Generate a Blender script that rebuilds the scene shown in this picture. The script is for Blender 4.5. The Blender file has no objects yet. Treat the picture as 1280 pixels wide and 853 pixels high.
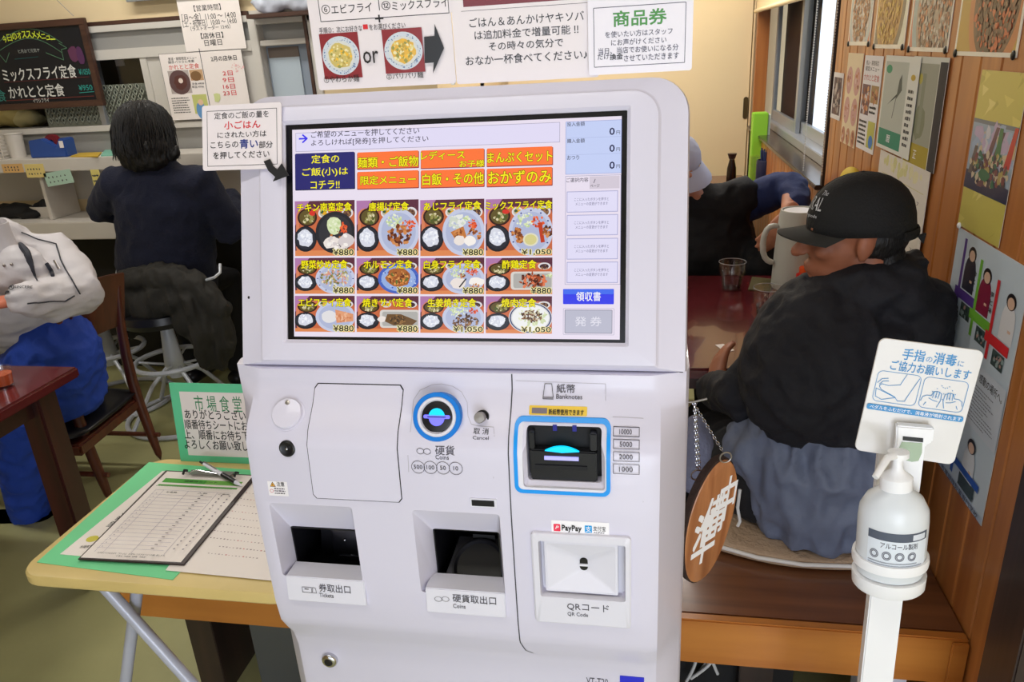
import bpy, bmesh, math, random
from math import sin, cos, pi, radians
from mathutils import Vector, Matrix, Euler, noise
random.seed(7)
R = random.Random(11)

# ------------------------------------------------------------------ camera, world, lights, exposure
F, CX, CY = 944.0, 640.0, 426.5            # focal length in pixels of the 1280x853 frame
CAM = Vector((0, 0, 1.5))
_up = -Vector((785 - CX, -(2880 - CY), -F)).normalized()
_dv = Vector((815 - CX, -(54 - CY), -F))
_fw = (_dv - _up * _dv.dot(_up)).normalized()
_rt = _fw.cross(_up)
ROT = Matrix((_rt, _fw, _up))              # camera axes -> room axes (x right, y away, z up)
cd = bpy.data.cameras.new('camera'); cam = bpy.data.objects.new('camera', cd)
bpy.context.scene.collection.objects.link(cam)
cam.matrix_world = Matrix.Translation(CAM) @ ROT.to_4x4()
cd.sensor_fit = 'HORIZONTAL'; cd.sensor_width = 36; cd.lens = F / 1280 * 36
cd.clip_start = .02; cd.clip_end = 100
bpy.context.scene.camera = cam

wd = bpy.data.worlds.new('daylight'); bpy.context.scene.world = wd; wd.use_nodes = True
bg = wd.node_tree.nodes['Background']; bg.inputs[0].default_value = (.86, .92, 1, 1); bg.inputs[1].default_value = 1.6
vs = bpy.context.scene.view_settings
vs.view_transform = 'Standard'; vs.look = 'None'; vs.gamma = 1; vs.use_curve_mapping = False; vs.exposure = 0.04
try: bpy.context.scene.display_settings.display_device = 'sRGB'
except Exception: pass

def area_light(name, loc, rot, sx, sy, power, col=(1, 1, 1)):
    l = bpy.data.lights.new(name, 'AREA'); l.shape = 'RECTANGLE'; l.size = sx; l.size_y = sy; l.energy = power; l.color = col
    o = bpy.data.objects.new(name, l); o.location = loc; o.rotation_euler = rot
    bpy.context.scene.collection.objects.link(o); return o
CEIL = 2.5
LAMPS = [(-.55, .15, 1.25, 6), (-2.4, 1.6, 1.25, 14), (-2.0, 2.9, 1.2, 10), (-.2, 4.0, 1.2, 28)]
for i, (x, y, ln, pw) in enumerate(LAMPS):   # the ceiling's fluorescent fittings (their housings are built further down)
    area_light('fluorescent_light', (x, y, CEIL - .085), (0, 0, 0), ln, .12, pw, (1, .965, .9))
area_light('entrance_daylight', (.65, -1.5, .72), (radians(90), 0, 0), 1.2, 1.3, 26, (.84, .9, 1))

# ------------------------------------------------------------------ helpers
C = bpy.context.scene.collection
WL = {}                                     # world location of every thing / part, to parent world-space geometry
def ray(x, y): return (ROT @ Vector((x - CX, -(y - CY), -F))).normalized()
def A(x, y, Y): d = ray(x, y); return CAM + d * (Y / d.y)
def AZ(x, y, Z): d = ray(x, y); return CAM + d * ((Z - 1.5) / d.z)
def AX(x, y, X): d = ray(x, y); return CAM + d * (X / d.x)
def lin(c):
    c /= 255.0
    return c / 12.92 if c <= .04045 else ((c + .055) / 1.055) ** 2.4
def S(r, g, b): return (lin(r), lin(g), lin(b), 1)

def newmat(name):
    m = bpy.data.materials.new(name); m.use_nodes = True
    nt = m.node_tree; return m, nt, nt.nodes['Principled BSDF']
def mat(name, col, rough=.5, metal=0, spec=.5, bump=0, bscale=200, coat=0, vary=0, vscale=8, trans=0, ior=1.45, sheen=0, emit=None, es=1, stretch=None):
    m, nt, p = newmat(name)
    p.inputs['Base Color'].default_value = col; p.inputs['Roughness'].default_value = rough
    p.inputs['Metallic'].default_value = metal; p.inputs['Specular IOR Level'].default_value = spec
    p.inputs['Coat Weight'].default_value = coat; p.inputs['Transmission Weight'].default_value = trans; p.inputs['IOR'].default_value = ior
    p.inputs['Sheen Weight'].default_value = sheen
    if emit: p.inputs['Emission Color'].default_value = emit; p.inputs['Emission Strength'].default_value = es
    if bump or vary:
        tc = nt.nodes.new('ShaderNodeTexCoord'); mp = nt.nodes.new('ShaderNodeMapping')
        nt.links.new(tc.outputs['Object'], mp.inputs[0])
        if stretch: mp.inputs['Scale'].default_value = stretch
    if bump:
        n = nt.nodes.new('ShaderNodeTexNoise'); n.inputs['Scale'].default_value = bscale; n.inputs['Detail'].default_value = 4
        nt.links.new(mp.outputs[0], n.inputs['Vector'])
        b = nt.nodes.new('ShaderNodeBump'); b.inputs['Strength'].default_value = bump; b.inputs['Distance'].default_value = .01
        nt.links.new(n.outputs['Fac'], b.inputs['Height']); nt.links.new(b.outputs[0], p.inputs['Normal'])
    if vary:
        n = nt.nodes.new('ShaderNodeTexNoise'); n.inputs['Scale'].default_value = vscale; n.inputs['Detail'].default_value = 6
        nt.links.new(mp.outputs[0], n.inputs['Vector'])
        r = nt.nodes.new('ShaderNodeValToRGB'); r.color_ramp.elements[0].position = .35; r.color_ramp.elements[1].position = .65
        r.color_ramp.elements[0].color = tuple(c * (1 - vary) for c in col[:3]) + (1,)
        r.color_ramp.elements[1].color = tuple(min(1, c * (1 + vary)) for c in col[:3]) + (1,)
        nt.links.new(n.outputs['Fac'], r.inputs[0]); nt.links.new(r.outputs[0], p.inputs['Base Color'])
    return m
def wood(name, a, b, axis='x', rough=.4, scale=1, coat=.2, per=False):
    m, nt, p = newmat(name)
    tc = nt.nodes.new('ShaderNodeTexCoord'); mp = nt.nodes.new('ShaderNodeMapping')
    s = {'x': (1.2, 22, 22), 'y': (22, 1.2, 22), 'z': (22, 22, 1.2)}[axis]
    mp.inputs['Scale'].default_value = tuple(q * scale for q in s)
    nt.links.new(tc.outputs['Object'], mp.inputs[0])
    if per:
        oi = nt.nodes.new('ShaderNodeObjectInfo'); mu = nt.nodes.new('ShaderNodeMath'); mu.operation = 'MULTIPLY'; mu.inputs[1].default_value = 37
        nt.links.new(oi.outputs['Random'], mu.inputs[0]); nt.links.new(mu.outputs[0], mp.inputs['Location'])
    n = nt.nodes.new('ShaderNodeTexNoise'); n.inputs['Scale'].default_value = 1; n.inputs['Detail'].default_value = 7; n.inputs['Distortion'].default_value = 1.2
    nt.links.new(mp.outputs[0], n.inputs['Vector'])
    r = nt.nodes.new('ShaderNodeValToRGB'); r.color_ramp.elements[0].position = .3; r.color_ramp.elements[1].position = .7
    r.color_ramp.elements[0].color = b; r.color_ramp.elements[1].color = a
    nt.links.new(n.outputs['Fac'], r.inputs[0]); nt.links.new(r.outputs[0], p.inputs['Base Color'])
    p.inputs['Roughness'].default_value = rough; p.inputs['Coat Weight'].default_value = coat; p.inputs['Coat Roughness'].default_value = .15
    bp = nt.nodes.new('ShaderNodeBump'); bp.inputs['Strength'].default_value = .12; bp.inputs['Distance'].default_value = .003
    nt.links.new(n.outputs['Fac'], bp.inputs['Height']); nt.links.new(bp.outputs[0], p.inputs['Normal'])
    return m
def glassy(name, col=(1, 1, 1, 1), gloss=.12, tint=.95, flat=None):
    m = bpy.data.materials.new(name); m.use_nodes = True; nt = m.node_tree; nt.nodes.clear()
    o = nt.nodes.new('ShaderNodeOutputMaterial'); t = nt.nodes.new('ShaderNodeBsdfTransparent'); g = nt.nodes.new('ShaderNodeBsdfGlossy')
    t.inputs[0].default_value = tuple(c * tint for c in col[:3]) + (1,); g.inputs['Roughness'].default_value = .03
    fr = nt.nodes.new('ShaderNodeLayerWeight'); fr.inputs[0].default_value = gloss
    mx = nt.nodes.new('ShaderNodeMixShader'); mx.inputs[0].default_value = flat or 0
    if not flat: nt.links.new(fr.outputs['Fresnel'], mx.inputs[0])
    nt.links.new(t.outputs[0], mx.inputs[1]); nt.links.new(g.outputs[0], mx.inputs[2]); nt.links.new(mx.outputs[0], o.inputs[0])
    return m
def attrmat(name, rough=.6, emit=0, coat=0, alpha=None, noise_amt=0, nscale=60, spec=.5):
    m, nt, p = newmat(name)
    a = nt.nodes.new('ShaderNodeAttribute'); a.attribute_name = 'ink'; out = a.outputs['Color']
    if noise_amt:
        tc = nt.nodes.new('ShaderNodeTexCoord'); n = nt.nodes.new('ShaderNodeTexNoise'); n.inputs['Scale'].default_value = nscale; n.inputs['Detail'].default_value = 8
        nt.links.new(tc.outputs['Object'], n.inputs['Vector'])
        mx = nt.nodes.new('ShaderNodeMix'); mx.data_type = 'RGBA'; mx.blend_type = 'OVERLAY'; mx.inputs[0].default_value = noise_amt
        nt.links.new(out, mx.inputs[6]); nt.links.new(n.outputs['Fac'], mx.inputs[7]); out = mx.outputs[2]
    p.inputs['Roughness'].default_value = rough; p.inputs['Coat Weight'].default_value = coat; p.inputs['Coat Roughness'].default_value = .08
    p.inputs['Specular IOR Level'].default_value = spec
    if emit:
        p.inputs['Base Color'].default_value = (.01, .01, .01, 1)
        nt.links.new(out, p.inputs['Emission Color']); p.inputs['Emission Strength'].default_value = emit
    else: nt.links.new(out, p.inputs['Base Color'])
    return m

def thing(name, label, cat, loc=(0, 0, 0), group=None, kind=None):
    o = bpy.data.objects.new(name, None); C.objects.link(o); o.location = loc; o.empty_display_size = .05
    WL[o.name] = Vector(loc)
    if label: o['label'] = label
    if cat: o['category'] = cat
    if group: o['group'] = group
    if kind: o['kind'] = kind
    return o
def link(name, me, m, parent=None, top=None, kind=None, label=None, smooth=False, origin=None):
    """world-space mesh -> object; top=(label, category[, group]) for a thing that is one mesh"""
    o = bpy.data.objects.new(name, me); C.objects.link(o)
    if parent is not None: base = WL[parent.name]; o.parent = parent
    else:
        if origin is None:
            vs_ = [v.co for v in me.vertices]
            origin = Vector(((min(v.x for v in vs_) + max(v.x for v in vs_)) / 2, (min(v.y for v in vs_) + max(v.y for v in vs_)) / 2, min(v.z for v in vs_)))
        base = Vector(origin); o.location = base
    me.transform(Matrix.Translation(-base)); WL[o.name] = base.copy()
    if m is not None:
        for q in (m if isinstance(m, (list, tuple)) else [m]): me.materials.append(q)
    if smooth:
        for p in me.polygons: p.use_smooth = True
    if kind: o['kind'] = kind
    if top:
        o['label'] = top[0]; o['category'] = top[1]
        if len(top) > 2: o['group'] = top[2]
    elif label: o['label'] = label
    return o
def copy_thing(o, loc, label=None, rot=None):
    c = o.copy(); C.objects.link(c); c.location = loc; WL[c.name] = Vector(loc)
    if rot is not None: c.rotation_euler = rot
    if label: c['label'] = label
    for ch in [q for q in bpy.data.objects if q.parent == o]:
        d = ch.copy(); C.objects.link(d); d.parent = c
        for g in [q for q in bpy.data.objects if q.parent == ch]:
            e = g.copy(); C.objects.link(e); e.parent = d
    return c

class G:
    """collects geometry in room coordinates"""
    def __init__(s): s.v = []; s.f = []
    def add(s, vs_, fs, M=None):
        n = len(s.v)
        s.v += [tuple(M @ Vector(p)) if M else tuple(p) for p in vs_]
        s.f += [tuple(i + n for i in f) for f in fs]; return s
    def box(s, x0, x1, y0, y1, z0, z1, M=None):
        return s.add([(x, y, z) for x in (x0, x1) for y in (y0, y1) for z in (z0, z1)],
                     [(0, 1, 3, 2), (4, 6, 7, 5), (0, 4, 5, 1), (2, 3, 7, 6), (0, 2, 6, 4), (1, 5, 7, 3)], M)
    def prism(s, pts, d):
        """pts: 3D polygon, d: extrusion vector"""
        n = len(pts); d = Vector(d); P = [Vector(p) for p in pts]
        return s.add(P + [p + d for p in P], [tuple(range(n))[::-1], tuple(range(n, 2 * n))] + [(i, (i + 1) % n, n + (i + 1) % n, n + i) for i in range(n)])
    def tube(s, pts, r, n=10, up=(0, 0, 1), closed=False, cap=True, round_=False):
        """r: radius, list of radii or list of (side, up) radii"""
        P = [Vector(p) for p in pts]; m = len(P)
        rr = r if isinstance(r, list) else [r] * m
        rr = [q if isinstance(q, (list, tuple)) else (q, q) for q in rr]
        if round_:                                     # hemispherical ends
            def ends(p, q, ra):
                d = (p - q).normalized(); k = []
                for a in (20, 45, 68, 85):
                    k.append((p + d * sin(radians(a)) * min(ra), tuple(e * cos(radians(a)) for e in ra)))
                return k
            a = ends(P[0], P[1], rr[0]); b = ends(P[-1], P[-2], rr[-1])
            P = [q[0] for q in reversed(a)] + P + [q[0] for q in b]; rr = [q[1] for q in reversed(a)] + rr + [q[1] for q in b]; m = len(P)
        up = Vector(up); V_ = []; prev = None
        for i in range(m):
            if closed: t = P[(i + 1) % m] - P[i - 1]
            else: t = P[min(i + 1, m - 1)] - P[max(i - 1, 0)]
            if t.length < 1e-9: t = Vector((0, 0, 1))
            t.normalize()
            u = prev if prev is not None else up
            u = u - t * u.dot(t)
            if u.length < 1e-3: u = Vector((1, 0, 0)) - t * t.x
            if u.length < 1e-3: u = Vector((0, 1, 0)) - t * t.y
            u.normalize(); prev = u; w = t.cross(u)
            for k in range(n):
                a = 2 * pi * k / n; V_.append(P[i] + w * cos(a) * rr[i][0] + u * sin(a) * rr[i][1])
        Fc = [(i * n + k, i * n + (k + 1) % n, ((i + 1) % m) * n + (k + 1) % n, ((i + 1) % m) * n + k) for i in range(m if closed else m - 1) for k in range(n)]
        if not closed and cap: Fc += [tuple(range(n))[::-1], tuple(range((m - 1) * n, m * n))]
        return s.add(V_, Fc)
    def lathe(s, prof, c=(0, 0, 0), n=24, M=None, a0=0, a1=2 * pi):
        """prof: (radius, height) list"""
        full = abs(a1 - a0 - 2 * pi) < 1e-6; k_ = n if full else n + 1
        V_ = [(c[0] + r * cos(a0 + (a1 - a0) * k / n), c[1] + r * sin(a0 + (a1 - a0) * k / n), c[2] + z) for r, z in prof for k in range(k_)]
        Fc = []
        for i in range(len(prof) - 1):
            for k in range(n if full else n):
                k2 = (k + 1) % k_ if full else k + 1
                if not full and k2 >= k_: continue
                Fc.append((i * k_ + k, i * k_ + k2, (i + 1) * k_ + k2, (i + 1) * k_ + k))
        if full:
            if prof[0][0] > 1e-6: Fc.append(tuple(range(k_))[::-1])
            if prof[-1][0] > 1e-6: Fc.append(tuple(range((len(prof) - 1) * k_, len(prof) * k_)))
        return s.add(V_, Fc, M)
    def ell(s, c, r, rot=(0, 0, 0), n=20, m=12, M=None):
        Q = Matrix.Translation(Vector(c)) @ Euler(rot).to_matrix().to_4x4() @ Matrix.Diagonal((r[0], r[1], r[2], 1))
        if M: Q = M @ Q
        V_ = [(0, 0, -1)] + [(cos(2 * pi * k / n) * cos(b), sin(2 * pi * k / n) * cos(b), sin(b)) for j in range(1, m) for b in [-pi / 2 + pi * j / m] for k in range(n)] + [(0, 0, 1)]
        Fc = [(0, 1 + (k + 1) % n, 1 + k) for k in range(n)]
        for j in range(m - 2): Fc += [(1 + j * n + k, 1 + j * n + (k + 1) % n, 1 + (j + 1) * n + (k + 1) % n, 1 + (j + 1) * n + k) for k in range(n)]
        L = 1 + (m - 1) * n
        Fc += [(L - n + k, L - n + (k + 1) % n, L) for k in range(n)]
        return s.add(V_, Fc, Q)
    def grid(s, rows, thick=None):
        """rows of points -> sheet (solid when thick, a vector, is given)"""
        a, b = len(rows), len(rows[0]); V_ = [Vector(p) for r in rows for p in r]
        Fc = [(i * b + j, i * b + j + 1, (i + 1) * b + j + 1, (i + 1) * b + j) for i in range(a - 1) for j in range(b - 1)]
        if thick is None: return s.add(V_, Fc)
        t = Vector(thick); n = len(V_); F2 = Fc + [tuple(q + n for q in f[::-1]) for f in Fc]
        bd = [(0, j) for j in range(b)] + [(i, b - 1) for i in range(1, a)] + [(a - 1, j) for j in range(b - 2, -1, -1)] + [(i, 0) for i in range(a - 2, 0, -1)]
        ix = [i * b + j for i, j in bd]; F2 += [(ix[k], ix[k - 1], ix[k - 1] + n, ix[k] + n) for k in range(len(ix))]
        return s.add(V_ + [p + t for p in V_], F2)
    def mesh(s, name='m', bevel=0, seg=2, clean=True, angle=30):
        me = bpy.data.meshes.new(name); me.from_pydata(s.v, [], s.f)
        if clean or bevel:
            bm = bmesh.new(); bm.from_mesh(me); bmesh.ops.recalc_face_normals(bm, faces=bm.faces)
            if bevel:
                ed = [e for e in bm.edges if len(e.link_faces) == 2 and e.calc_face_angle(0) > radians(angle)]
                bmesh.ops.bevel(bm, geom=ed, offset=bevel, segments=seg, affect='EDGES', clamp_overlap=True)
            bm.to_mesh(me); bm.free()
        me.update(); return me
    def out(s, name, m, parent=None, top=None, bevel=0, seg=2, smooth=False, label=None, kind=None, origin=None):
        me = s.mesh(name, bevel, seg)
        o = link(name, me, m, parent, top, kind, label, smooth or False, origin)
        if smooth: shade(me)
        return o
def shade(me, ang=35):
    me.set_sharp_from_angle(angle=radians(ang))
    for p in me.polygons: p.use_smooth = True
def modded(me, mods):
    """run modifiers on a mesh: [(type, {settings})]"""
    o = bpy.data.objects.new('tmp', me); C.objects.link(o)
    for t, kw in mods:
        md = o.modifiers.new(t, t)
        for k, v in kw.items(): setattr(md, k, v)
    dg = bpy.context.evaluated_depsgraph_get(); dg.update()
    r = bpy.data.meshes.new_from_object(o.evaluated_get(dg), depsgraph=dg)
    bpy.data.objects.remove(o); return r
def organic(g, voxel=.012, it=4, disp=0, dscale=.08, seed=0, fac=.5, stretch=(1, 1, 1), folds=None):
    """closed lumps -> one continuous smooth skin"""
    me = modded(g.mesh(clean=False), [('REMESH', dict(mode='VOXEL', voxel_size=voxel)), ('SMOOTH', dict(iterations=it, factor=fac))])
    if disp:
        ns = [v.normal.copy() for v in me.vertices]
        for v, n in zip(me.vertices, ns):
            q = Vector((v.co.x * stretch[0], v.co.y * stretch[1], v.co.z * stretch[2])) / dscale + Vector((seed, seed * 2, 0))
            k = noise.noise(q) + .5 * noise.noise(q * 2.1)
            v.co += n * disp * (-abs(k) * 1.6 + .4 if folds else k)
    for p in me.polygons: p.use_smooth = True
    return me
def boolean(me, cutter, m2=None):
    co = bpy.data.objects.new('cut', cutter); C.objects.link(co)
    r = modded(me, [('BOOLEAN', dict(object=co, operation='DIFFERENCE', solver='EXACT'))])
    bpy.data.objects.remove(co); return r
def rrect(x0, y0, x1, y1, r, n=6):
    r = min(r, (x1 - x0) / 2 - 1e-5, (y1 - y0) / 2 - 1e-5); o = []
    for cx, cy, a in ((x1 - r, y1 - r, 0), (x0 + r, y1 - r, 90), (x0 + r, y0 + r, 180), (x1 - r, y0 + r, 270)):
        o += [(cx + r * cos(radians(a + 90 * k / n)), cy + r * sin(radians(a + 90 * k / n))) for k in range(n + 1)]
    return o
def rings(g, fr, loops, cap0=True, cap1=True):
    """loops: [(list of (u,v), w)], fr(u,v,w)->point"""
    n = len(loops[0][0]); b = len(g.v)
    for lp, w in loops: g.v += [tuple(fr(u, v, w)) for u, v in lp]
    for i in range(len(loops) - 1):
        for k in range(n): g.f.append((b + i * n + k, b + i * n + (k + 1) % n, b + (i + 1) * n + (k + 1) % n, b + (i + 1) * n + k))
    if cap0: g.f.append(tuple(range(b, b + n))[::-1])
    if cap1: g.f.append(tuple(range(b + (len(loops) - 1) * n, b + len(loops) * n)))
    return g

# ------------------------------------------------------------------ flat print: lettering and pictures laid on their own surface
_tc = {}
def glyphs(s):
    k = s
    if k not in _tc:
        c = bpy.data.curves.new('t', 'FONT'); c.body = s; c.resolution_u = 2
        o = bpy.data.objects.new('t', c); m = bpy.data.meshes.new_from_object(o)
        V_ = [(v.co.x, v.co.y) for v in m.vertices]; Fc = [tuple(p.vertices) for p in m.polygons]
        bpy.data.objects.remove(o); bpy.data.curves.remove(c); bpy.data.meshes.remove(m)
        _tc[k] = (V_, Fc)
    return _tc[k]
class Frame:
    """a plane in the room: origin P, axes U (right), V (up), N towards the viewer"""
    def __init__(s, P, U=(1, 0, 0), V=(0, 0, 1)):
        s.P = Vector(P); s.U = Vector(U).normalized(); s.V = Vector(V).normalized(); s.N = s.U.cross(s.V)
    def __call__(s, u, v, w=0): return s.P + s.U * u + s.V * v + s.N * w
    def px(s, x, y):
        d = ray(x, y); p = CAM + d * (s.N.dot(s.P - CAM) / s.N.dot(d)) - s.P
        return p.dot(s.U), p.dot(s.V)
def clip_poly(p, x0, y0, x1, y1):
    for ax, lim, sg in ((0, x0, 1), (0, x1, -1), (1, y0, 1), (1, y1, -1)):
        q = []
        for i in range(len(p)):
            a, b = p[i - 1], p[i]; da, db = (a[ax] - lim) * sg, (b[ax] - lim) * sg
            if (da >= 0) != (db >= 0):
                t = da / (da - db); q.append((a[0] + (b[0] - a[0]) * t, a[1] + (b[1] - a[1]) * t))
            if db >= 0: q.append(b)
        p = q
        if len(p) < 3: return []
    return p
class Pr:
    def __init__(s, fr, step=.00004, w0=.0002): s.fr = fr; s.v = []; s.f = []; s.c = []; s.w = w0; s.step = step; s.clip = None
    def up(s): s.w += s.step
    def poly(s, pts, col, up=True):
        if s.clip:
            pts = clip_poly(list(pts), *s.clip)
            if len(pts) < 3: return
        n = len(s.v); s.v += [tuple(s.fr(u, v, s.w)) for u, v in pts]; s.c += [col] * len(pts); s.f.append(tuple(range(n, n + len(pts))))
        if up: s.up()
    def rect(s, a, b, c, d, col, r=0, up=True):
        a, c = min(a, c), max(a, c); b, d = min(b, d), max(b, d)
        s.poly(rrect(a, b, c, d, r, 3) if r else [(a, b), (c, b), (c, d), (a, d)], col, up)
    def frame(s, a, b, c, d, t, col, r=0):
        a, c = min(a, c), max(a, c); b, d = min(b, d), max(b, d)
        o = rrect(a, b, c, d, max(r, 1e-4), 5); i = rrect(a + t, b + t, c - t, d - t, max(r - t, 5e-5), 5); k = len(o)
        for j in range(k): s.poly([o[j], o[(j + 1) % k], i[(j + 1) % k], i[j]], col, False)
        s.up()
    def ell(s, x, y, rx, ry, col, n=20, jit=0, up=True, rot=0):
        P = []
        for k in range(n):
            a = 2 * pi * k / n; q = 1 + (R.uniform(-jit, jit) if jit else 0)
            ex, ey = rx * q * cos(a), ry * q * sin(a); P.append((x + ex * cos(rot) - ey * sin(rot), y + ex * sin(rot) + ey * cos(rot)))
        s.poly(P, col, up)
    def ring(s, x, y, r, t, col, n=28, ry=None):
        q = (ry or r) / r
        for k in range(n):
            a, b = 2 * pi * k / n, 2 * pi * (k + 1) / n
            s.poly([(x + r * cos(a), y + r * q * sin(a)), (x + r * cos(b), y + r * q * sin(b)), (x + (r - t) * cos(b), y + (r - t) * q * sin(b)), (x + (r - t) * cos(a), y + (r - t) * q * sin(a))], col, False)
        s.up()
    def line(s, pts, t, col):
        for (a, b), (c, d) in zip(pts, pts[1:]):
            L = math.hypot(c - a, d - b) or 1; nx, ny = -(d - b) / L * t / 2, (c - a) / L * t / 2
            ex, ey = (c - a) / L * t * .3, (d - b) / L * t * .3
            s.poly([(a - ex + nx, b - ey + ny), (a - ex - nx, b - ey - ny), (c + ex - nx, d + ey - ny), (c + ex + nx, d + ey + ny)], col, False)
        s.up()
    def specks(s, x, y, rx, ry, cols, n, size, asp=1):
        for _ in range(n):
            a = R.uniform(0, 2 * pi); q = math.sqrt(R.random()); c = R.choice(cols); k = size * R.uniform(.6, 1.4)
            s.ell(x + rx * q * cos(a), y + ry * q * sin(a), k, k * asp, c, 6, .35, False, R.uniform(0, 3))
            s.w += s.step * .08
        s.up()
    def text(s, t, a, b, c, d, col, bold=.012, outline=None, ow=.05, keep=False, rot=0):
        """fit text to the box a,b .. c,d"""
        a, c = min(a, c), max(a, c); b, d = min(b, d), max(b, d)
        V0, F0 = glyphs(t)
        if not V0: return
        x0, x1 = min(p[0] for p in V0), max(p[0] for p in V0); y0, y1 = min(p[1] for p in V0), max(p[1] for p in V0)
        sx, sy = (c - a) / (x1 - x0), (d - b) / (y1 - y0)
        if keep: sx = sy = min(sx, sy)
        mx, my = (x0 + x1) / 2, (y0 + y1) / 2; px, py = (a + c) / 2, (b + d) / 2
        bold = max(bold * .7, .006) if bold >= 0 else 0
        for bo, co in ([(bold + ow, outline)] if outline else []) + [(bold, col)]:
            sh_ = [(cos(a) * bo, sin(a) * bo) for a in [2 * pi * k / (8 if bo > .04 else 4) + .785 for k in range(8 if bo > .04 else 4)]] if bo else [(0, 0)]
            for ox, oy in sh_:
                n = len(s.v)
                for x, y in V0:
                    q, r = (x - mx + ox) * sx, (y - my + oy) * sy
                    s.v.append(tuple(s.fr(px + q * cos(rot) - r * sin(rot), py + q * sin(rot) + r * cos(rot), s.w))); s.c.append(co)
                s.f += [tuple(i + n for i in f) for f in F0]; s.w += s.step * .25
            s.up()
    def B(s, x0, y0, x1, y1):
        """pixel box -> box on this surface"""
        cx, cy = (x0 + x1) / 2, (y0 + y1) / 2
        return s.fr.px(x0, cy)[0], s.fr.px(cx, y1)[1], s.fr.px(x1, cy)[0], s.fr.px(cx, y0)[1]
    def T(s, t, x0, y0, x1, y1, col, **k): s.text(t, *s.B(x0, y0, x1, y1), col, **k)
    def RC(s, x0, y0, x1, y1, col, **k): s.rect(*s.B(x0, y0, x1, y1), col, **k)
    def FRM(s, x0, y0, x1, y1, t, col, r=0): s.frame(*s.B(x0, y0, x1, y1), t, col, r)
    def lines(s, a, b, c, d, n, col, fill=.55, jag=.25):
        """rows of unreadable small print"""
        h = (d - b) / n
        for i in range(n):
            y = d - (i + .5) * h; x = a; e = c - (c - a) * R.uniform(0, jag)
            while x < e:
                k = h * R.uniform(.5, 1.1); s.rect(x, y - h * fill / 2, min(x + k, e), y + h * fill / 2 * R.uniform(.5, 1), col, up=False); x += k * 1.25
        s.up()
    def out(s, name, m, parent=None, top=None, label=None):
        me = bpy.data.meshes.new(name); me.from_pydata(s.v, [], s.f)
        at = me.color_attributes.new('ink', 'FLOAT_COLOR', 'POINT')
        at.data.foreach_set('color', [q for c in s.c for q in c])
        me.update(); return link(name, me, m, parent, top, None, label)
K = S(25, 25, 30); W = S(250, 248, 250)
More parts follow.
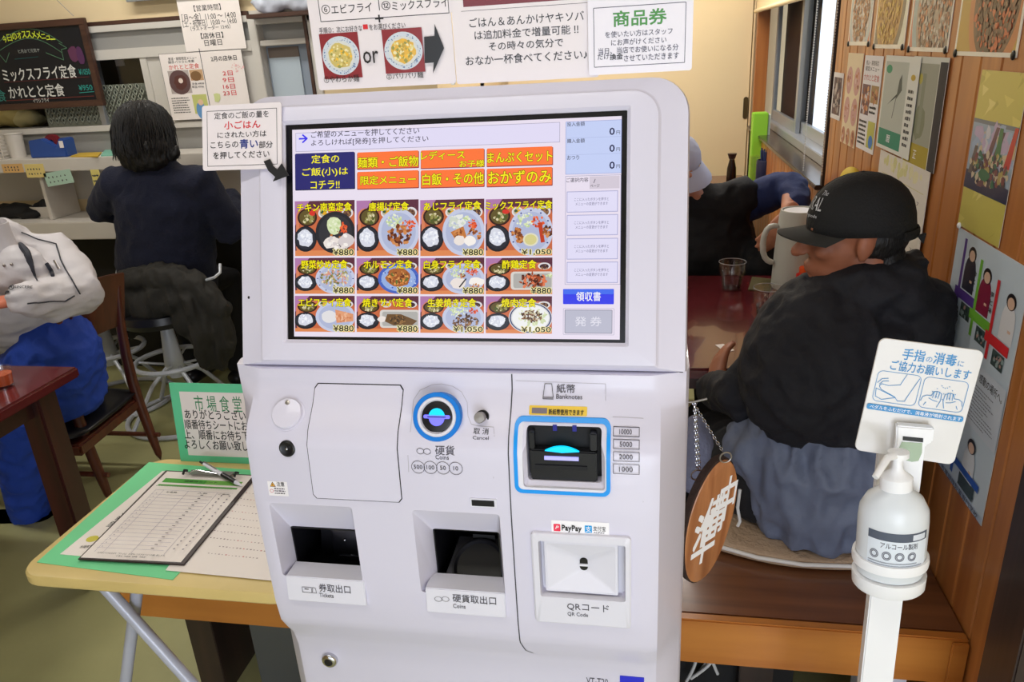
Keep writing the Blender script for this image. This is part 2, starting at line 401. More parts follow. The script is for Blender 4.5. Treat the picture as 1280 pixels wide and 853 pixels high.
# ------------------------------------------------------------------ materials
M = dict(
 white=mat('machine_white', S(214, 211, 228), .38, coat=.15),
 white2=mat('white_plastic', S(222, 221, 232), .4),
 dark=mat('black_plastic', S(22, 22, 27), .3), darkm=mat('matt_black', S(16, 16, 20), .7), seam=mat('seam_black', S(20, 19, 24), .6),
 steel=mat('dark_steel', S(70, 70, 78), .32, .9), chrome=mat('chrome', S(200, 200, 205), .12, 1), brushed=mat('brushed_metal', S(160, 155, 150), .35, .9),
 cyan=mat('cyan_light', S(0, 120, 200), .4, emit=S(0, 215, 255), es=1.0), blue=mat('blue_light', S(40, 60, 220), .4, emit=S(140, 130, 255), es=.9),
 lblue=mat('ring_blue', S(0, 120, 215), .35), dimblue=mat('dim_blue', S(10, 10, 60), .4, emit=S(30, 30, 160), es=.5),
 cream=mat('cream_wall', S(226, 205, 165), .8, bump=.05, bscale=120), creamd=mat('cream_door', S(232, 212, 172), .55),
 floor=mat('olive_linoleum', S(168, 166, 118), .45, vary=.12, vscale=2.5, bump=.03, bscale=60),
 greyp=mat('grey_panel', S(150, 149, 146), .5), whitep=mat('painted_white', S(205, 201, 194), .5), alu=mat('aluminium', S(175, 180, 188), .35, .6),
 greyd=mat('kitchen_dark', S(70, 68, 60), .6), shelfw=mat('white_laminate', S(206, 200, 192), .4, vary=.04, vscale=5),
 plank=wood('pine_plank', S(196, 128, 66), S(160, 92, 42), 'z', .38, .6, .25, True),
 sill=wood('dark_sill', S(62, 48, 44), S(42, 32, 30), 'y', .25), pillar=wood('red_pillar', S(172, 112, 90), S(136, 82, 64), 'z', .45), darkw=wood('dark_trim', S(58, 40, 34), S(38, 27, 24), 'z', .5),
 benchf=wood('bench_fascia', S(206, 134, 58), S(178, 106, 42), 'x', .35, .5, .3), bencht=wood('bench_top', S(134, 84, 50), S(104, 62, 36), 'x', .35, .7, .3),
 lacq=mat('red_lacquer', S(88, 26, 32), .16, coat=.4, vary=.12, vscale=6), lacqd=mat('lacquer_edge', S(48, 22, 24), .3), legw=wood('table_leg_wood', S(66, 26, 24), S(44, 18, 18), 'z', .35),
 chairw=wood('chair_wood', S(98, 44, 28), S(70, 30, 22), 'z', .35), seatb=mat('black_vinyl', S(28, 28, 32), .3),
 stool=mat('stool_grey', S(196, 200, 208), .35, .1), board=mat('chalk_black', S(22, 24, 30), .5), boardf=wood('board_frame', S(84, 54, 42), S(60, 38, 30), 'x', .5),
 navy=mat('navy_fleece', S(17, 21, 42), .95, bump=.35, bscale=140, sheen=.03), hair=mat('black_hair', S(17, 14, 14), .5, bump=.3, bscale=90, stretch=(3, 3, .4)),
 skin=mat('skin', S(186, 126, 98), .55, vary=.08, vscale=14), skint=mat('tanned_skin', S(150, 92, 66), .5, vary=.12, vscale=12), skinr=mat('ruddy_skin', S(196, 112, 84), .5, vary=.1, vscale=12),
 olive=mat('olive_coat', S(40, 38, 34), .8, bump=.2, bscale=50, vary=.15, vscale=5), jacket=mat('grey_white_jacket', S(196, 192, 196), .7, bump=.12, bscale=60),
 blue_tr=mat('blue_workwear', S(30, 66, 168), .75, bump=.2, bscale=60), bluec=mat('bright_blue_cloth', S(30, 90, 215), .7),
 blackj=mat('black_jacket', S(19, 19, 27), .78, bump=.2, bscale=70), slate=mat('slate_jacket', S(100, 108, 130), .6, bump=.15, bscale=70), cap=mat('black_cap', S(18, 18, 19), .8, bump=.25, bscale=220),
 brim=mat('cap_brim', S(38, 37, 34), .8), vest=mat('black_vest', S(13, 13, 19), .8, bump=.2, bscale=50), sleeve=mat('royal_navy_sleeve', S(30, 44, 92), .8, bump=.2, bscale=60),
 bandana=mat('bandana', S(190, 196, 220), .8), darktr=mat('dark_trousers', S(20, 21, 26), .85, bump=.2, bscale=60),
 mesh=mat('woven_rush', S(180, 154, 128), .9, bump=.6, bscale=90), rushb=mat('white_band', S(225, 220, 215), .6),
 ftop=mat('cream_laminate', S(214, 190, 124), .35, vary=.05, vscale=10), fedge=mat('cream_edge', S(206, 190, 132), .35), fleg=mat('pale_tube', S(186, 190, 208), .3, .1),
 green=mat('mint_card', S(110, 214, 150), .5), paper=mat('paper', S(240, 232, 228), .7), clip=mat('clipboard_dark', S(52, 36, 36), .4), 
 disp=mat('dispenser_white', S(248, 249, 252), .35), bottle=mat('bottle_plastic', S(238, 244, 250), .25, trans=.12), bottleg=mat('label_green', S(170, 190, 165), .5),
 sign_wood=wood('slice_wood', S(216, 150, 98), S(138, 78, 44), 'z', .4, .9), bark=mat('bark', S(52, 36, 30), .9, bump=.5, bscale=60),
 fuzzy=mat('grey_fleece', S(110, 114, 138), .95, bump=.4, bscale=120), glass=glassy('drinking_glass', (1, 1, 1, 1), .25, .99, flat=.1), pane=glassy('window_glass', (.96, .98, 1, 1), .2, .97, flat=.06), water=glassy('water', (.95, .97, 1, 1), .25, .98),
 pot=mat('pot_white', S(196, 196, 188), .35), red=mat('red_cap', S(215, 40, 30), .35), orange=mat('orange_cap', S(240, 90, 30), .4), soy=mat('soy_sauce', S(24, 12, 10), .15), packet=mat('packet_olive', S(96, 88, 52), .35),
 lime=mat('lime_plastic', S(150, 214, 60), .5), bluec2=mat('tape_blue', S(44, 78, 150), .4), maroon=mat('maroon', S(112, 28, 40), .4), bead=mat('bead_white', S(214, 210, 204), .4),
 lamp=mat('lamp_tube', S(255, 255, 250), .5, emit=(1, .97, .92, 1), es=6), housing=mat('lamp_housing', S(235, 235, 232), .5), cable=mat('white_cable', S(205, 205, 205), .5),
 ceil=mat('ceiling_board', S(214, 208, 196), .8), outside=mat('outside_render', S(40, 36, 44), .9), blackc=mat('black_clip', S(25, 27, 24), .4), cordb=mat('dark_cord', S(50, 50, 56), .5),
)
PR = attrmat('print_matt', .65); PG = attrmat('print_laminated', .32, coat=.25); SCR = attrmat('screen_glow', .12, emit=.95, spec=.35); PHOTO = attrmat('print_photo', .4, noise_amt=.5, nscale=70)
CHALK = attrmat('chalk_ink', .9)

# ------------------------------------------------------------------ structure
def struct(name, g, m, parent=None, **k):
    o = g.out(name, m, parent, **k)
    if parent is None: o['kind'] = 'structure'
    return o
XR = .6
struct('floor', G().box(-4.7, .73, -1.8, 5.3, -.05, 0).box(.73, 1.7, -1.8, 1.2, -.05, 0), M['floor'])
struct('ceiling', G().box(-4.7, .73, -1.8, 5.3, CEIL, CEIL + .05).box(.73, 1.7, -1.8, 1.2, CEIL, CEIL + .05), M['ceil'])
struct('wall_left', G().box(-4.7, -4.6, -1.8, 5.3, 0, CEIL), M['cream'])
g = G().box(-4.7, -1.15, -1.9, -1.8, 0, CEIL).box(1.25, 1.7, -1.9, -1.8, 0, CEIL).box(-1.15, 1.25, -1.9, -1.8, 2.15, CEIL)
struct('wall_front', g, M['cream'])
struct('wall_right_entrance', G().box(1.6, 1.7, -1.8, 1.1, 0, CEIL).box(.8, 1.6, 1.1, 1.2, 0, CEIL), M['cream'])
# far wall with the sliding door
YB = 5.0
xj = A(937, 100, YB).x
struct('wall_back', G().box(-1.0, XR + .2, YB + .06, YB + .16, 0, CEIL), M['cream'])
d = thing('door_1', None, None, (.1, YB, 0), kind='structure')
G().box(-.9, xj, YB, YB + .035, 0, 2.05).out('door_panel', M['creamd'], d, bevel=.002)
G().box(xj + .006, XR - .003, YB - .012, YB + .05, 0, 2.1).out('door_frame', M['creamd'], d, bevel=.002)
hc = A(931.8, 135, YB)
fr = Frame((hc.x, YB, hc.z))
lp = lambda s: rrect(-.014 * s, -.065 * s - (1 - s) * .03, .014 * s, .065 * s + (1 - s) * .03, .014 * s, 6)
rings(G(), fr, [(lp(1), -.004), (lp(1), .004), (lp(.8), .004), (lp(.8), .001)]).out('door_pull', mat('bronze', S(96, 80, 52), .4, .6), d, smooth=True)

# right wall: upright boards, each a piece of its own
wr = struct('wall_right', G().box(XR + .018, XR + .12, 1.1, 2.85, 0, CEIL).box(XR + .018, XR + .12, 2.85, 5.1, 0, .97).box(XR + .018, XR + .12, 2.85, 5.1, 2.2, CEIL), M['darkw'])
PW = .0925
pb = G().box(XR, XR + .018, -PW / 2 + .0022, PW / 2 - .0022, 0, CEIL).mesh(bevel=.003, seg=1)
ps = G().box(XR, XR + .018, -PW / 2 + .0022, PW / 2 - .0022, 0, .972).mesh(bevel=.003, seg=1)
p0 = link('plank', pb, M['plank'], origin=(XR, 0, 0)); p1 = link('plank', ps, M['plank'], origin=(XR, 0, 0))
def place(o, y, first):
    q = o if first else o.copy()
    if not first: C.objects.link(q)
    q.parent = wr; q.location = Vector((XR, y, 0)) - WL[wr.name]
n = 0
y = 1.2
while y + PW / 2 < 2.86: place(p0, y, n == 0); y += PW; n += 1
n = 0
while y + PW / 2 < 5.03: place(p1, y, n == 0); y += PW; n += 1
yw = 2.868
G().box(XR - .004, XR + .12, yw - .03, yw, .99, 2.2).out('window_jamb', M['darkw'], wr, bevel=.002)
# window 1 in the right wall
w1 = thing('window_1', None, None, (.7, 3.9, .99), kind='structure')
XW = .715
G().box(XR - .02, XW + .1, yw, 4.98, .972, .99).out('window_sill', M['sill'], w1, bevel=.003)
G().box(XR + .005, .672, 4.93, 4.985, .99, 2.2).out('window_casing', M['plank'], w1, bevel=.002)
G().box(XW - .03, XW + .05, yw, 4.98, .99, 1.03).box(XW - .03, XW + .05, yw, 4.98, 2.15, 2.2).out('window_frame', M['alu'], w1, bevel=.003)
def sash(y0, y1, X, nm='sash'):
    s = G()
    s.box(X, X + .022, y0, y0 + .05, 1.03, 2.15).box(X, X + .022, y1 - .05, y1, 1.03, 2.15).box(X, X + .022, y0 + .05, y1 - .05, 1.03, 1.085).box(X, X + .022, y0 + .05, y1 - .05, 2.1, 2.15)
    o = s.out(nm, M['alu'], w1, bevel=.002)
    G().box(X + .008, X + .012, y0 + .05, y1 - .05, 1.085, 2.1).out('pane', M['pane'], o)
sash(4.12, 4.96, XW); sash(2.9, 4.2, XW + .026)
G().box(XW + .055, XW + .058, 4.0, 4.97, 1.03, 2.15).out('fly_screen', mat('fly_screen_mesh', S(26, 22, 30), .9), w1)
struct('wall_outside', G().box(1.0, 1.04, 5.75, 9, -.5, 4), M['outside'])
# roller blind and its bead chains
bl = thing('roller_blind', 'cream roller blind pulled up above the bright window in the boarded wall', 'blind', (XR - .015, 3.9, 1.66))
zb = AX(950, 12, XR - .02).z
g = G(); rows = []
for k in range(9): rows.append([(XR - .012 - .004 * sin(k * .7), yw + .03, zb + k * .06), (XR - .012, 4.9, zb + k * .06)])
g.grid(rows, (.0015, 0, 0)).out('blind_fabric', M['creamd'], bl, smooth=True)
G().tube([(XR - .014, yw + .02, zb), (XR - .014, 4.92, zb)], .011, 10).out('bottom_rail', M['creamd'], bl, smooth=True)
def chain(px0, py0, px1, py1, X):
    a, b = AX(px0, py0, X), AX(px1, py1, X); g = G(); n = int((a.z - b.z) / .009) + 8
    for k in range(n + 10):
        z = b.z + k * .009
        if z > 2.15: break
        g.ell((X, b.y + .012 * sin(k * .07), z), (.003, .003, .0034), n=6, m=4)
    g.tube([(X, b.y, b.z), (X, b.y, 2.15)], .0008, 4)
    return g.out('bead_chain', M['bead'], bl, kind='stuff')
chain(1022, 20, 1004, 213, XR - .022); chain(1030, 20, 1027, 218, XR - .03)

# foreground post at the right
struct('trim_1', G().box(.582, .8, .98, 1.1, 0, CEIL), M['pillar'], bevel=.004)
struct('trim_2', G().box(.553, .58, 1.0, 1.1, 0, CEIL), M['darkw'], bevel=.003)
G_ = G(); pts = [A(1222, 690, 1.09), A(1226, 720, 1.09), A(1219, 735, 1.09), A(1222, 760, 1.09), A(1214, 800, 1.09)]

# left partition with serving hatches, all at y = 3.5
YP = 3.5; XE = -.95
def band(z0, z1, m, y0=YP, y1=YP + .08, x0=-4.6, x1=XE): return G().box(x0, x1, y0, y1, z0, z1), m
wp = struct('wall_partition', G().box(-4.6, XE, YP, YP + .08, 1.735, CEIL).box(-4.6, XE, YP, YP + .08, 0, .9).box(XE - .08, XE, YP + .08, YB + .06, 0, CEIL), M['cream'])
xa, xb = A(205, 110, YP).x, A(321, 80, YP).x      # hatch opening right end; pillar before window 2
for z0, z1, m, dy, nm in ((1.716, 1.735, 'boardf', .02, 'trim_strip'), (1.688, 1.716, 'whitep', .025, 'head_rail'), (1.611, 1.688, 'greyp', .005, 'grey_panel'), (1.565, 1.611, 'whitep', .025, 'upper_rail'),
                          (1.238, 1.266, 'whitep', .03, 'lower_rail'), (1.1, 1.238, 'greyp', .005, 'grey_panel'), (.9, 1.1, 'whitep', .0, 'back_panel')):
    G().box(-4.6, xb, YP - dy, YP + .08, z0, z1).out(nm, M[m], wp, bevel=.0015)
G().box(xa - .05, xb, YP - .012, YP + .08, 1.266, 1.565).out('wall_panel', M['whitep'], wp)
G().box(xa - .085, xa - .05, YP - .02, YP + .06, 1.266, 1.565).out('stile', M['whitep'], wp, bevel=.002)
# kitchen behind the hatch
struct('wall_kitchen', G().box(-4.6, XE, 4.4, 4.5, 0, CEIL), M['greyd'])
xw0 = A(124, 110, YP).x
w2 = thing('window_2', None, None, (-2.2, YP, 1.266), kind='structure')
G().box(xw0 - .03, xw0, YP - .005, YP + .05, 1.266, 1.565).out('sash', M['alu'], w2, bevel=.002)
G().box(xw0, xa - .085, YP + .02, YP + .024, 1.266, 1.565).out('pane', M['pane'], w2)
p = Pr(Frame((xw0, YP + .0185, 1.266)), step=.0002)
ww = xa - .085 - xw0; zt = 1.452 - 1.266
p.rect(-.35, 0, ww, zt, S(122, 126, 112))
for j in range(8):
    for i in range(26):
        x = -.33 + i * .036 + (j % 2) * .018; z = .004 + j * .024
        if x + .018 > ww or z + .045 > zt + .012: continue
        p.clip = (-.35, 0, ww, zt)
        p.poly([(x, z), (x + .017, z + .024), (x, z + .048), (x - .017, z + .024)], S(96, 98, 88), False)
        p.w += .00001; p.poly([(x, z + .008), (x + .0125, z + .026), (x, z + .043), (x - .0125, z + .026)], S(150, 156, 142), False)
        p.poly([(x, z + .016), (x + .006, z + .026), (x, z + .036), (x - .006, z + .026)], S(130, 138, 124), True)
p.out('patterned_film', PR, w2)
# window 3: small white sliding window right of the notices
x0, x1 = A(318, 60, YP).x, A(400, 60, YP).x
w3 = thing('window_3', None, None, (x0, YP, 1.2), kind='structure')
z1 = A(350, 20, YP).z; zm = A(350, 53, YP).z; zl = A(350, 118, YP).z - .12
g = G().box(x0, x0 + .04, YP - .03, YP + .05, zl, z1).box(x0 + .04, x1, YP - .03, YP + .05, z1 - .03, z1).box(x0 + .04, x1, YP - .02, YP + .05, zm - .012, zm + .012).box(x1 - .035, x1, YP - .03, YP + .05, zl, z1)
g.out('window_frame', M['whitep'], w3, bevel=.003)
G().box(x1 - .05, x1 - .036, YP - .036, YP + .03, zl, z1).out('window_edge', M['boardf'], w3)
G().box(x0 + .04, x1 - .05, YP + .03, YP + .034, zm + .012, z1 - .03).out('upper_pane', M['greyp'], w3)
G().box(x0 + .04, x1 - .05, YP + .036, YP + .04, zl, zm - .012).out('pane', mat('frosted_pane', S(150, 162, 178), .25), w3)
G().box(x0 + .05, x1 - .12, YP + .028, YP + .035, zl, A(350, 72, YP).z).out('frosted_film', mat('film_pale', S(186, 200, 212), .6), w3)
G().box(x0 + .05, x1 - .12, YP + .03, YP + .035, A(350, 72, YP).z, zm - .02).out('brown_film', mat('film_brown', S(120, 108, 100), .6), w3)  # plain brown film on the pane, directly above the pale film
G().box(x1, XE, YP - .02, YP + .08, .9, 1.735).out('wall_panel', M['cream'], wp)
G().box(x0 + .04, x1, YP, YP + .08, .9, zl).box(x0 - .0, x1, YP, YP + .08, z1, 1.735).out('wall_panel', M['whitep'], wp)
# little cornice board above with a folded plastic bag
cb = thing('ledge_board', 'dark wooden ledge board above the small white window', 'board', (x0, YP - .1, 1.7))
zz = A(350, 16, YP - .06).z
G().box(A(312, 16, YP - .06).x, -1.35, YP - .1, YP, zz - .018, zz).out('board', M['boardf'], cb, bevel=.002)
me = organic(G().ell((A(338, 4, YP - .05).x + .0, YP - .05, zz + .05), (.09, .035, .06)).ell((A(375, 4, YP - .05).x, YP - .05, zz + .052), (.085, .035, .06)), .012, 3, .014, .05, 3)
for v in me.vertices: v.co.z = max(v.co.z, zz + .001)
link('plastic_bag', me, mat('bag_plastic', S(206, 212, 228), .3, trans=.1), top=('pale translucent plastic bag lying on the ledge board above the small white window', 'plastic bag'))

# counter, shelf and their supports under the hatch
ct = thing('order_counter', 'long white laminate counter where the woman in navy sits', 'counter', (-3, 3.35, 0))
G().box(-4.5, XE, 3.2, 3.498, .755, .841).out('counter_top', M['shelfw'], ct, bevel=.004)
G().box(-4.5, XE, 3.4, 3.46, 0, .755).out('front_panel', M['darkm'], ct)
sh = thing('wall_shelf', 'white shelf board over the counter carrying the blue tape dispenser', 'shelf', (-3, 3.38, 1.08))
xs1 = A(156, 200, 3.25).x
G().box(-4.5, XE, 3.25, 3.474, 1.078, 1.139).out('shelf_board', M['shelfw'], sh, bevel=.003)
for xx in (-4.4, A(78, 240, 3.4).x): G().box(xx, xx + .02, 3.27, 3.47, .842, 1.078).out('shelf_support', M['shelfw'], sh, bevel=.002)
# ceiling fittings
lp0 = None
for i, (x, y, ln, pw) in enumerate(LAMPS):
    t = thing('fluorescent_fitting', 'long white fluorescent ceiling fitting ' + ('above the spot before the machine', 'above the dark red table at the left', 'above the woman at the counter', 'nearest the cream sliding door')[i], 'ceiling light', (x, y, CEIL - .07), 'ceiling fluorescent fittings')
    G().box(x - ln / 2, x + ln / 2, y - .08, y + .08, CEIL - .04, CEIL - .0005).out('lamp_housing', M['housing'], t, bevel=.004)
    for s in (-.045, .045): G().tube([(x - ln / 2 + .02, y + s, CEIL - .057), (x + ln / 2 - .02, y + s, CEIL - .057)], .014, 10).out('lamp_tube', M['lamp'], t, smooth=True)
# ------------------------------------------------------------------ ticket vending machine
MX0, MX1 = -.522, .047
PROF = [(1.146, .800), (1.127, .797), (1.108, .783), (1.085, .760), (1.068, .751), (1.03, .748), (.99, .745), (.90, .744), (.83, .744), (.795, .748), (.772, .760), (.752, .772), (.725, .778), (.3, .778), (.02, .778)]
def yp(z):
    for (a, b), (c, d) in zip(PROF, PROF[1:]):
        if a >= z >= c: t = (a - z) / (a - c); t = t; return b + (d - b) * t
    return PROF[0][1] if z > PROF[0][0] else PROF[-1][1]
vm = thing('ticket_vending_machine', 'tall white meal ticket vending machine with large lit touch screen', 'vending machine', (-.24, .95, 0))
def FP(x, y):
    Y = .77
    for _ in range(12): p = A(x, y, Y); Y = .5 * Y + .5 * yp(p.z)
    p = A(x, y, Y); return p.x, p.z
class FrontFrame:
    def __call__(s, u, v, w=0): return Vector((u, yp(v) - w, v))
    def px(s, x, y): return FP(x, y)
FFm = FrontFrame()
# lower cabinet: profile swept sideways, chamfered side strips, then openings cut
zs = []
for (a, b), (c, d) in zip(PROF, PROF[1:]):
    k = 3 if a > .72 and a - c > .012 else 1
    zs += [a + (c - a) * i / k for i in range(k)]
zs.append(.02)
g = G(); cols = [(MX0, .83), (MX0 + .004, .815), (-.489, None), (-.477, None), (-.2, None), (-.1, None), (.002, None), (.014, None), (MX1 - .004, .815), (MX1, .83)]
n = len(zs); YBK = 1.14
for x, yy in cols:
    for z in zs:
        e = .004 if abs(x + .489) < .001 or abs(x - .014) < .001 else 0
        g.v.append((x, (yp(z) + e) if yy is None else yy, z))
for i in range(len(cols) - 1):
    for k in range(n - 1): g.f.append((i * n + k, i * n + k + 1, (i + 1) * n + k + 1, (i + 1) * n + k))
b = len(g.v); L = len(cols) - 1
g.v += [(MX0, YBK, zs[0]), (MX0, YBK, zs[-1]), (MX1, YBK, zs[0]), (MX1, YBK, zs[-1])]
g.f += [tuple(range(n)) + (b + 1, b), tuple(L * n + k for k in range(n)) + (b + 3, b + 2), (b, b + 1, b + 3, b + 2), tuple(i * n for i in range(L + 1)) + (b + 2, b), tuple(i * n + n - 1 for i in range(L + 1)) + (b + 3, b + 1)]
body = g.mesh()
def frustum(o, i, dep, back=None):
    """o, i: (x0,z0,x1,z1) outer and inner rims; o at the front surface, i at depth"""
    q = G(); fr = Frame((0, .70, 0))
    loops = [(rrect(*o, .004, 3), 0), (rrect(*o, .004, 3), -(yp((o[1] + o[3]) / 2) - .70)), (rrect(*i, .004, 3), -(yp((o[1] + o[3]) / 2) - .70 + dep))]
    if back: loops.append((rrect(*i, .004, 3), -(yp((o[1] + o[3]) / 2) - .70 + dep + back)))
    return rings(q, fr, loops).mesh()
def fbox(x0, y0, x1, y1):
    a, b = FP(x0, (y0 + y1) / 2)[0], FP((x0 + x1) / 2, y1)[1]; c, d = FP(x1, (y0 + y1) / 2)[0], FP((x0 + x1) / 2, y0)[1]
    return [a, b, c, d]
tk_o = fbox(346, 631, 446, 723); tk_o[0] = FP(340, 650)[0]; tk_o[1] = FP(400, 723)[1]
def dbox(x0, y0, x1, y1, Y): a, b = A(x0, (y0 + y1) / 2, Y).x, A((x0 + x1) / 2, y1, Y).z; return [a, b, A(x1, (y0 + y1) / 2, Y).x, A((x0 + x1) / 2, y0, Y).z]
tk_i = dbox(370, 660, 452, 724, .777); tk_i[2] = min(tk_i[2], tk_o[2] - .001)
co_o = fbox(521, 640, 628, 744); co_i = dbox(545, 663, 627, 741, .775); co_i[2] = min(co_i[2], co_o[2] - .001)
bn = fbox(653, 527, 756, 611); qr = fbox(675, 676, 782, 746)
body = boolean(body, frustum(tk_o, tk_i, .032, .10)); body = boolean(body, frustum(co_o, co_i, .03, .10))
body = boolean(body, frustum(bn, [bn[0] + .004, bn[1] + .004, bn[2] - .004, bn[3] - .004], .006, .06))
body = boolean(body, frustum(qr, [qr[0] + .002, qr[1] + .002, qr[2] - .002, qr[3] - .002], .012, 0.002))
o = link('lower_cabinet', body, M['white'], vm); shade(body, 28)
def fr_at(box, w=0): return Frame((0, yp((box[1] + box[3]) / 2) - w, 0))

# seams
def strip(name, pts, wd, off=.0006, m='seam'):
    p_ = Pr(FFm, w0=off); 
    for (a, b_), (c, d_) in zip(pts, pts[1:]):
        k = max(1, int(math.hypot(c - a, d_ - b_) / .006))
        for i in range(k):
            t, u = i / k, (i + 1) / k
            p_.line([(a + (c - a) * t, b_ + (d_ - b_) * t), (a + (c - a) * u, b_ + (d_ - b_) * u)], wd, lin3(60)); p_.w = off
    return p_.out(name, PR, vm)
def lin3(k): return S(k, k, k + 6)
sx = FP(637, 600)[0]
strip('panel_seam', [(sx, 1.145), (sx, .79), (sx + .004, .765), (sx + .012, .757)], .0014)
# cover panel
c0, c1 = FP(393, 622), FP(504, 482)
def plate(name, x0, z0, x1, z1, off, m, seam=True, r=.004):
    for nm, e, of, mm in ((('seam'), .0010, off * .5, 'seam'), (name, 0, off, m)):
        if nm == 'seam' and not seam: continue
        k = 26; g = G(); rows = []
        for i in range(k + 1):
            z = z0 - e + (z1 - z0 + 2 * e) * i / k; ins = 0
            for zz, s in ((z0 - e, 1), (z1 + e, 1)):
                dd = abs(z - zz)
                if dd < r: ins = r - math.sqrt(max(0, r * r - (r - dd) ** 2))
            rows.append([(x0 - e + ins, yp(z) - of, z), (x1 + e - ins, yp(z) - of, z)])
        g.grid(rows, (0, .0004, 0)).out(nm, M[mm], vm, smooth=True)
plate('cover_panel', c0[0], c0[1], c1[0], c1[1], .0012, 'white')

# round lock plate, cam locks
def disc(name, px, py, r, prof, m, n=28, parent=None, tilt=0):
    x, z = FP(px, py); g = G(); Mx = Matrix.Translation((x, yp(z), z)) @ Matrix.Rotation(radians(90) - math.atan2(yp(z + .01) - yp(z - .01), .02), 4, 'X')
    g.lathe([(rr * r, h) for rr, h in prof], n=n, M=Mx); return g.out(name, m, parent or vm, smooth=True)
lpl = disc('lock_cover', 360, 518, .0195, [(0, -.004), (1.12, -.004), (1.12, .0005), (1, .001), (1, .004), (.94, .0055), (0, .006)], M['white'])
disc('screw', 362, 505, .003, [(0, .004), (1, .004), (1, .0068), (0, .0072)], M['brushed'], 12, lpl)
disc('cam_lock', 359, 561, .0088, [(0, -.01), (1.2, -.01), (1.2, .0006), (1.05, .0014), (.95, .002), (.7, .001), (0, .0006)], M['dark'])
disc('key_slot', 359, 561, .0022, [(0, .0005), (1, .0012), (.7, .0026), (0, .003)], M['chrome'], 12)
ck = disc('chrome_lock', 413, 824, .0105, [(0, -.01), (1.1, -.01), (1.1, .004), (1, .006), (.75, .0075), (0, .0075)], M['chrome'])
disc('key_slot', 413, 824, .0062, [(0, .007), (1, .0077), (.8, .009), (0, .009)], M['dark'], 16)

# coin slot: blue ring, white bezel, black disc with the lit saturn-shaped slot
cx, cz = FP(549, 514.5); yy = yp(cz)
Mx = Matrix.Translation((cx, yy - .0105, cz - .002)) @ Matrix.Rotation(radians(90 - 24), 4, 'X') @ Matrix.Scale(.9, 4)
rim = G().lathe([(0, -.012), (.0262, -.012), (.0262, .0035), (.0205, .0035), (.020, -.006)], n=40, M=Mx).lathe([(.0305, -.012), (.0305, .003), (.0262, .003)], n=40, M=Mx)
coin = G().lathe([(.0262, -.04), (.0325, -.04), (.0325, .0015), (.0318, .0026), (.0264, .0026), (.0262, -.04)], n=44, M=Mx).out('blue_ring', M['lblue'], vm, smooth=True)
G().lathe([(.0208, -.02), (.0262, -.02), (.0262, .0028), (.0252, .004), (.0222, .004), (.0208, .001), (.0208, -.02)], n=44, M=Mx).out('slot_bezel', M['white2'], vm, smooth=True)
G().lathe([(0, -.02), (.0209, -.02), (.0209, .0002), (.018, .0012), (0, .0016)], n=36, M=Mx).out('coin_slot', M['dark'], vm, smooth=True)
def onslot(name, m, fn):
    pts = fn; g = G(); t = .0012
    g.prism([Mx @ Vector((u, -v, .0012)) for u, v in pts], (Mx.to_3x3() @ Vector((0, 0, t)))).out(name, M[m], vm)
Mx = Mx @ Matrix.Scale(1, 4)
arc = lambda r, a, b, n=14: [(r * cos(radians(a + (b - a) * k / n)), r * sin(radians(a + (b - a) * k / n))) for k in range(n + 1)]
flip = lambda P: [(x, -z) for x, z in P]
onslot('slot_light_upper', 'cyan', flip([(x, z + .0006) for x, z in arc(.0108, 5, 175)]))
onslot('slot_light_lower', 'blue', flip([(x, z - .0014) for x, z in arc(.0104, 185, 355)]))
bar = rrect(-.0178, -.0022, .0178, .0026, .002, 4)
onslot('slot_light_bar', 'blue', flip(bar))
g = G(); g.prism([Mx @ Vector((u, v, .0024)) for u, v in rrect(-.0125, -.0006, .0125, .0006, .0004, 2)], Mx.to_3x3() @ Vector((0, 0, .0008))).out('coin_slit', M['darkm'], vm)
# cancel button
x, z = FP(603, 521); Mx2 = Matrix.Translation((x, yp(z) - .001, z)) @ Matrix.Rotation(radians(90 - 22), 4, 'X')
G().lathe([(0, -.01), (.0082, -.01), (.0082, .0004), (.0074, .0006), (0, -.003)], n=24, M=Mx2).out('button_well', M['dark'], vm, smooth=True)
G().lathe([(0, -.002), (.0062, -.002), (.0066, .011), (.0058, .0125), (0, .0128)], n=24, M=Mx2 @ Matrix.Translation((-.001, 0, 0))).out('cancel_button', M['brushed'], vm, smooth=True)
# indicator window
bx = fbox(590, 625, 618, 632.5); f_ = fr_at(bx)
rings(G(), f_, [(rrect(bx[0] - .002, bx[1] - .002, bx[2] + .003, bx[3] + .002, .001, 2), -.001), (rrect(bx[0] - .002, bx[1] - .002, bx[2] + .003, bx[3] + .002, .001, 2), .001)]).out('indicator_frame', M['white2'], vm)
rings(G(), f_, [(rrect(*bx, .0005, 2), 0), (rrect(*bx, .0005, 2), .0016)]).out('indicator_window', M['dark'], vm)

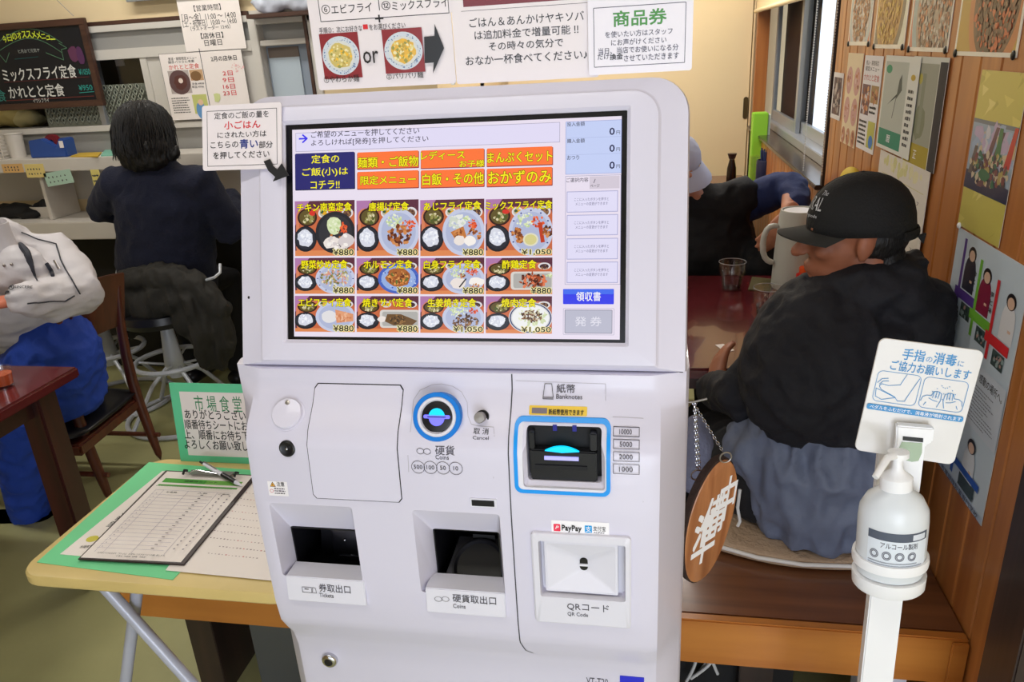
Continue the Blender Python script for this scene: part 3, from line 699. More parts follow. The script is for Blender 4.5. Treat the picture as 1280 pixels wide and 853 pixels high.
# ticket outlet: dark cup, steel flap, white lip
def cup(name, b, dep, m, parent=vm, wall=.002):
    y0 = yp((b[1] + b[3]) / 2) + .031; g = G(); X0, Z0, X1, Z1 = b; Y1 = y0 + dep
    e = .0006
    g.box(X0 + e, X0 + wall, y0, Y1, Z0 + e, Z1 - e).box(X1 - wall, X1 - e, y0, Y1, Z0 + e, Z1 - e).box(X0 + wall, X1 - wall, y0, Y1, Z0 + e, Z0 + wall).box(X0 + wall, X1 - wall, y0, Y1, Z1 - wall, Z1 - e).box(X0 + e, X1 - e, Y1 - wall, Y1, Z0 + e, Z1 - e)
    return g.out(name, m, parent)
tc_ = cup('ticket_outlet', tk_i, .09, M['dark'])
yt = yp(.9) + .05; X0, Z0, X1, Z1 = tk_i; wv = X1 - X0
fl = G(); fl.prism([(X0 + wv * .12, yt + .03, Z0 + .004), (X1 - .003, yt + .03, Z0 + .004), (X1 - .003, yt + .036, Z1 - .003), (X0 + wv * .2, yt + .036, Z1 - .003)], (0, .002, 0)).out('back_plate', M['steel'], tc_)
fl = rings(G(), Frame((0, yt + .02, 0)), [(rrect(X0 + wv * .38, Z0 + .003, X1 - .012, Z0 + (Z1 - Z0) * .68, .006, 4), -.006), (rrect(X0 + wv * .38, Z0 + .003, X1 - .012, Z0 + (Z1 - Z0) * .68, .006, 4), .0), (rrect(X0 + wv * .42, Z0 + .006, X1 - .016, Z0 + (Z1 - Z0) * .62, .005, 4), .002)])
fl.out('outlet_flap', M['steel'], tc_, smooth=True)
for u, v in ((.45, .82), (.74, .82), (.6, .48), (.82, .48)):
    G().ell((X0 + wv * u, yt + (.026 if v > .7 else .016), Z0 + (Z1 - Z0) * v), (.002, .0015, .002), n=10, m=6).out('rivet', M['chrome'], tc_, smooth=True)
G().tube([(X0 + wv * .5, yt + .014, Z0 + (Z1 - Z0) * .2), (X1 - .016, yt + .014, Z0 + (Z1 - Z0) * .2)], .0016, 8).out('flap_edge', M['chrome'], tc_, smooth=True)
def lip(name, x0, y0, x1, y1, tilt=.006):
    b = fbox(x0, y0, x1, y1); y_ = yp((b[1] + b[3]) / 2); g = G()
    g.prism([(b[0], y_ - .0015, b[3]), (b[0], y_ - .0055, b[1] + .003), (b[0], y_ - .003, b[1]), (b[0], y_ + .03, b[1]), (b[0], y_ + .03, b[3])], (b[2] - b[0], 0, 0))
    o = g.out(name, M['white2'], vm, bevel=.001); return b, y_
b1, y1_ = lip('ticket_lip', 361, 723, 457, 752)
b2, y2_ = lip('coin_lip', 534, 738, 632, 767)
# coin outlet: grey tray with round black bowl and glass flap
cc = cup('coin_outlet', co_i, .09, M['dark'])
X0, Z0, X1, Z1 = co_i; yt = yp(.88) + .032
G().prism([(X0 + .002, yt, Z0 + .003), (X1 - .002, yt, Z0 + .003), (X1 - .002, yt + .05, Z0 + .05), (X0 + .02, yt + .05, Z0 + .05)], (0, .001, -.002)).out('coin_tray', M['steel'], cc)
tl = Matrix.Translation(((X0 + X1) / 2 + .009, yt + .020, Z0 + .024)) @ Matrix.Rotation(radians(45), 4, 'X')
G().lathe([(0, -.002), (.034, -.002), (.036, .004), (.037, .005), (.0345, .0052), (.031, .0015), (0, .0012)], n=40, M=tl).out('coin_bowl', M['dark'], cc, smooth=True)
G().prism([(X0 + wv * .42, yt + .045, Z0 + .03), (X0 + wv * .42 + .03, yt + .045, Z0 + .03), (X0 + wv * .42 + .03, yt + .045, Z0 + .058), (X0 + wv * .42, yt + .045, Z0 + .058)], (0, .002, 0)).out('coin_chute', M['darkm'], cc)

# banknote unit
def drect(x0, y0, x1, y1, r, n=6, m=8):
    P = rrect(x0, y0, x1, y1, r, n); o = []
    for i, p_ in enumerate(P):
        q = P[(i + 1) % len(P)]; o.append(p_)
        if math.hypot(q[0] - p_[0], q[1] - p_[1]) > .02: o += [(p_[0] + (q[0] - p_[0]) * k / m, p_[1] + (q[1] - p_[1]) * k / m) for k in range(1, m)]
    return o
ybn = yp((bn[1] + bn[3]) / 2)
f_ = FFm; bo = fbox(642, 521, 763, 618); bni = fbox(653, 527, 756, 611)
g = rings(G(), f_, [(drect(*bo, .009, 6), -.003), (drect(*bo, .009, 6), .0018), (drect(bo[0] + .0045, bo[1] + .0045, bo[2] - .0045, bo[3] - .0045, .006, 6), .0018), (drect(bo[0] + .0045, bo[1] + .0045, bo[2] - .0045, bo[3] - .0045, .006, 6), -.002)], False, False)
g.out('blue_frame', mat('frame_blue', S(0, 150, 240), .35), vm, smooth=True)
e = .0045
g = rings(G(), f_, [(drect(bo[0] + e, bo[1] + e, bo[2] - e, bo[3] - e, .006, 6), -.003), (drect(bo[0] + e, bo[1] + e, bo[2] - e, bo[3] - e, .006, 6), .0012), (drect(*bni, .003, 6), .0006), (drect(bni[0] + .001, bni[1] + .001, bni[2] - .001, bni[3] - .001, .003, 6), -.014)], False, False)
g.out('note_bezel', M['white2'], vm, smooth=True)
X0, Z0, X1, Z1 = bn; wv, hv = X1 - X0, Z1 - Z0
nu = cup('note_unit', [X0 + .004, Z0 + .004, X1 - .004, Z1 - .004], .03, M['dark'])
yb = ybn + .006
G().box(X0 + .005, X1 - .005, yb + .014, yb + .03, Z0 + .005, Z1 - .005).out('back_block', M['darkm'], nu)
G().prism([(X0 + wv * .08, yb + .001, Z0 + .004), (X1 - wv * .1, yb + .001, Z0 + .004), (X1 - wv * .1, yb + .001, Z0 + hv * .58), (X0 + wv * .08, yb + .001, Z0 + hv * .6)], (0, .012, 0)).out('note_mouth', M['dark'], nu, bevel=.0015)
for a, c in ((.08, .14), (.82, .9)): G().box(X0 + wv * a, X0 + wv * c, yb + .002, yb + .014, Z0 + hv * .6, Z0 + hv * .9).out('guide', M['dark'], nu, bevel=.001)
G().box(X0 + wv * .14, X0 + wv * .78, yb - .0006, yb + .002, Z0 + hv * .27, Z0 + hv * .34).out('note_slot', M['darkm'], nu)
pr = [(X0 + wv * (.27 + .42 * t), yb - .0012, Z0 + hv * (.6 + .085 * (1 - (2 * t - 1) ** 2))) for t in [k / 12 for k in range(13)]]
G().prism(pr + [(X0 + wv * .48, yb - .0012, Z0 + hv * .575)], (0, .003, 0)).out('light_arrow', M['cyan'], nu)
G().box(X0 + wv * .26, X0 + wv * .68, yb - .001, yb + .002, Z0 + hv * .44, Z0 + hv * .5).out('light_bar', mat('lavender_light', S(150, 150, 220), .4, emit=S(170, 165, 235), es=.7), nu)
for u in (.36, .6): G().box(X0 + wv * u, X0 + wv * (u + .05), yb + .0125, yb + .015, Z0 + hv * .86, Z0 + hv * .96).out('blue_glow', M['dimblue'], nu)

# QR reader
qo = fbox(667, 667, 789, 779); f_ = fr_at(qo)
g = rings(G(), f_, [(rrect(*qo, .005, 5), -.004), (rrect(*qo, .005, 5), .0035), (rrect(qo[0] + .002, qo[1] + .002, qo[2] - .002, qo[3] - .002, .004, 5), .005), (rrect(*qr, .003, 5), .005), (rrect(qr[0] + .001, qr[1] + .001, qr[2] - .001, qr[3] - .001, .003, 5), -.0095), (rrect(qr[0] + .006, qr[1] + .004, qr[2] - .009, qr[3] - .004, .002, 5), -.0095)], False, False)
g.out('reader_housing', M['white2'], vm, smooth=True)
xc, zc = (qr[0] + qr[2]) / 2 + .001, (qr[1] + qr[3]) / 2
g = rings(G(), f_, [(rrect(qr[0] + .006, qr[1] + .004, qr[2] - .009, qr[3] - .004, .002, 5), -.0015), (rrect(qr[0] + .009, qr[1] + .007, qr[2] - .012, qr[3] - .007, .002, 5), -.001), (rrect(xc - .0055, zc - .010, xc + .0055, zc + .010, .005, 5), -.0102)], False, True)
g.out('reader_cone', M['white2'], vm, smooth=False)
rings(G(), f_, [(rrect(xc - .0048, zc - .009, xc + .0048, zc + .009, .0047, 6), -.0102), (rrect(xc - .0048, zc - .009, xc + .0048, zc + .009, .0047, 6), -.0094)]).out('reader_window', M['dark'], vm)
rings(G(), f_, [(rrect(xc - .0052, zc - .0022, xc + .0052, zc + .0008, .0005, 2), -.0096), (rrect(xc - .0052, zc - .0022, xc + .0052, zc + .0008, .0005, 2), -.008)]).out('reader_bar', M['white2'], vm)
# blue maker's block
b = fbox(775, 846, 805, 880)
rings(G(), fr_at(b), [(rrect(*b, .0006, 2), -.001), (rrect(*b, .0006, 2), .001)]).out('blue_badge', mat('badge_blue', S(40, 45, 205), .4), vm)

# lettering on the front
g6 = S(70, 68, 78); p = Pr(FFm, w0=.0004)
def fT(t, x0, y0, x1, y1, c=g6, b=.008): p.T(t, x0, y0, x1, y1, c, bold=b)
fT('硬貨', 544, 557, 568, 569); fT('Coins', 544.5, 569, 561, 574.5, g6, 0); fT('取 消', 592, 535, 611, 543, K); fT('Cancel', 591, 545, 611, 549.5)
def cpx(px, py): return FP(px, py)
for px, py in ((525.5, 564), (534, 564.5)):
    u, v = cpx(px, py); p.ring(u, v, .0046, .0006, K, 20, .0038)
for px, t in ((522.8, '500'), (538.3, '100'), (554, '50'), (570, '10')):
    u, v = cpx(px, 583.8 + (px - 523) * .035); p.ring(u, v, .0083, .0006, g6, 26); p.text(t, u - .0058, v - .0025, u + .0058, v + .0028, g6, bold=.0, keep=True)
fT('紙幣', 696, 480, 719, 491); fT('Banknotes', 695.5, 492.5, 728, 498.5, g6, 0)
a, c = cpx(679, 496), cpx(692, 479.5); p.line([(a[0], a[1]), (a[0] + .002, c[1]), (c[0] - .002, c[1]), (c[0], a[1]), (a[0], a[1]), (a[0], a[1] - .0016), (c[0], a[1] - .0016)], .0007, g6)
for i, t in enumerate(('10000', '5000', '2000', '1000')):
    q = (766.5, 532.8 + i * 15.7, 799.5, 545.4 + i * 15.6); p.FRM(*q, .0006, g6); p.T(t, 771 if i == 0 else 774, 536 + i * 15.7, 793 if i == 0 else 791, 542.5 + i * 15.6, g6, bold=0, keep=True)
fT('PayPay', 702.5, 656.5, 727, 665, K, .0); 
p.w = .0057; q = Pr(Frame((0, yp((qo[1] + qo[3]) / 2) - .0052, 0)), w0=.0002)
q.T('QRコード', 709, 755.5, 761, 765, g6, bold=0); q.T('QR Code', 709.5, 766, 735, 771.5, g6, bold=0)
q.out('reader_lettering', PR, vm)
p.w = .0008
# yellow new-note sticker
st = Pr(FFm, w0=.0004); st.RC(661.5, 507.5, 734, 519.5, S(236, 198, 70), r=.001); st.w = .0012; st.RC(665, 509.5, 684, 516.5, S(120, 110, 120)); st.RC(669, 511, 680, 515.5, S(225, 225, 230)); st.w = .0022; st.T('新紙幣使用できます', 686, 511, 730, 518, K, bold=.03)
st.out('yellow_sticker', PR, vm, label='yellow sticker above the banknote slot')
st = Pr(FFm, w0=.0004); st.RC(689.5, 652, 761.5, 668.5, S(248, 246, 250), r=.001); st.RC(692, 655, 700.5, 664, S(235, 50, 80), r=.001)
u, v = cpx(696.3, 659.5); st.line([(u - .0016, v - .0018), (u - .0003, v + .0022), (u + .0016, v + .0018), (u + .0014, v + .0002), (u - .0012, v)], .0009, W)
st.RC(731, 657, 740, 666, S(0, 155, 225), r=.0008); st.T('支', 732.3, 658, 738.8, 665, W, bold=.01); st.T('支付宝', 741.5, 658, 757, 664, K, bold=.0); st.T('ALIPAY', 742, 665, 756, 667, g6, bold=0)
st.T('PayPay', 702.5, 656.5, 727, 665, K, bold=.0); st.out('payment_sticker', PR, vm, label='white sticker with two payment logos')
# warning sticker
st = Pr(FFm, w0=.0004); st.RC(335.5, 602, 360, 620, S(236, 232, 236)); u, v = cpx(341, 605.8)
st.poly([(u - .004, v - .003), (u + .004, v - .003), (u, v + .004)], S(60, 45, 20)); st.poly([(u - .003, v - .0024), (u + .003, v - .0024), (u, v + .0028)], S(225, 165, 60)); st.rect(u - .0004, v - .0015, u + .0004, v + .001, K)
st.T('注意', 346, 602.5, 355.5, 608, K, bold=.02); u, v = cpx(340, 613.5); st.ring(u, v, .0024, .0005, S(200, 60, 60), 16); st.lines(*st.B(343.5, 609.5, 358, 618), 3, S(90, 80, 90)); st.out('warning_sticker', PR, vm)
# thin outlines of the two instruction overlays
p.w = .0003; lg = S(176, 172, 182)
ap = [(511, 590), (510, 570), (513, 540), (515, 520), (517, 500), (525, 488), (540, 481), (552, 480), (566, 483), (577, 490), (584, 503), (585, 520), (589, 530), (597, 532.5), (617, 534), (618, 545), (617, 598)]
p.line([cpx(*t) for t in ap], .0006, lg); p.line([cpx(*t) for t in ((645, 476), (757, 480), (757, 501))], .0005, lg); p.line([cpx(*t) for t in ((766, 521), (804, 523), (804, 628))], .0005, lg)
# tiny model lettering at the bottom
fT('VT-T20', 733, 848, 760, 856, g6, 0)
p.out('front_lettering', PR, vm)
# lip lettering
for (b, y_), (t, e, x0, x1, xe), k in (((b1, y1_), ('券取出口', 'Tickets', 399, 438, 417), 0), ((b2, y2_), ('硬貨取出口', 'Coins', 566, 620, 582), 1)):
    q = Pr(Frame((0, y_ - .0056, b[1] + .003), V=(0, .004, b[3] - b[1] - .003)), w0=.0005)
    py = 736 if k == 0 else 749.5
    q.T(t, x0, py - 5, x1, py + 5, g6, bold=0); q.T(e, x0 + .5, py + 6, xe, py + 11, g6, bold=0)
    if k: 
        for px in (548, 557): u, v = q.fr.px(px, 749); q.ring(u, v, .005, .0006, g6, 20, .0036)
    else: q.FRM(378, 734, 390, 741, .0006, g6); q.RC(381, 736, 386, 737, g6); q.line([q.fr.px(391, 741), q.fr.px(391, 734.5), q.fr.px(394.5, 735.5), q.fr.px(396, 741.5), q.fr.px(391, 741)], .0006, g6)
    q.out('lip_lettering', PR, vm)

# ---- upper housing with tilted screen
PU = Vector((-.508, .8, 1.15)); US = Frame(PU, (1, 0, 0), (0, .078, .228))
O = (0, .0, .551, .336)
def lp(x0, y0, x1, y1, r, rb=.002, n=8):
    o = []
    for cx_, cy_, a, q in ((x1, y1, 0, r), (x0, y1, 90, r), (x0, y0, 180, rb), (x1, y0, 270, rb)):
        sx_ = -1 if a in (0, 270) else 1; sy_ = -1 if a in (0, 90) else 1
        o += [(cx_ + sx_ * q + q * cos(radians(a + 90 * k / n)), cy_ + sy_ * q + q * sin(radians(a + 90 * k / n))) for k in range(n + 1)]
    return o
sc = (.0672, .0335, .4815, .2965)
loops = [(lp(*O, .042), -.10), (lp(*O, .042), -.016), (lp(.002, .001, .549, .334, .041), -.009), (lp(.031, .005, .520, .321, .032), -.001), (lp(.0325, .006, .5185, .3195, .031), -.0002), (lp(.035, .008, .516, .317, .029), .0032), (lp(.038, .010, .513, .314, .027), .004),
         (lp(sc[0] - .004, sc[1] - .004, sc[2] + .004, sc[3] + .004, .002), .004), (lp(*sc, .001, .001), .0), (lp(*sc, .001, .001), -.006)]
uh = rings(G(), US, loops).out('upper_housing', M['white'], vm, smooth=True)
# wedge behind so the head meets the cabinet, and the cabinet's top
G().box(MX0 + .004, MX1 - .004, .83, YBK, 1.13, 1.147).prism([(MX0 + .012, .84, 1.153), (MX0 + .012, 1.08, 1.153), (MX0 + .012, 1.08, 1.40), (MX0 + .012, .96, 1.42)], (.56 - .02, 0, 0)).out('rear_housing', M['white'], vm, bevel=.003)
G().box(MX0 + .016, MX1 - .008, .812, 1.0, 1.1455, 1.1535).out('dark_gap', M['seam'], vm)
# small hole at the left edge
u, v = US.px(308, 372); rings(G(), US, [(arc(.0018, 0, 330, 11), -.009), (arc(.0018, 0, 330, 11), .0)]) 
G().ell(US(u, v, -.0068), (.002, .002, .002), n=10, m=6).out('pin_hole', M['darkm'], vm)
rings(G(), US, [(lp(*sc, .001, .001), -.0058), (lp(*sc, .001, .001), -.002)]).out('screen_bezel', mat('bezel_black', S(14, 14, 20), .2), vm)
DI = Frame(US(0, 0, -.0019), US.U, US.V)
s = Pr(DI, step=.00002, w0=.0001)
x0, y0 = s.fr.px(366, 422.5)[0], s.fr.px(560, 423)[1]; x1, y1 = s.fr.px(777, 280)[0], s.fr.px(570, 151)[1]
dsp = (.0755, .0372, .4752, .2905)
s.rect(*dsp, S(234, 224, 240))
navyt, yel, dk = S(38, 36, 110), S(250, 238, 10), S(60, 40, 10)
s.RC(369.5, 159.5, 700, 184, S(226, 220, 246)); s.FRM(369.5, 159.5, 700, 184, .0006, S(170, 165, 190))
tx = S(50, 48, 66)
s.T('ご希望のメニューを押してください', 389, 161.5, 524, 170, tx, bold=.0); s.T('よろしければ[発券]を押してください', 389, 172, 535.5, 181, tx, bold=0)
u, v = s.fr.px(379, 173.5); ab = S(60, 50, 235)
s.line([(u - .005, v), (u + .005, v)], .002, ab); s.line([(u - .0005, v + .0045), (u + .005, v), (u - .0005, v - .0045)], .002, ab)
def btn(x0, y0, x1, y1, c, e):
    s.RC(x0, y0 + .8, x1, y1, e, r=.001); s.RC(x0 + .4, y0, x1 - .9, y1 - 1.2, c, r=.001)
btn(369, 191, 444, 237.5, navyt, S(25, 22, 70))
for t, q in (('定食の', (389.5, 193.5, 424, 204)), ('ご飯(小)は', (378, 209.5, 435, 221)), ('コチラ!!', (388.5, 226, 424.5, 236))): s.T(t, *q, yel, bold=.02)
org, orge = S(255, 118, 56), S(150, 60, 60)
for q in ((446.5, 189.5, 524, 211.5), (446.5, 214, 524, 236.5), (526, 187, 606, 210.5), (526, 212, 606, 235), (608.5, 184.5, 691.5, 208), (608.5, 210, 691, 233.5)): btn(*q, org, orge)
for t, q in (('麺類・ご飯物', (447.5, 196, 523, 209)), ('限定メニュー', (451, 219.5, 520, 230.5)), ('レディース', (526.5, 189, 581, 199.5)), ('お子様', (574.5, 200.5, 605.5, 209)), ('白飯・その他', (528.5, 216.5, 605, 231)),
             ('まんぷくセット', (609.5, 190, 690.5, 203)), ('おかずのみ', (610.5, 213.5, 689, 229.5))): s.T(t, *q, yel, bold=.022, outline=S(110, 80, 0), ow=.04)
# meal pictures
def tile(x0, y0, x1, y1, title, price, kind, tw=(0.06, .94)):
    s.w = .0006; a, b, c, d = s.B(x0, y0, x1, y1); w, h = c - a, d - b; s.clip = (a, b, c, d); asp = h / w
    X = lambda t: a + t * w
    Y_ = lambda t: b + t * h
    s.rect(a, b, c, d, S(92, 44, 62)); s.poly([(a, d), (a, Y_(.55)), (X(.25), d)], S(176, 120, 170)); s.rect(X(.02), Y_(.0), X(1), Y_(.86), S(214, 128, 92), r=w * .12); s.rect(X(.07), Y_(.05), X(1), Y_(.82), S(200, 104, 66), r=w * .08)
    s.rect(X(0), Y_(0), X(1), Y_(.1), S(222, 136, 84))
    E_ = lambda x, y, r, col, n=22, jit=0, ry=None: s.ell(X(x), Y_(y), w * r, h * (ry or r), col, n, jit)
    SP = lambda x, y, r, cols, n=40, k=.018: s.specks(X(x), Y_(y), w * r * .9, h * r * .9, cols, n, w * k, asp)
    E_(.21, .70, .165, S(52, 24, 22)); E_(.21, .70, .135, S(96, 82, 40)); SP(.22, .68, .1, [S(150, 146, 80), S(180, 170, 120), S(80, 92, 40), S(220, 210, 170)], 26, .022)
    if kind in (0, 3, 10): E_(.3, .78, .05, S(215, 50, 40), 10, .2)
    E_(.48, .77, .085, S(226, 222, 222)); E_(.48, .77, .06, S(190, 182, 160)); E_(.5, .77, .04, S(230, 170, 40), 12, .2); E_(.455, .79, .028, S(60, 90, 50), 10, .3)
    E_(.88, .77, .095, S(224, 220, 222)); E_(.88, .76, .068, S(120, 84, 58) if kind in (0, 1, 3, 4) else S(62, 36, 50)); SP(.88, .76, .06, [S(150, 110, 70), S(80, 50, 50)], 10)
    E_(.18, .31, .19, S(26, 28, 38), ry=.235); E_(.18, .32, .165, S(40, 42, 54), ry=.2); E_(.175, .33, .125, S(216, 218, 230), 16, .12, ry=.165); SP(.175, .34, .125, [S(244, 246, 252), S(206, 210, 226), S(228, 232, 242)], 46, .02)
    px, py, pr_, pk = .68, .42, .33, S(196, 202, 226)
    if kind in (7, 9):
        s.rect(X(.38), Y_(.12), X(1.02), Y_(.62), S(216, 212, 206), r=w * .05); s.rect(X(.42), Y_(.17), X(.99), Y_(.57), S(176, 174, 170), r=w * .03)
    else:
        E_(px, py, pr_, {0: S(36, 36, 44), 5: S(70, 100, 190), 11: S(214, 214, 216)}.get(kind, pk), 32, ry=.42 if kind != 0 else .38)
        E_(px, py, pr_ * .84, {0: S(48, 48, 56), 5: S(150, 175, 225), 11: S(240, 240, 240)}.get(kind, S(176, 184, 214)), 32, ry=.35 if kind != 0 else .32)
        if kind == 5: SP(px, py, .33, [S(40, 70, 170), S(200, 215, 240)], 60, .014); 
        if kind == 11: s.ring(X(px), Y_(py), w * .315, w * .02, S(50, 60, 110), 30, h * .40)
        if kind in (3, 4):
            for k in range(12): E_(px + .295 * cos(k * .52), py + .37 * sin(k * .52), .014, S(50, 60, 130), 8)
    cab = [S(214, 226, 180), S(190, 210, 150), S(232, 238, 208)]; car = [S(226, 84, 40), S(240, 110, 60), S(190, 60, 30)]
    fry = [S(150, 80, 36), S(196, 120, 60), S(120, 58, 28), S(210, 140, 84)]; wht = [S(236, 226, 220), S(214, 204, 204), S(246, 240, 234)]
    if kind == 0: E_(.66, .55, .12, cab[0], 12, .1, ry=.16); SP(.66, .55, .12, cab, 30); SP(.82, .5, .09, car, 24); SP(.72, .3, .16, fry, 22); E_(.6, .24, .12, wht[0], 12, .2); E_(.86, .28, .13, wht[1], 12, .2); SP(.72, .24, .2, wht, 30, .03)
    elif kind == 1: SP(.62, .62, .14, cab, 44); SP(.84, .54, .12, car, 36); SP(.7, .36, .2, fry + [S(90, 40, 24)], 60, .03)
    elif kind == 2: SP(.58, .6, .13, [S(230, 232, 226), S(206, 214, 200)], 36, .03); SP(.82, .56, .08, car, 24); SP(.72, .64, .06, cab, 12); s.poly([(X(.48), Y_(.42)), (X(.68), Y_(.52)), (X(.74), Y_(.3)), (X(.6), Y_(.2))], fry[1]); SP(.62, .38, .1, fry, 24); SP(.84, .36, .12, fry, 30); E_(.62, .27, .09, wht[0], 14, .08); E_(.78, .26, .09, wht[2], 14, .08)
    elif kind == 3: SP(.6, .62, .14, cab, 40); SP(.78, .6, .1, car, 22); s.line([(X(.82), Y_(.55)), (X(.86), Y_(.25))], w * .06, car[2]); SP(.48, .4, .08, fry + [S(90, 44, 26)], 26, .025); SP(.53, .3, .07, fry, 18, .025); SP(.93, .42, .09, fry + [S(80, 40, 24)], 26, .025); E_(.68, .28, .115, S(226, 222, 196)); E_(.68, .28, .09, S(214, 206, 140))
    elif kind == 4: SP(.68, .45, .27, [S(206, 196, 160), S(160, 150, 90), S(214, 150, 130), S(110, 110, 60), S(232, 226, 196)], 110, .024)
    elif kind == 5: E_(.68, .45, .2, S(170, 100, 50), 16, .1, ry=.26); SP(.68, .44, .2, [S(210, 130, 60), S(150, 80, 40), S(230, 160, 90), S(110, 56, 30), S(96, 110, 50)], 90, .024)
    elif kind == 6: SP(.58, .58, .14, cab, 40); SP(.82, .6, .1, car, 30); SP(.66, .5, .07, fry, 14); E_(.6, .3, .12, wht[0], 14, .1, ry=.15); s.line([(X(.62), Y_(.2)), (X(.72), Y_(.42))], w * .02, K); E_(.88, .34, .12, wht[2], 14, .12); SP(.86, .22, .08, fry, 14)
    elif kind == 7: SP(.72, .38, .22, [S(110, 44, 24), S(160, 70, 36), S(70, 26, 18), S(226, 120, 80)], 80, .03); SP(.95, .5, .06, cab, 12)
    elif kind == 8: E_(.58, .42, .13, S(226, 224, 226), 16, .05, ry=.17); s.poly([(X(.68), Y_(.62)), (X(.98), Y_(.5)), (X(.98), Y_(.3)), (X(.7), Y_(.25))], S(222, 150, 110)); SP(.82, .42, .14, [S(226, 160, 120), S(206, 130, 90), S(236, 184, 150)], 40, .03)
    elif kind == 9: E_(.42, .36, .08, wht[0], 12, .1); s.poly([(X(.46), Y_(.3)), (X(.5), Y_(.5)), (X(.72), Y_(.5)), (X(.98), Y_(.32)), (X(.9), Y_(.2)), (X(.6), Y_(.19))], S(110, 80, 50)); SP(.66, .35, .14, [S(70, 54, 40), S(150, 110, 66), S(96, 70, 46)], 50, .022)
    elif kind == 10: SP(.6, .6, .16, cab, 50); SP(.84, .6, .08, car, 22); SP(.72, .3, .22, [S(120, 84, 56), S(90, 60, 40), S(160, 120, 84), S(70, 46, 34)], 80, .024)
    elif kind == 11: SP(.7, .44, .25, [S(226, 230, 196), S(206, 216, 170)], 40, .03); SP(.7, .47, .17, [S(96, 62, 40), S(70, 44, 32), S(140, 100, 70), S(206, 190, 160)], 90, .022)
    s.clip = None
    th = 10.5
    s.T(title, x0 + (x1 - x0) * tw[0], y0 + 3, x0 + (x1 - x0) * tw[1], y0 + 3 + th, yel, bold=.03, outline=S(70, 50, 0), ow=.035)
    pw = 25 if len(price) == 4 else 36.5
    s.T(price, x1 - 1.5 - pw, y1 - 8.3, x1 - 1.2, y1 - .6, K, bold=.02, outline=S(240, 228, 160), ow=.07)
r1, r2, r3 = (251, 320), (322.5, 367.5), (370, 415)
for q in ((369, 251, 443.7, 320, 'チキン南蛮定食', '¥880', 0, (.04, .95)), (446, 250.2, 523.5, 320, '唐揚げ定食', '¥880', 1, (.2, .84)), (525.5, 249.5, 605.5, 320, 'あじフライ定食', '¥880', 2, (.06, .95)), (607.3, 248.5, 690.5, 320, 'ミックスフライ定食', '¥1,050', 3, (.0, 1)),
          (369, 322.5, 443.7, 367.5, '野菜炒め定食', '¥880', 4, (.11, .88)), (446, 322.5, 523.5, 367.5, 'ホルモン定食', '¥880', 5, (.12, .9)), (525.5, 322.5, 605.5, 368, '白身フライ定食', '¥880', 6, (.06, .94)), (607.3, 322.5, 690.5, 368, '酢鶏定食', '¥880', 7, (.25, .76)),
          (369, 370, 443.7, 415, 'エビフライ定食', '¥880', 8, (.06, .94)), (446, 370.3, 523.5, 415.5, '焼きサバ定食', '¥880', 9, (.1, .9)), (525.5, 370.5, 605, 416.5, '生姜焼き定食', '¥1,050', 10, (.12, .88)), (607.3, 370.5, 690, 417, '焼肉定食', '¥1,050', 11, (.24, .76))): tile(*q)
# right hand column
s.w = .0006
s.RC(707, 151, 777, 217.5, S(196, 208, 246)); s.FRM(707, 151, 777, 217.5, .0005, S(150, 160, 210))
for i, (t, w_) in enumerate((('投入金額', 22), ('購入金額', 22), ('おつり', 15))):
    s.T(t, 709, 152.5 + i * 21, 709 + w_, 158 + i * 21, tx, bold=0); s.T('0', 762, 160 + i * 21.2, 768.3, 168.8 + i * 21.2, S(20, 24, 70), bold=.03); s.T('円', 770.5, 163.5 + i * 21.2, 775, 168 + i * 21.2, tx, bold=0)
    if i: s.RC(707, 150.8 + i * 21, 777, 151.2 + i * 21, S(170, 180, 220))
s.FRM(706.5, 219.5, 776, 356, .0005, S(160, 160, 190)); s.RC(737, 220.5, 774.5, 236, S(212, 202, 216)); s.T('ご選択内容', 708, 222.5, 735.5, 228, tx, bold=0); s.T('/', 742, 224, 744.5, 229, tx, bold=0); s.T('ページ', 738, 230.5, 749.5, 234.5, tx, bold=0)
for a, b in ((239, 265.5), (268.5, 294.5), (298, 324.5), (327.5, 354)):
    s.RC(708.5, a, 772.5, b, S(226, 222, 248)); s.FRM(708.5, a, 772.5, b, .0009, S(176, 176, 214)); m_ = (a + b) / 2
    s.T('ここに入ったボタンを押すと', 718, m_ - 5, 761, m_ - 1, S(120, 118, 150), bold=0); s.T('メニューの変更ができます', 719.5, m_ + .6, 760, m_ + 4.6, S(120, 118, 150), bold=0)
s.RC(704, 361.5, 767.5, 380.5, S(50, 60, 235), r=.001); s.RC(704.6, 362, 767, 368, S(66, 110, 240), r=.001); s.T('領収書', 720.5, 365, 751, 376.5, W, bold=.02)
s.FRM(704, 385.5, 768, 419, .0006, S(190, 186, 206), r=.001); s.RC(706, 387.5, 765.5, 417, S(186, 186, 204), r=.001); s.FRM(706, 387.5, 765.5, 417, .0006, S(120, 120, 140), r=.001); s.T('発 券', 719, 396, 752, 408, S(226, 224, 236), bold=.01)
s.out('touch_screen', SCR, vm, label='lit touch screen with orange buttons and meal pictures')
# black arrow sticker pointing from the paper sign to the screen
ar = Pr(Frame(US(0, 0, .0115), US.U, US.V), w0=.0002)
poly = [(330, 202), (338, 199), (342, 208), (347, 212), (350, 208), (352.5, 204.5), (361.5, 219.5), (341.5, 227), (344.5, 221.5), (336, 214)]
P_ = [ar.fr(*ar.fr.px(*q)) for q in poly]
a_ = bpy.data.meshes.new('a'); G_a = G().prism(P_, US.N * .0012)
G_a.out('arrow_sticker', mat('arrow_black', S(30, 30, 34), .4), vm)
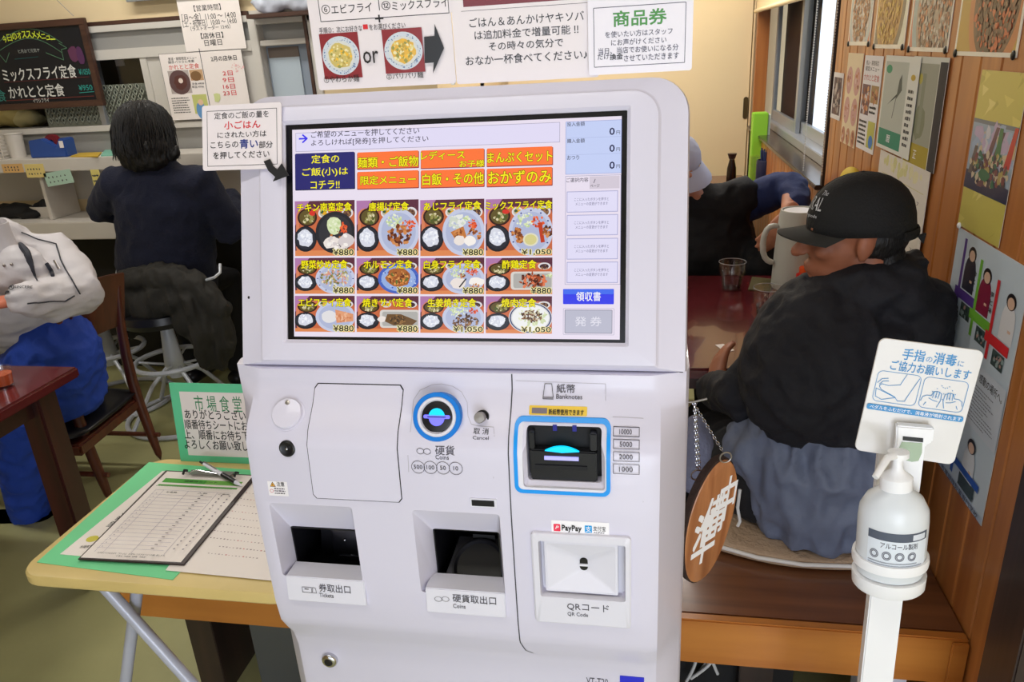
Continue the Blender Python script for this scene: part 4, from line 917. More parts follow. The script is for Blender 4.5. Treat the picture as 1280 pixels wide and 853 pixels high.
# ------------------------------------------------------------------ paper notices around the machine
def card_of(t): return [q for q in t.children][-1] if t.children else t
def sheet(name, fr, box, th, m, label, cat, draw, group=None, r=.003, prmat=None, w=0, partlabel=None):
    """box in pixels on plane fr -> thin solid card with its print"""
    a, b, c, d = Pr(fr).B(*box) if len(box) == 4 else box[:4]
    mid = fr((a + c) / 2, b, w)
    t = thing(name, label, cat, mid, group)
    rings(G(), fr, [(rrect(a, b, c, d, r, 4), w - th), (rrect(a, b, c, d, r, 4), w)]).out('card', m, t); cd_ = bpy.data.objects[-1] if False else card_of(t)
    f2 = Frame(fr(0, 0, w), fr.U, fr.V); p = Pr(f2); draw(p, a, b, c, d)
    if p.v: p.out('printing', prmat or PG, cd_)
    return t
lam = mat('laminated_card', S(232, 224, 228), .3, coat=.25)
red, grn, bl_ = S(214, 40, 50), S(60, 140, 50), S(40, 60, 140)
def d1(p, a, b, c, d):
    p.FRM(259, 137, 346.5, 207, .0006, K)
    for t, q, col, bo in (('定食のご飯の量を', (268, 139.5, 336, 148), K, 0), ('小ごはん', (280.5, 151, 325.5, 161), red, .025), ('にされたい方は', (272, 164, 333, 172), K, 0), ('こちらの', (263.5, 177, 298, 185), K, 0), ('青い', (300, 174, 322.5, 185.5), bl_, .03), ('部分', (324, 176.5, 341, 185), K, 0), ('を押してください', (267, 189, 337, 198), K, 0)): p.T(t, *q, col, bold=bo)
sheet('paper_sign', Frame(US(0, 0, .0085), US.U, US.V), (253, 130, 352, 212), .001, lam, 'laminated sign with red and blue words at the top left corner of the machine', 'sign', d1)
YN = .925
fn = Frame((0, YN, 1.3))
def d2(p, a, b, c, d):
    p.RC(398, -30, 567, 21, S(236, 228, 232)); p.frame(p.fr.px(400, 21)[0], p.B(400, 0, 565, 22)[1], p.fr.px(562, 20)[0], d + .1, .0008, K)
    p.T('⑥', 402, 6, 412.5, 17.5, K, bold=0); p.T('エビフライ', 414, 4.5, 465, 16, K, bold=0); p.T('⑫', 477, 1.5, 488, 12.5, K, bold=0); p.T('ミックスフライ', 490, -.5, 560, 11, K, bold=0); p.RC(473, -8, 474, 13, K); p.T('+', 469, 18.5, 479.5, 28, K, bold=0)
    p.T('手順②：次にお好きな', 399, 33, 453, 40.5, S(80, 76, 80), bold=0); p.RC(454, 30.5, 460, 36.5, red); p.T('をお選びください', 461.5, 29, 507, 36.5, S(80, 76, 80), bold=0)
    for (x0, y0, x1, y1), ylw in (((402.5, 41, 450.5, 98), S(206, 186, 110)), ((480, 35.5, 530, 91), S(226, 178, 70))):
        p.RC(x0, y0, x1, y1, S(140, 40, 48)); A_, B_, C_, D_ = p.B(x0, y0, x1, y1); w, h = C_ - A_, D_ - B_; p.clip = (A_, B_, C_, D_); x, y = (A_ + C_) / 2, (B_ + D_) / 2
        p.ell(x, y, w * .48, h * .43, S(206, 214, 224), 32); p.specks(x, y, w * .45, h * .4, [S(80, 120, 170), S(60, 100, 150)], 170, w * .012); p.ell(x, y, w * .37, h * .33, S(214, 216, 214), 28); p.ell(x, y, w * .31, h * .28, ylw, 20, .08)
        p.specks(x, y, w * .28, h * .25, [S(226, 210, 130), S(190, 160, 70), S(236, 226, 180), S(150, 150, 80), S(240, 190, 60)], 70, w * .03); p.clip = None
    p.T('or', 455, 64, 474, 79, K, bold=0); p.T('①やわらか麺', 406, 94, 450, 103, K, bold=0); p.T('②パリパリ麺', 484, 91, 530, 98.5, K, bold=0)
    u = p.fr.px; p.poly([u(531, 46), u(544, 45), u(544, 30), u(556, 60), u(542, 92), u(543, 78), u(532, 79)], K)
nt = dict(th=.0012)
sheet('menu_notice', fn, (390, -14, 566, 109), .0012, lam, 'laminated noodle notice with two bowl photos behind the top of the machine', 'notice', d2)
def d3(p, a, b, c, d):
    p.RC(578, -20, 733, 3.5, S(120, 40, 52)); p.RC(576, 8.5, 735, 9, K)
    for t, q in (('ごはん＆あんかけヤキソバ', (586.5, 18, 730, 30)), ('は追加料金で増量可能 ‼', (593, 34.5, 723, 46)), ('その時々の気分で', (611, 50, 704, 61)), ('おなか一杯食べてください♪', (582, 66, 734, 78))): p.T(t, *q, K, bold=.0, rot=.0)
sheet('menu_notice', Frame((0, YN - .003, 1.3)), (566.5, -14, 748, 101), .0012, lam, 'laminated notice with four lines of black writing, beside the green-headed voucher sheet', 'notice', d3)
def d4(p, a, b, c, d):
    p.FRM(742, 6, 857, 81.5, .0007, S(60, 60, 80), .0008)
    p.T('商品券', 766.5, 12, 833, 31.5, grn, bold=.035)
    for t, q in (('を使いたい方はスタッフ', (756.5, 37, 840.5, 45)), ('にお声がけください', (764, 47.5, 833, 55.5)), ('当日、当店でお使いになる分', (748, 57.5, 848, 65.5)), ('だけ', (747, 67.5, 761.5, 74.5)), ('させていただきます', (780, 67, 848.5, 75))): p.T(t, *q, S(60, 58, 80), bold=0)
    p.T('換金', 762.5, 67, 778.5, 74.5, K, bold=.03)
sheet('voucher_notice', Frame((0, YN - .008, 1.3)), (735, -14, 866, 91), .0012, mat('laminated_white', S(236, 232, 242), .3, coat=.25), 'white laminated voucher sheet with a green heading', 'notice', d4)
# clear stands that hold the notices
sd = thing('notice_stand', 'clear acrylic strip standing between the two large laminated notices', 'stand', A(566, 105, YN + .004))
pA, pB = A(566.5, 106, YN + .003), A(563.5, -20, YN + .003)
G().box(pA.x - .002, pA.x + .002, YN + .0015, YN + .005, pA.z, pB.z + .05).out('upright', mat('acrylic_edge', S(235, 235, 225), .2), sd)

# ------------------------------------------------------------------ tray table with papers
ZT = .68
tx0, tx1, ty0, ty1 = -1.108, -.575, .928, 1.342
tt = thing('folding_tray_table', 'small folding tray table with pale wood-look top left of the machine', 'table', (-.84, 1.13, 0))
tl_ = Frame((0, 0, ZT), (1, 0, 0), (0, 1, 0))
tp = rrect(tx0, ty0, tx1, ty1, .045, 10)
rings(G(), tl_, [(rrect(tx0 + .004, ty0 + .004, tx1 - .004, ty1 - .004, .042, 10), -.024), (tp, -.019), (tp, -.005), (rrect(tx0 + .003, ty0 + .003, tx1 - .003, ty1 - .003, .043, 10), -.0005), (rrect(tx0 + .006, ty0 + .006, tx1 - .006, ty1 - .006, .04, 10), 0)]).out('tabletop', M['ftop'], tt, smooth=True)
def leg(x, ya, yb_, nm='leg'): G().tube([(x, ya, ZT - .03), (x, yb_, .012)], .0115, 14).out(nm, M['fleg'], tt, smooth=True)
# crossing pairs of tubes, seen end-on from the front edge
la, lb = AZ(258, 736, ZT - .03), AZ(420, 852, .3)
def legx(xa, xb, y, nm='leg'):
    G().tube([(xa, y, ZT - .026), (xb, y, .011)], .0115, 14).out(nm, M['fleg'], tt, smooth=True)
yA = 1.0
pa, pb_ = A(132, 735, yA), A(238, 853, yA); k = (pb_.x - pa.x) / (pb_.z - pa.z); legx(pa.x + k * (ZT - .026 - pa.z), pa.x + k * (.011 - pa.z), yA)
yA2 = 1.03
pa, pb_ = A(171, 742, yA2), A(157, 853, yA2); k = (pb_.x - pa.x) / (pb_.z - pa.z); legx(pa.x + k * (ZT - .026 - pa.z), pa.x + k * (.011 - pa.z), yA2)
legx(-.60, -.545, 1.0); legx(-.585, -.56, 1.2)
G().tube([(tx0 + .06, 1.0, ZT - .03), (tx0 + .06, 1.2, ZT - .03)], .007, 10).tube([(-.6, 1.0, ZT - .03), (-.6, 1.2, ZT - .03)], .007, 10).out('cross_rail', M['fleg'], tt, smooth=True)
FT = lambda z: Frame((0, 0, z), (1, 0, 0), (0, 1, 0))
def quad_sheet(name, pxs, z, th, m, label, cat, draw=None, prmat=None, group=None):
    f = FT(z); P = [f.px(*q) for q in pxs]
    x = sum(q[0] for q in P) / len(P); y = sum(q[1] for q in P) / len(P)
    t = thing(name, label, cat, (x, y, z - th), group)
    G().prism([f(u, v, -th) for u, v in P], (0, 0, th)).out('sheet', m, t)
    if draw:
        p = Pr(f); draw(p, P); p.out('printing', prmat or PR, card_of(t))
    return t
gm = quad_sheet('green_card', [(46, 703), (186, 578), (345, 590), (216, 725)], ZT + .0010, .0008, M['green'], 'mint green card lying at the left side of the tray table under the clipboard', 'card')
def dpl(P): # affine coordinates on a parallelogram sheet: (s,t) with P0 lower left, P1 upper left, P2 upper right, P3 lower right
    def f(s_, t_):
        a = [P[0][i] + (P[3][i] - P[0][i]) * s_ for i in (0, 1)]; b = [P[1][i] + (P[2][i] - P[1][i]) * s_ for i in (0, 1)]
        return tuple(a[i] + (b[i] - a[i]) * t_ for i in (0, 1))
    return f
def rot_text(p, f, t, s0, t0, s1, t1, h, col, bold=0):
    a, b = f(s0, t0), f(s1, t1); L = math.hypot(b[0] - a[0], b[1] - a[1]); an = math.atan2(b[1] - a[1], b[0] - a[0]); cx, cy = (a[0] + b[0]) / 2, (a[1] + b[1]) / 2
    p.text(t, cx - L / 2, cy - h / 2, cx + L / 2, cy + h / 2, col, bold=bold, rot=an)
def dA(p, P):
    f = dpl(P)
    rot_text(p, f, '順番待ちシート', .13, .30, .16, .78, .012, K); p.ell(*f(.12, .17), .012, .010, S(200, 190, 60), 16, .05); rot_text(p, f, '市場食堂', .10, .08, .20, .10, .009, S(110, 105, 100)); rot_text(p, f, 'お名前をご記入下さい', .2, .35, .22, .7, .007, S(120, 100, 100))
quad_sheet('instruction_sheet', [(75, 693), (203, 589), (318, 600), (210, 705)], ZT + .0018, .0007, M['paper'], 'white instruction sheet on the mint card, mostly hidden under the clipboard', 'paper', dA)
def dB(p, P):
    f = dpl(P)
    for k, (a, b) in enumerate([(.05, .5), (.1, .9), (.08, .85), (.1, .95), (.1, .6), (.05, .9), (.1, .95), (.08, .9), (.3, .9), (.25, .7)]):
        t_ = .86 - k * .075; n = int((b - a) * 34)
        for j in range(n):
            s_ = a + (b - a) * j / n; q = f(s_, t_); w = .0022 * R.uniform(.6, 1.2); p.rect(q[0], q[1], q[0] + w * 1.3, q[1] + w, S(150, 130, 134) if R.random() < .9 else S(200, 120, 120), up=False)
    p.up()
quad_sheet('notice_sheet', [(207, 713), (290, 600), (430, 618), (352, 727)], ZT + .0027, .0008, M['paper'], 'white printed sheet lying on the tray table between the clipboard and the machine', 'paper', dB)
# clipboard with waiting list
zc_ = ZT + .0032
cb = thing('clipboard', 'dark clipboard holding the waiting list with a green heading on the tray table', 'clipboard', FT(zc_)(*FT(zc_).px(210, 650)))
f = FT(zc_ + .003)
P = [f.px(*q) for q in ((97, 699), (207, 588), (322, 594), (230, 706))]
G().prism([f(u, v, -.003) for u, v in P], (0, 0, .003)).out('board', M['clip'], cb, bevel=.0008)
P2 = [FT(zc_ + .0036).px(*q) for q in ((101, 697), (209, 589.5), (316, 595), (226, 703))]
f = FT(zc_ + .0036); G().prism([f(u, v, -.0005) for u, v in P2], (0, 0, .0005)).out('waiting_list', M['paper'], cb)
p = Pr(f); F_ = dpl(P2)
def band_(s0, t0, s1, t1, col): p.poly([F_(s0, t0), F_(s1, t0), F_(s1, t1), F_(s0, t1)], col)
band_(.06, .855, .95, .91, S(70, 160, 50)); band_(.55, .855, .95, .91, S(110, 176, 70)); band_(.05, .81, .95, .83, S(80, 160, 60)); rot_text(p, F_, '順番待ちシート', .3, .883, .68, .883, .006, S(20, 50, 20), .02)
ln_ = S(150, 140, 170)
def pl_(s0, t0, s1, t1, w=.0006, c=ln_): p.line([F_(s0, t0), F_(s1, t1)], w, c)
pl_(.08, .76, .95, .76); pl_(.08, .06, .08, .76); pl_(.17, .06, .17, .76); pl_(.45, .06, .45, .76); pl_(.78, .06, .78, .76)
rot_text(p, F_, 'お名前', .22, .735, .34, .735, .005, K, .02); rot_text(p, F_, '人数', .57, .74, .68, .74, .004, K); rot_text(p, F_, 'ご案内', .8, .74, .92, .74, .004, K, .02)
for i in range(16):
    t_ = .70 - i * .041; pl_(.08, t_, .76, t_); q = F_(.62, t_ + .012); p.rect(q[0], q[1], q[0] + .006, q[1] + .002, S(90, 80, 90)); q = F_(.12, t_ + .01); p.rect(q[0], q[1], q[0] + .002, q[1] + .002, S(140, 130, 150))
    for s_ in (.84, .93): q = F_(s_, t_ + .015); p.rect(q[0], q[1], q[0] + .003, q[1] + .0035, S(130, 120, 135))
rot_text(p, F_, 'お手数ですがお名前をご記入の上、お待ちいただきますようお願い致します。', .14, .035, .82, .035, .005, S(60, 55, 60)); rot_text(p, F_, '市場食堂', .35, .012, .65, .012, .0035, S(60, 55, 60))
for i in range(48): q = F_(.06 + i * .018, .785); p.rect(q[0], q[1], q[0] + .002, q[1] + .0024, S(110, 140, 100), up=False)
p.out('printing', PR, cb)
# spring clip
ca, cc2 = f(*f.px(232, 594), .003), f(*f.px(296, 597), .003)
ax = (cc2 - ca).normalized(); ay = Vector((0, 0, 1)).cross(ax)
g = G(); z_ = Vector((0, 0, 1))
plate_ = [ca + ax * .008 + ay * .012, cc2 - ax * .008 + ay * .012, cc2 - ax * .012 - ay * .006, ca + ax * .012 - ay * .006]
g.prism([q + z_ * .002 for q in plate_], z_ * .0015).out('clip_plate', M['brushed'], cb, bevel=.0004)
G().tube([ca - ay * .008 + z_ * .003, ca + z_ * .009, ca + ay * .008 + z_ * .003], .0026, 8).tube([cc2 - ay * .008 + z_ * .003, cc2 + z_ * .009, cc2 + ay * .008 + z_ * .003], .0026, 8).out('clip_foot', M['dark'], cb, smooth=True)
G().tube([ca - ay * .006 + z_ * .004, ca + ax * .012 - ay * .008 + z_ * .005, ca + ax * .03 - ay * .002 + z_ * .012, cc2 - ax * .012 - ay * .008 + z_ * .005, cc2 - ay * .006 + z_ * .004], .0009, 8).out('clip_wire', M['chrome'], cb, smooth=True)
# pen
zp = zc_ + .0165
qa, qb = f(*f.px(252, 586), .017), f(*f.px(303, 611), .007); dr = (qb - qa).normalized(); L = (qb - qa).length
pn = thing('pen', 'white ballpoint pen with black grip resting on the clip of the clipboard', 'pen', qa)
at = lambda t: qa + dr * L * t
G().tube([at(.10), at(.55)], [.0036, .0048], 14).out('barrel', M['white2'], pn, smooth=True)
G().tube([at(.55), at(.86)], [.0052, .005], 14).out('grip', M['dark'], pn, smooth=True)
G().tube([at(.86), at(.93), at(1)], [.0048, .0032, .001], 12).out('tip', M['white2'], pn, smooth=True)
G().tube([at(0), at(.10)], [.0022, .0026], 10).out('push_button', M['dark'], pn, smooth=True)
G().tube([at(.10) + z_ * .004, at(.12) + z_ * .0068, at(.42) + z_ * .0062], .0014, 6).out('pocket_clip', M['chrome'], pn, smooth=True)
# green framed stand-up sign behind the table, leaning on the bench side
fs = Frame((0, 1.30, .7)); 
pa = fs.px(219, 575); Rr = .03
fs2 = Frame((0, 1.335, .7), (1, 0, 0), (0, .12, 1))
def d5(p, a, b, c, d):
    e = p.B(230, 491, 330, 571); p.rect(e[0], e[1], c - .012, e[3], S(228, 218, 216))
    for t, q, col, bo in (('市 場 食 堂', (243, 495, 302, 515), S(60, 130, 90), 0), ('ありがとうございます。', (231, 513, 331, 525), K, .02), ('順番待ちシートにお書きの', (231, 526, 336, 538), K, .02), ('上、順番にお待ち下さい。', (231, 538.5, 333, 550.5), K, .02), ('よろしくお願い致します。', (231, 551, 332, 563), K, .02)): p.T(t, *q, col, bold=bo)
sheet('counter_sign', fs2, (219, 480, 334, 583), .0015, mat('mint_frame', S(96, 196, 150), .35, coat=.3), 'upright mint framed card sign at the back of the tray table', 'sign', d5)

# ------------------------------------------------------------------ bench, cushion and things under it
BZ = .42
bn_ = thing('long_bench', 'long wooden bench with an orange brown front board running behind the machine', 'bench', (-.3, 1.44, 0))
xbr = XR - .002
G().box(-1.21, xbr, 1.262, 1.66, BZ - .028, BZ).out('seat_board', M['bencht'], bn_, bevel=.003)
zb_ = A(850, 828, 1.24).z
G().box(-1.215, xbr, 1.24, 1.262, zb_, BZ + .001).out('front_board', M['benchf'], bn_, bevel=.003)
G().box(xbr - .03, xbr - .001, 1.232, 1.2395, zb_ - .1, BZ - .004).out('end_post', M['benchf'], bn_, bevel=.002)
for x in (-1.12, -.1, .2): G().box(x, x + .07, 1.32, 1.6, 0, BZ - .03).out('leg', M['darkw'], bn_, bevel=.002)
# shelf stuff under the bench left
ub = thing('storage_box', 'grey storage box standing under the left end of the bench', 'box', (-.8, 1.45, 0))
G().box(-.98, -.62, 1.36, 1.58, .0, .22).out('box_body', mat('box_grey', S(88, 90, 88), .6), ub, bevel=.006); G().box(-.985, -.615, 1.355, 1.585, .22, .235).out('lid', mat('box_lid', S(62, 62, 62), .6), ub, bevel=.004)
# cushion: flat woven pad with white edge band
cpx_ = [AZ(x, y, BZ + .012) for x, y in ((866, 692), (905, 698), (960, 711), (1010, 716), (1066, 712), (1120, 708), (1160, 700), (1180, 680))]
cu = thing('seat_cushion', 'flat woven beige seat cushion under the man in the black cap', 'cushion', (.35, 1.5, BZ + .001))
out_ = [(.14, 1.47), (.24, 1.43), (.33, 1.415), (.44, 1.42), (.52, 1.44), (.545, 1.5), (.54, 1.6), (.48, 1.65), (.3, 1.655), (.15, 1.65), (.1, 1.58), (.11, 1.5)]
g = G(); fz = FT(BZ + .001)
sc_ = lambda k: [((x - .33) * k + .33, (y - 1.54) * k + 1.54) for x, y in out_]
rings(g, fz, [(sc_(.98), 0), (sc_(1.0), .006), (sc_(1.0), .02), (sc_(.96), .027), (sc_(.7), .03)])
me = modded(g.mesh(), [('SUBSURF', dict(levels=2, render_levels=2))]); o = link('woven_pad', me, M['mesh'], cu, smooth=True)
pts = [fz(x, y, .018) for x, y in sc_(1.004)]
G().tube([pts[i] for i in range(len(pts))], .0045, 8, closed=True).out('white_piping', M['rushb'], cu, smooth=True)
# cables under the bench
cl_ = thing('cable_bundle', 'bundle of white cables hanging under the bench beside the machine', 'cables', (.15, 1.35, .2))
for k, (x, s_) in enumerate([(.09, .02), (.1, .05), (.112, .03), (.16, -.02), (.17, .04), (.21, -.05)]):
    pts = [(x + s_ * sin(t * pi), 1.33 + .01 * k, .33 - .16 * t) for t in [i / 12 for i in range(13)]]
    G().tube(pts, .0035, 8).out('cable', M['cable'], cl_, smooth=True)
for x in (.1, .17): G().tube([(x - .012, 1.34, .305), (x + .012, 1.34, .305), (x + .012, 1.38, .305), (x - .012, 1.38, .305)], .002, 6, closed=True).out('cable_tie', M['white2'], cl_)
G().box(.05, .32, 1.36, 1.39, .0, .30).out('dark_case', M['darkm'], top=('black case standing under the bench behind the cables', 'case'))
wb = AZ(1145, 845, .31); G().box(.43, .52, 1.28, 1.34, .0, .30).out('power_adapter', M['white2'], top=('white plastic box under the bench right of the dispenser pole', 'box'), bevel=.006)
# wooden round hanging sign
YS = 1.02
hs = thing('hanging_wood_sign', 'oval slice of wood on chains with white brush writing', 'sign', A(888, 730, YS))
c = A(889, 654, YS); rx = (A(919, 654, YS).x - A(858, 654, YS).x) / 2 * 1.0; rz = (A(889, 578, YS).z - A(889, 730, YS).z) / 2
# the slice hangs turned about its vertical axis
hu = Vector((cos(radians(48)), sin(radians(48)), 0)); hv = Vector((.10, 0, 1)).normalized()
fo = Frame(c, hu, hv); rU = .058
ov = lambda k: [((rU * k) * cos(a) * (1 + .03 * sin(3 * a)), rz * .99 * (1 - (1 - k) * .9) * sin(a)) for a in [2 * pi * i / 40 for i in range(40)]]
rings(G(), fo, [(ov(.94), -.016), (ov(1), -.014), (ov(1), -.001), (ov(.985), 0)]).out('wood_slice', M['sign_wood'], hs, smooth=True)
rings(G(), fo, [(ov(1.0), -.015), (ov(1.035), -.013), (ov(1.03), -.003), (ov(1.0), -.0015)], False, False).out('bark_edge', M['bark'], hs, smooth=True)
p = Pr(fo)
for i, ch in enumerate('準備中'): p.text(ch, -.030 + .006 * i, -.062 + .0 + (2 - i) * .001 + i * .040 - .012, .022 + .004 * i, -.024 + i * .040 - .012, W, bold=.05)
p.v = []; p.f = []; p.c = []; p.w = .0004
for ch, q in (('準', (868, 640, 895, 700)), ('備', (880, 622, 905, 668)), ('中', (898, 600, 917, 650))):
    a, b, c_, d_ = p.B(*q); p.text(ch, a, b, c_, d_, W, bold=.03, rot=0)
p.out('brush_writing', PR, hs)
t1, t2 = A(907, 572, YS), A(871, 594, YS); tp_ = A(866, 503, YS)
for q in (t1, t2): G().tube([q + Vector((.0085 * cos(a), .003 * cos(a), .0085 * sin(a))) for a in [2 * pi * i / 16 for i in range(16)]], .0012, 6, closed=True).out('eye_ring', M['brushed'], hs, smooth=True)
def chn(a, b):
    g = G(); n = int((b - a).length / .0052); d_ = (b - a).normalized()
    for k in range(n):
        o_ = a + (b - a) * (k + .5) / n; s_ = Vector((0, 1, 0)) if k % 2 else d_.cross(Vector((0, 1, 0)))
        g.tube([o_ + d_ * .0034 * cos(t) + s_ * .0018 * sin(t) for t in [2 * pi * i / 8 for i in range(8)]], .0006, 4, closed=True)
    g.out('chain', M['chrome'], hs, smooth=True, kind='stuff')
chn(tp_, t1 + Vector((-.003, 0, .007))); chn(tp_ + Vector((.002, 0, 0)), t2 + Vector((0, 0, .008))); chn(tp_ + Vector((.004, .003, 0)), t2 + Vector((.004, .002, .008)))
hk = G().tube([tp_ + Vector((.02, 0, .006)), tp_ + Vector((0, 0, .0)), Vector((MX1 - .001, YS, tp_.z - .001))], .0018, 8).out('hook', M['brushed'], hs, smooth=True)

# ------------------------------------------------------------------ hand sanitiser stand
YD = .965
# the post leans very slightly; frame follows its sign
ds = thing('sanitiser_stand', 'white foot-pedal hand sanitiser stand with a blue printed sign', 'sanitiser stand', (.33, YD, 0))
du = Vector((1, -.12, 0)).normalized(); 
a0, a1 = A(1130, 560, YD + .03), A(1096, 853, YD)
pz = lambda z, y=YD: a1 + (a0 - a1) * ((z - a1.z) / (a0.z - a1.z))
fd = Frame((0, YD, 0), du, (.028, 0, 1))
def post(w_, z0, z1, m, nm, y=0, dx=0, th=.03):
    b, t = pz(z0), pz(z1); g = G(); dy = Vector((0, y, 0)); n_ = Vector((-du.y, du.x, 0))
    q = [b - du * (w_ - dx) + dy, b + du * (w_ + dx) + dy, b + du * (w_ + dx) + dy + n_ * th, b - du * (w_ - dx) + dy + n_ * th]; r = [p_ + (t - b) for p_ in q]
    g.v = [tuple(v) for v in q + r]; g.f = [(0, 1, 2, 3), (4, 5, 6, 7), (0, 1, 5, 4), (1, 2, 6, 5), (2, 3, 7, 6), (3, 0, 4, 7)]
    return g.out(nm, m, ds, bevel=.002)
post(.0222, .02, .80, M['disp'], 'pole', 0); post(.0205, .80, 1.005, M['disp'], 'upper_pole', .048, .004, .02)
base = G(); base.box(.22, .42, YD - .12, YD + .16, 0.001, .014).out('base_plate', M['disp'], ds, bevel=.004)
G().prism([(.29, YD - .2, .03), (.37, YD - .2, .03), (.37, YD - .02, .045), (.29, YD - .02, .045)], (0, 0, .006)).out('foot_pedal', M['disp'], ds, bevel=.002)
# sign board behind the post
YG = YD + .045
fg = Frame((0, YG, 1), (1, -.03, 0), (-.0, .10, 1))
u = fg.px; cor = [u(1095, 421), u(1222, 437), u(1201, 584), u(1074, 561)]
# rotate frame to the board's own edge direction
e = Vector((cor[1][0] - cor[0][0], cor[1][1] - cor[0][1])); an = math.atan2(e.y, e.x)
fg = Frame(fg.P, fg.U * cos(an) + fg.V * sin(an), fg.V * cos(an) - fg.U * sin(an)); u = fg.px
c4 = [u(1095, 421), u(1222, 437), u(1201, 584), u(1074, 561)]
x0, x1 = (c4[0][0] + c4[3][0]) / 2, (c4[1][0] + c4[2][0]) / 2; z1, z0 = (c4[0][1] + c4[1][1]) / 2, (c4[2][1] + c4[3][1]) / 2
rings(G(), fg, [(rrect(x0, z0, x1, z1, .009, 6), -.003), (rrect(x0, z0, x1, z1, .009, 6), -.0003), (rrect(x0 + .0005, z0 + .0005, x1 - .0005, z1 - .0005, .0085, 6), 0)]).out('sign_board', mat('sign_board_white', S(226, 224, 222), .35, coat=.15), ds)
p = Pr(fg); bc = S(70, 150, 210); wd_, ht = x1 - x0, z1 - z0
X = lambda t: x0 + wd_ * t
Z = lambda t: z0 + ht * t
p.text('手指', X(.25), Z(.845), X(.465), Z(.94), bc, bold=.03); p.text('の', X(.48), Z(.85), X(.54), Z(.895), bc, bold=0); p.text('消毒', X(.55), Z(.845), X(.765), Z(.94), bc, bold=.03); p.text('に', X(.785), Z(.85), X(.84), Z(.895), bc, bold=0)
p.text('ご協力お願いします', X(.16), Z(.745), X(.93), Z(.83), bc, bold=.02)
for a in (.055, .51): p.frame(X(a), Z(.46), X(a + .43), Z(.73), .0007, bc, .007)
L_ = lambda pts, ox: p.line([(X(ox + .43 * a), Z(.46 + .27 * b)) for a, b in pts], .0008, bc)
L_([(.66, .97), (.56, .62), (.30, .55), (.14, .58), (.10, .50), (.16, .40), (.50, .22), (.58, .10), (.74, .12), (.80, .35), (.96, .9)], .055); L_([(.04, .42), (.06, .16), (.22, .08), (.52, .2), (.04, .42)], .055)
L_([(.04, .60), (.12, .74), (.26, .78)], .055); L_([(.09, .56), (.16, .67), (.28, .70)], .055)
for sx_ in (0, 1):
    m_ = lambda pts: [(a if not sx_ else 1 - a, b) for a, b in pts]
    L_(m_([(.03, .22), (.06, .36), (.14, .42), (.24, .42), (.28, .56), (.36, .58), (.46, .52), (.47, .3), (.42, .08)]), .51); L_(m_([(.2, .34), (.3, .28), (.4, .26)]), .51); L_(m_([(.12, .1), (.16, .2)]), .51)
    for a in (.28, .34, .40): L_(m_([(a, .36), (a + .01, .56)]), .51)
for k in range(5):
    for j in range(1, 4): a_ = radians(-90 + (k - 2) * 26); p.ell(X(.51 + .43 * .5 + .06 * j * .43 * 2 * cos(a_) * .9), Z(.70 + .02 * j * 2.4 * sin(a_)), .0007, .0007, bc, 6, up=False)
p.up(); p.rect(X(.02), Z(.385), X(.97), Z(.435), bc, r=.003); p.text('ペダルをふむだけで、消毒液が噴射されます', X(.05), Z(.393), X(.95), Z(.427), W, bold=.01)
p.out('sign_printing', PR, ds)
# bracket head with slot and green label
bz0, bz1 = A(1120, 585, YG).z, A(1120, 527, YG - .02).z
hd = Frame(pz(.9) + Vector((0, .004, 0)), du, (.028, 0, 1)); q = hd.px
hp = [q(1117, 527), q(1163, 533), q(1158, 566), q(1150, 590), q(1112, 584), q(1114, 560)]
hp = [q(1116, 526), q(1163, 531), q(1161, 548), q(1152, 552), q(1147, 612), q(1108, 604), q(1116, 545)]
G().prism([hd(a, b) for a, b in hp], hd.N * .014).out('bracket_head', M['disp'], ds, bevel=.002)
G().prism([hd(*q(1124, 539), .0142), hd(*q(1149, 542), .0142), hd(*q(1149, 547), .0142), hd(*q(1124, 544), .0142)], hd.N * .0006).out('bracket_slot', M['dark'], ds)
G().prism([hd(*q(*t), .0144) for t in ((1123, 546), (1148, 548), (1148, 560), (1144, 570), (1136, 571), (1118, 566), (1117, 560))], hd.N * .0005).out('green_label', M['bottleg'], ds)
# bottle holder ring
def fitted(z, dy=0): return pz(z) + Vector((0, dy, 0))
cB = fitted(.90, -.012); 
zc2 = lambda px, py: A(px, py, YD - .02).z
zb0, zb1 = zc2(1108, 735), zc2(1110, 716)
bt = thing('sanitiser_bottle', 'clear white pump bottle of hand sanitiser held in the stand', 'bottle', fitted(zc2(1100, 715), -.012))
ax_ = (a0 - a1).normalized()
c0_ = A(1111, 712, YD - .012); top_ = A(1119, 616, YD - .012); axis = (top_ - c0_).normalized(); Lb = (top_ - c0_).length
rb = (A(1157, 650, YD - .012).x - A(1070, 645, YD - .012).x) / 2
_x = (Vector((1, -.1, 0)) - axis * axis.dot(Vector((1, -.1, 0)))).normalized()
MB = Matrix.Translation(c0_) @ Matrix((_x, axis.cross(_x), axis)).transposed().to_4x4() @ Matrix.Diagonal((1, .8, 1, 1))
G().lathe([(0, 0), (rb * .95, 0), (rb, .006), (rb, Lb * .68), (rb * .97, Lb * .82), (rb * .8, Lb * .95), (rb * .5, Lb * 1.04), (rb * .42, Lb * 1.06), (0, Lb * 1.06)], n=48, M=MB).out('bottle_body', M['bottle'], bt, smooth=True)
G().lathe([(0, Lb * 1.06), (rb * .46, Lb * 1.06), (rb * .46, Lb * 1.2), (rb * .36, Lb * 1.23), (rb * .3, Lb * 1.24), (rb * .16, Lb * 1.3), (rb * .14, Lb * 1.42), (rb * .3, Lb * 1.44), (rb * .3, Lb * 1.5), (0, Lb * 1.52)], n=28, M=MB).out('pump_collar', M['disp'], bt, smooth=True)
hd_ = MB @ Vector((0, 0, Lb * 1.46)); n0 = A(1094, 597, YD - .05)
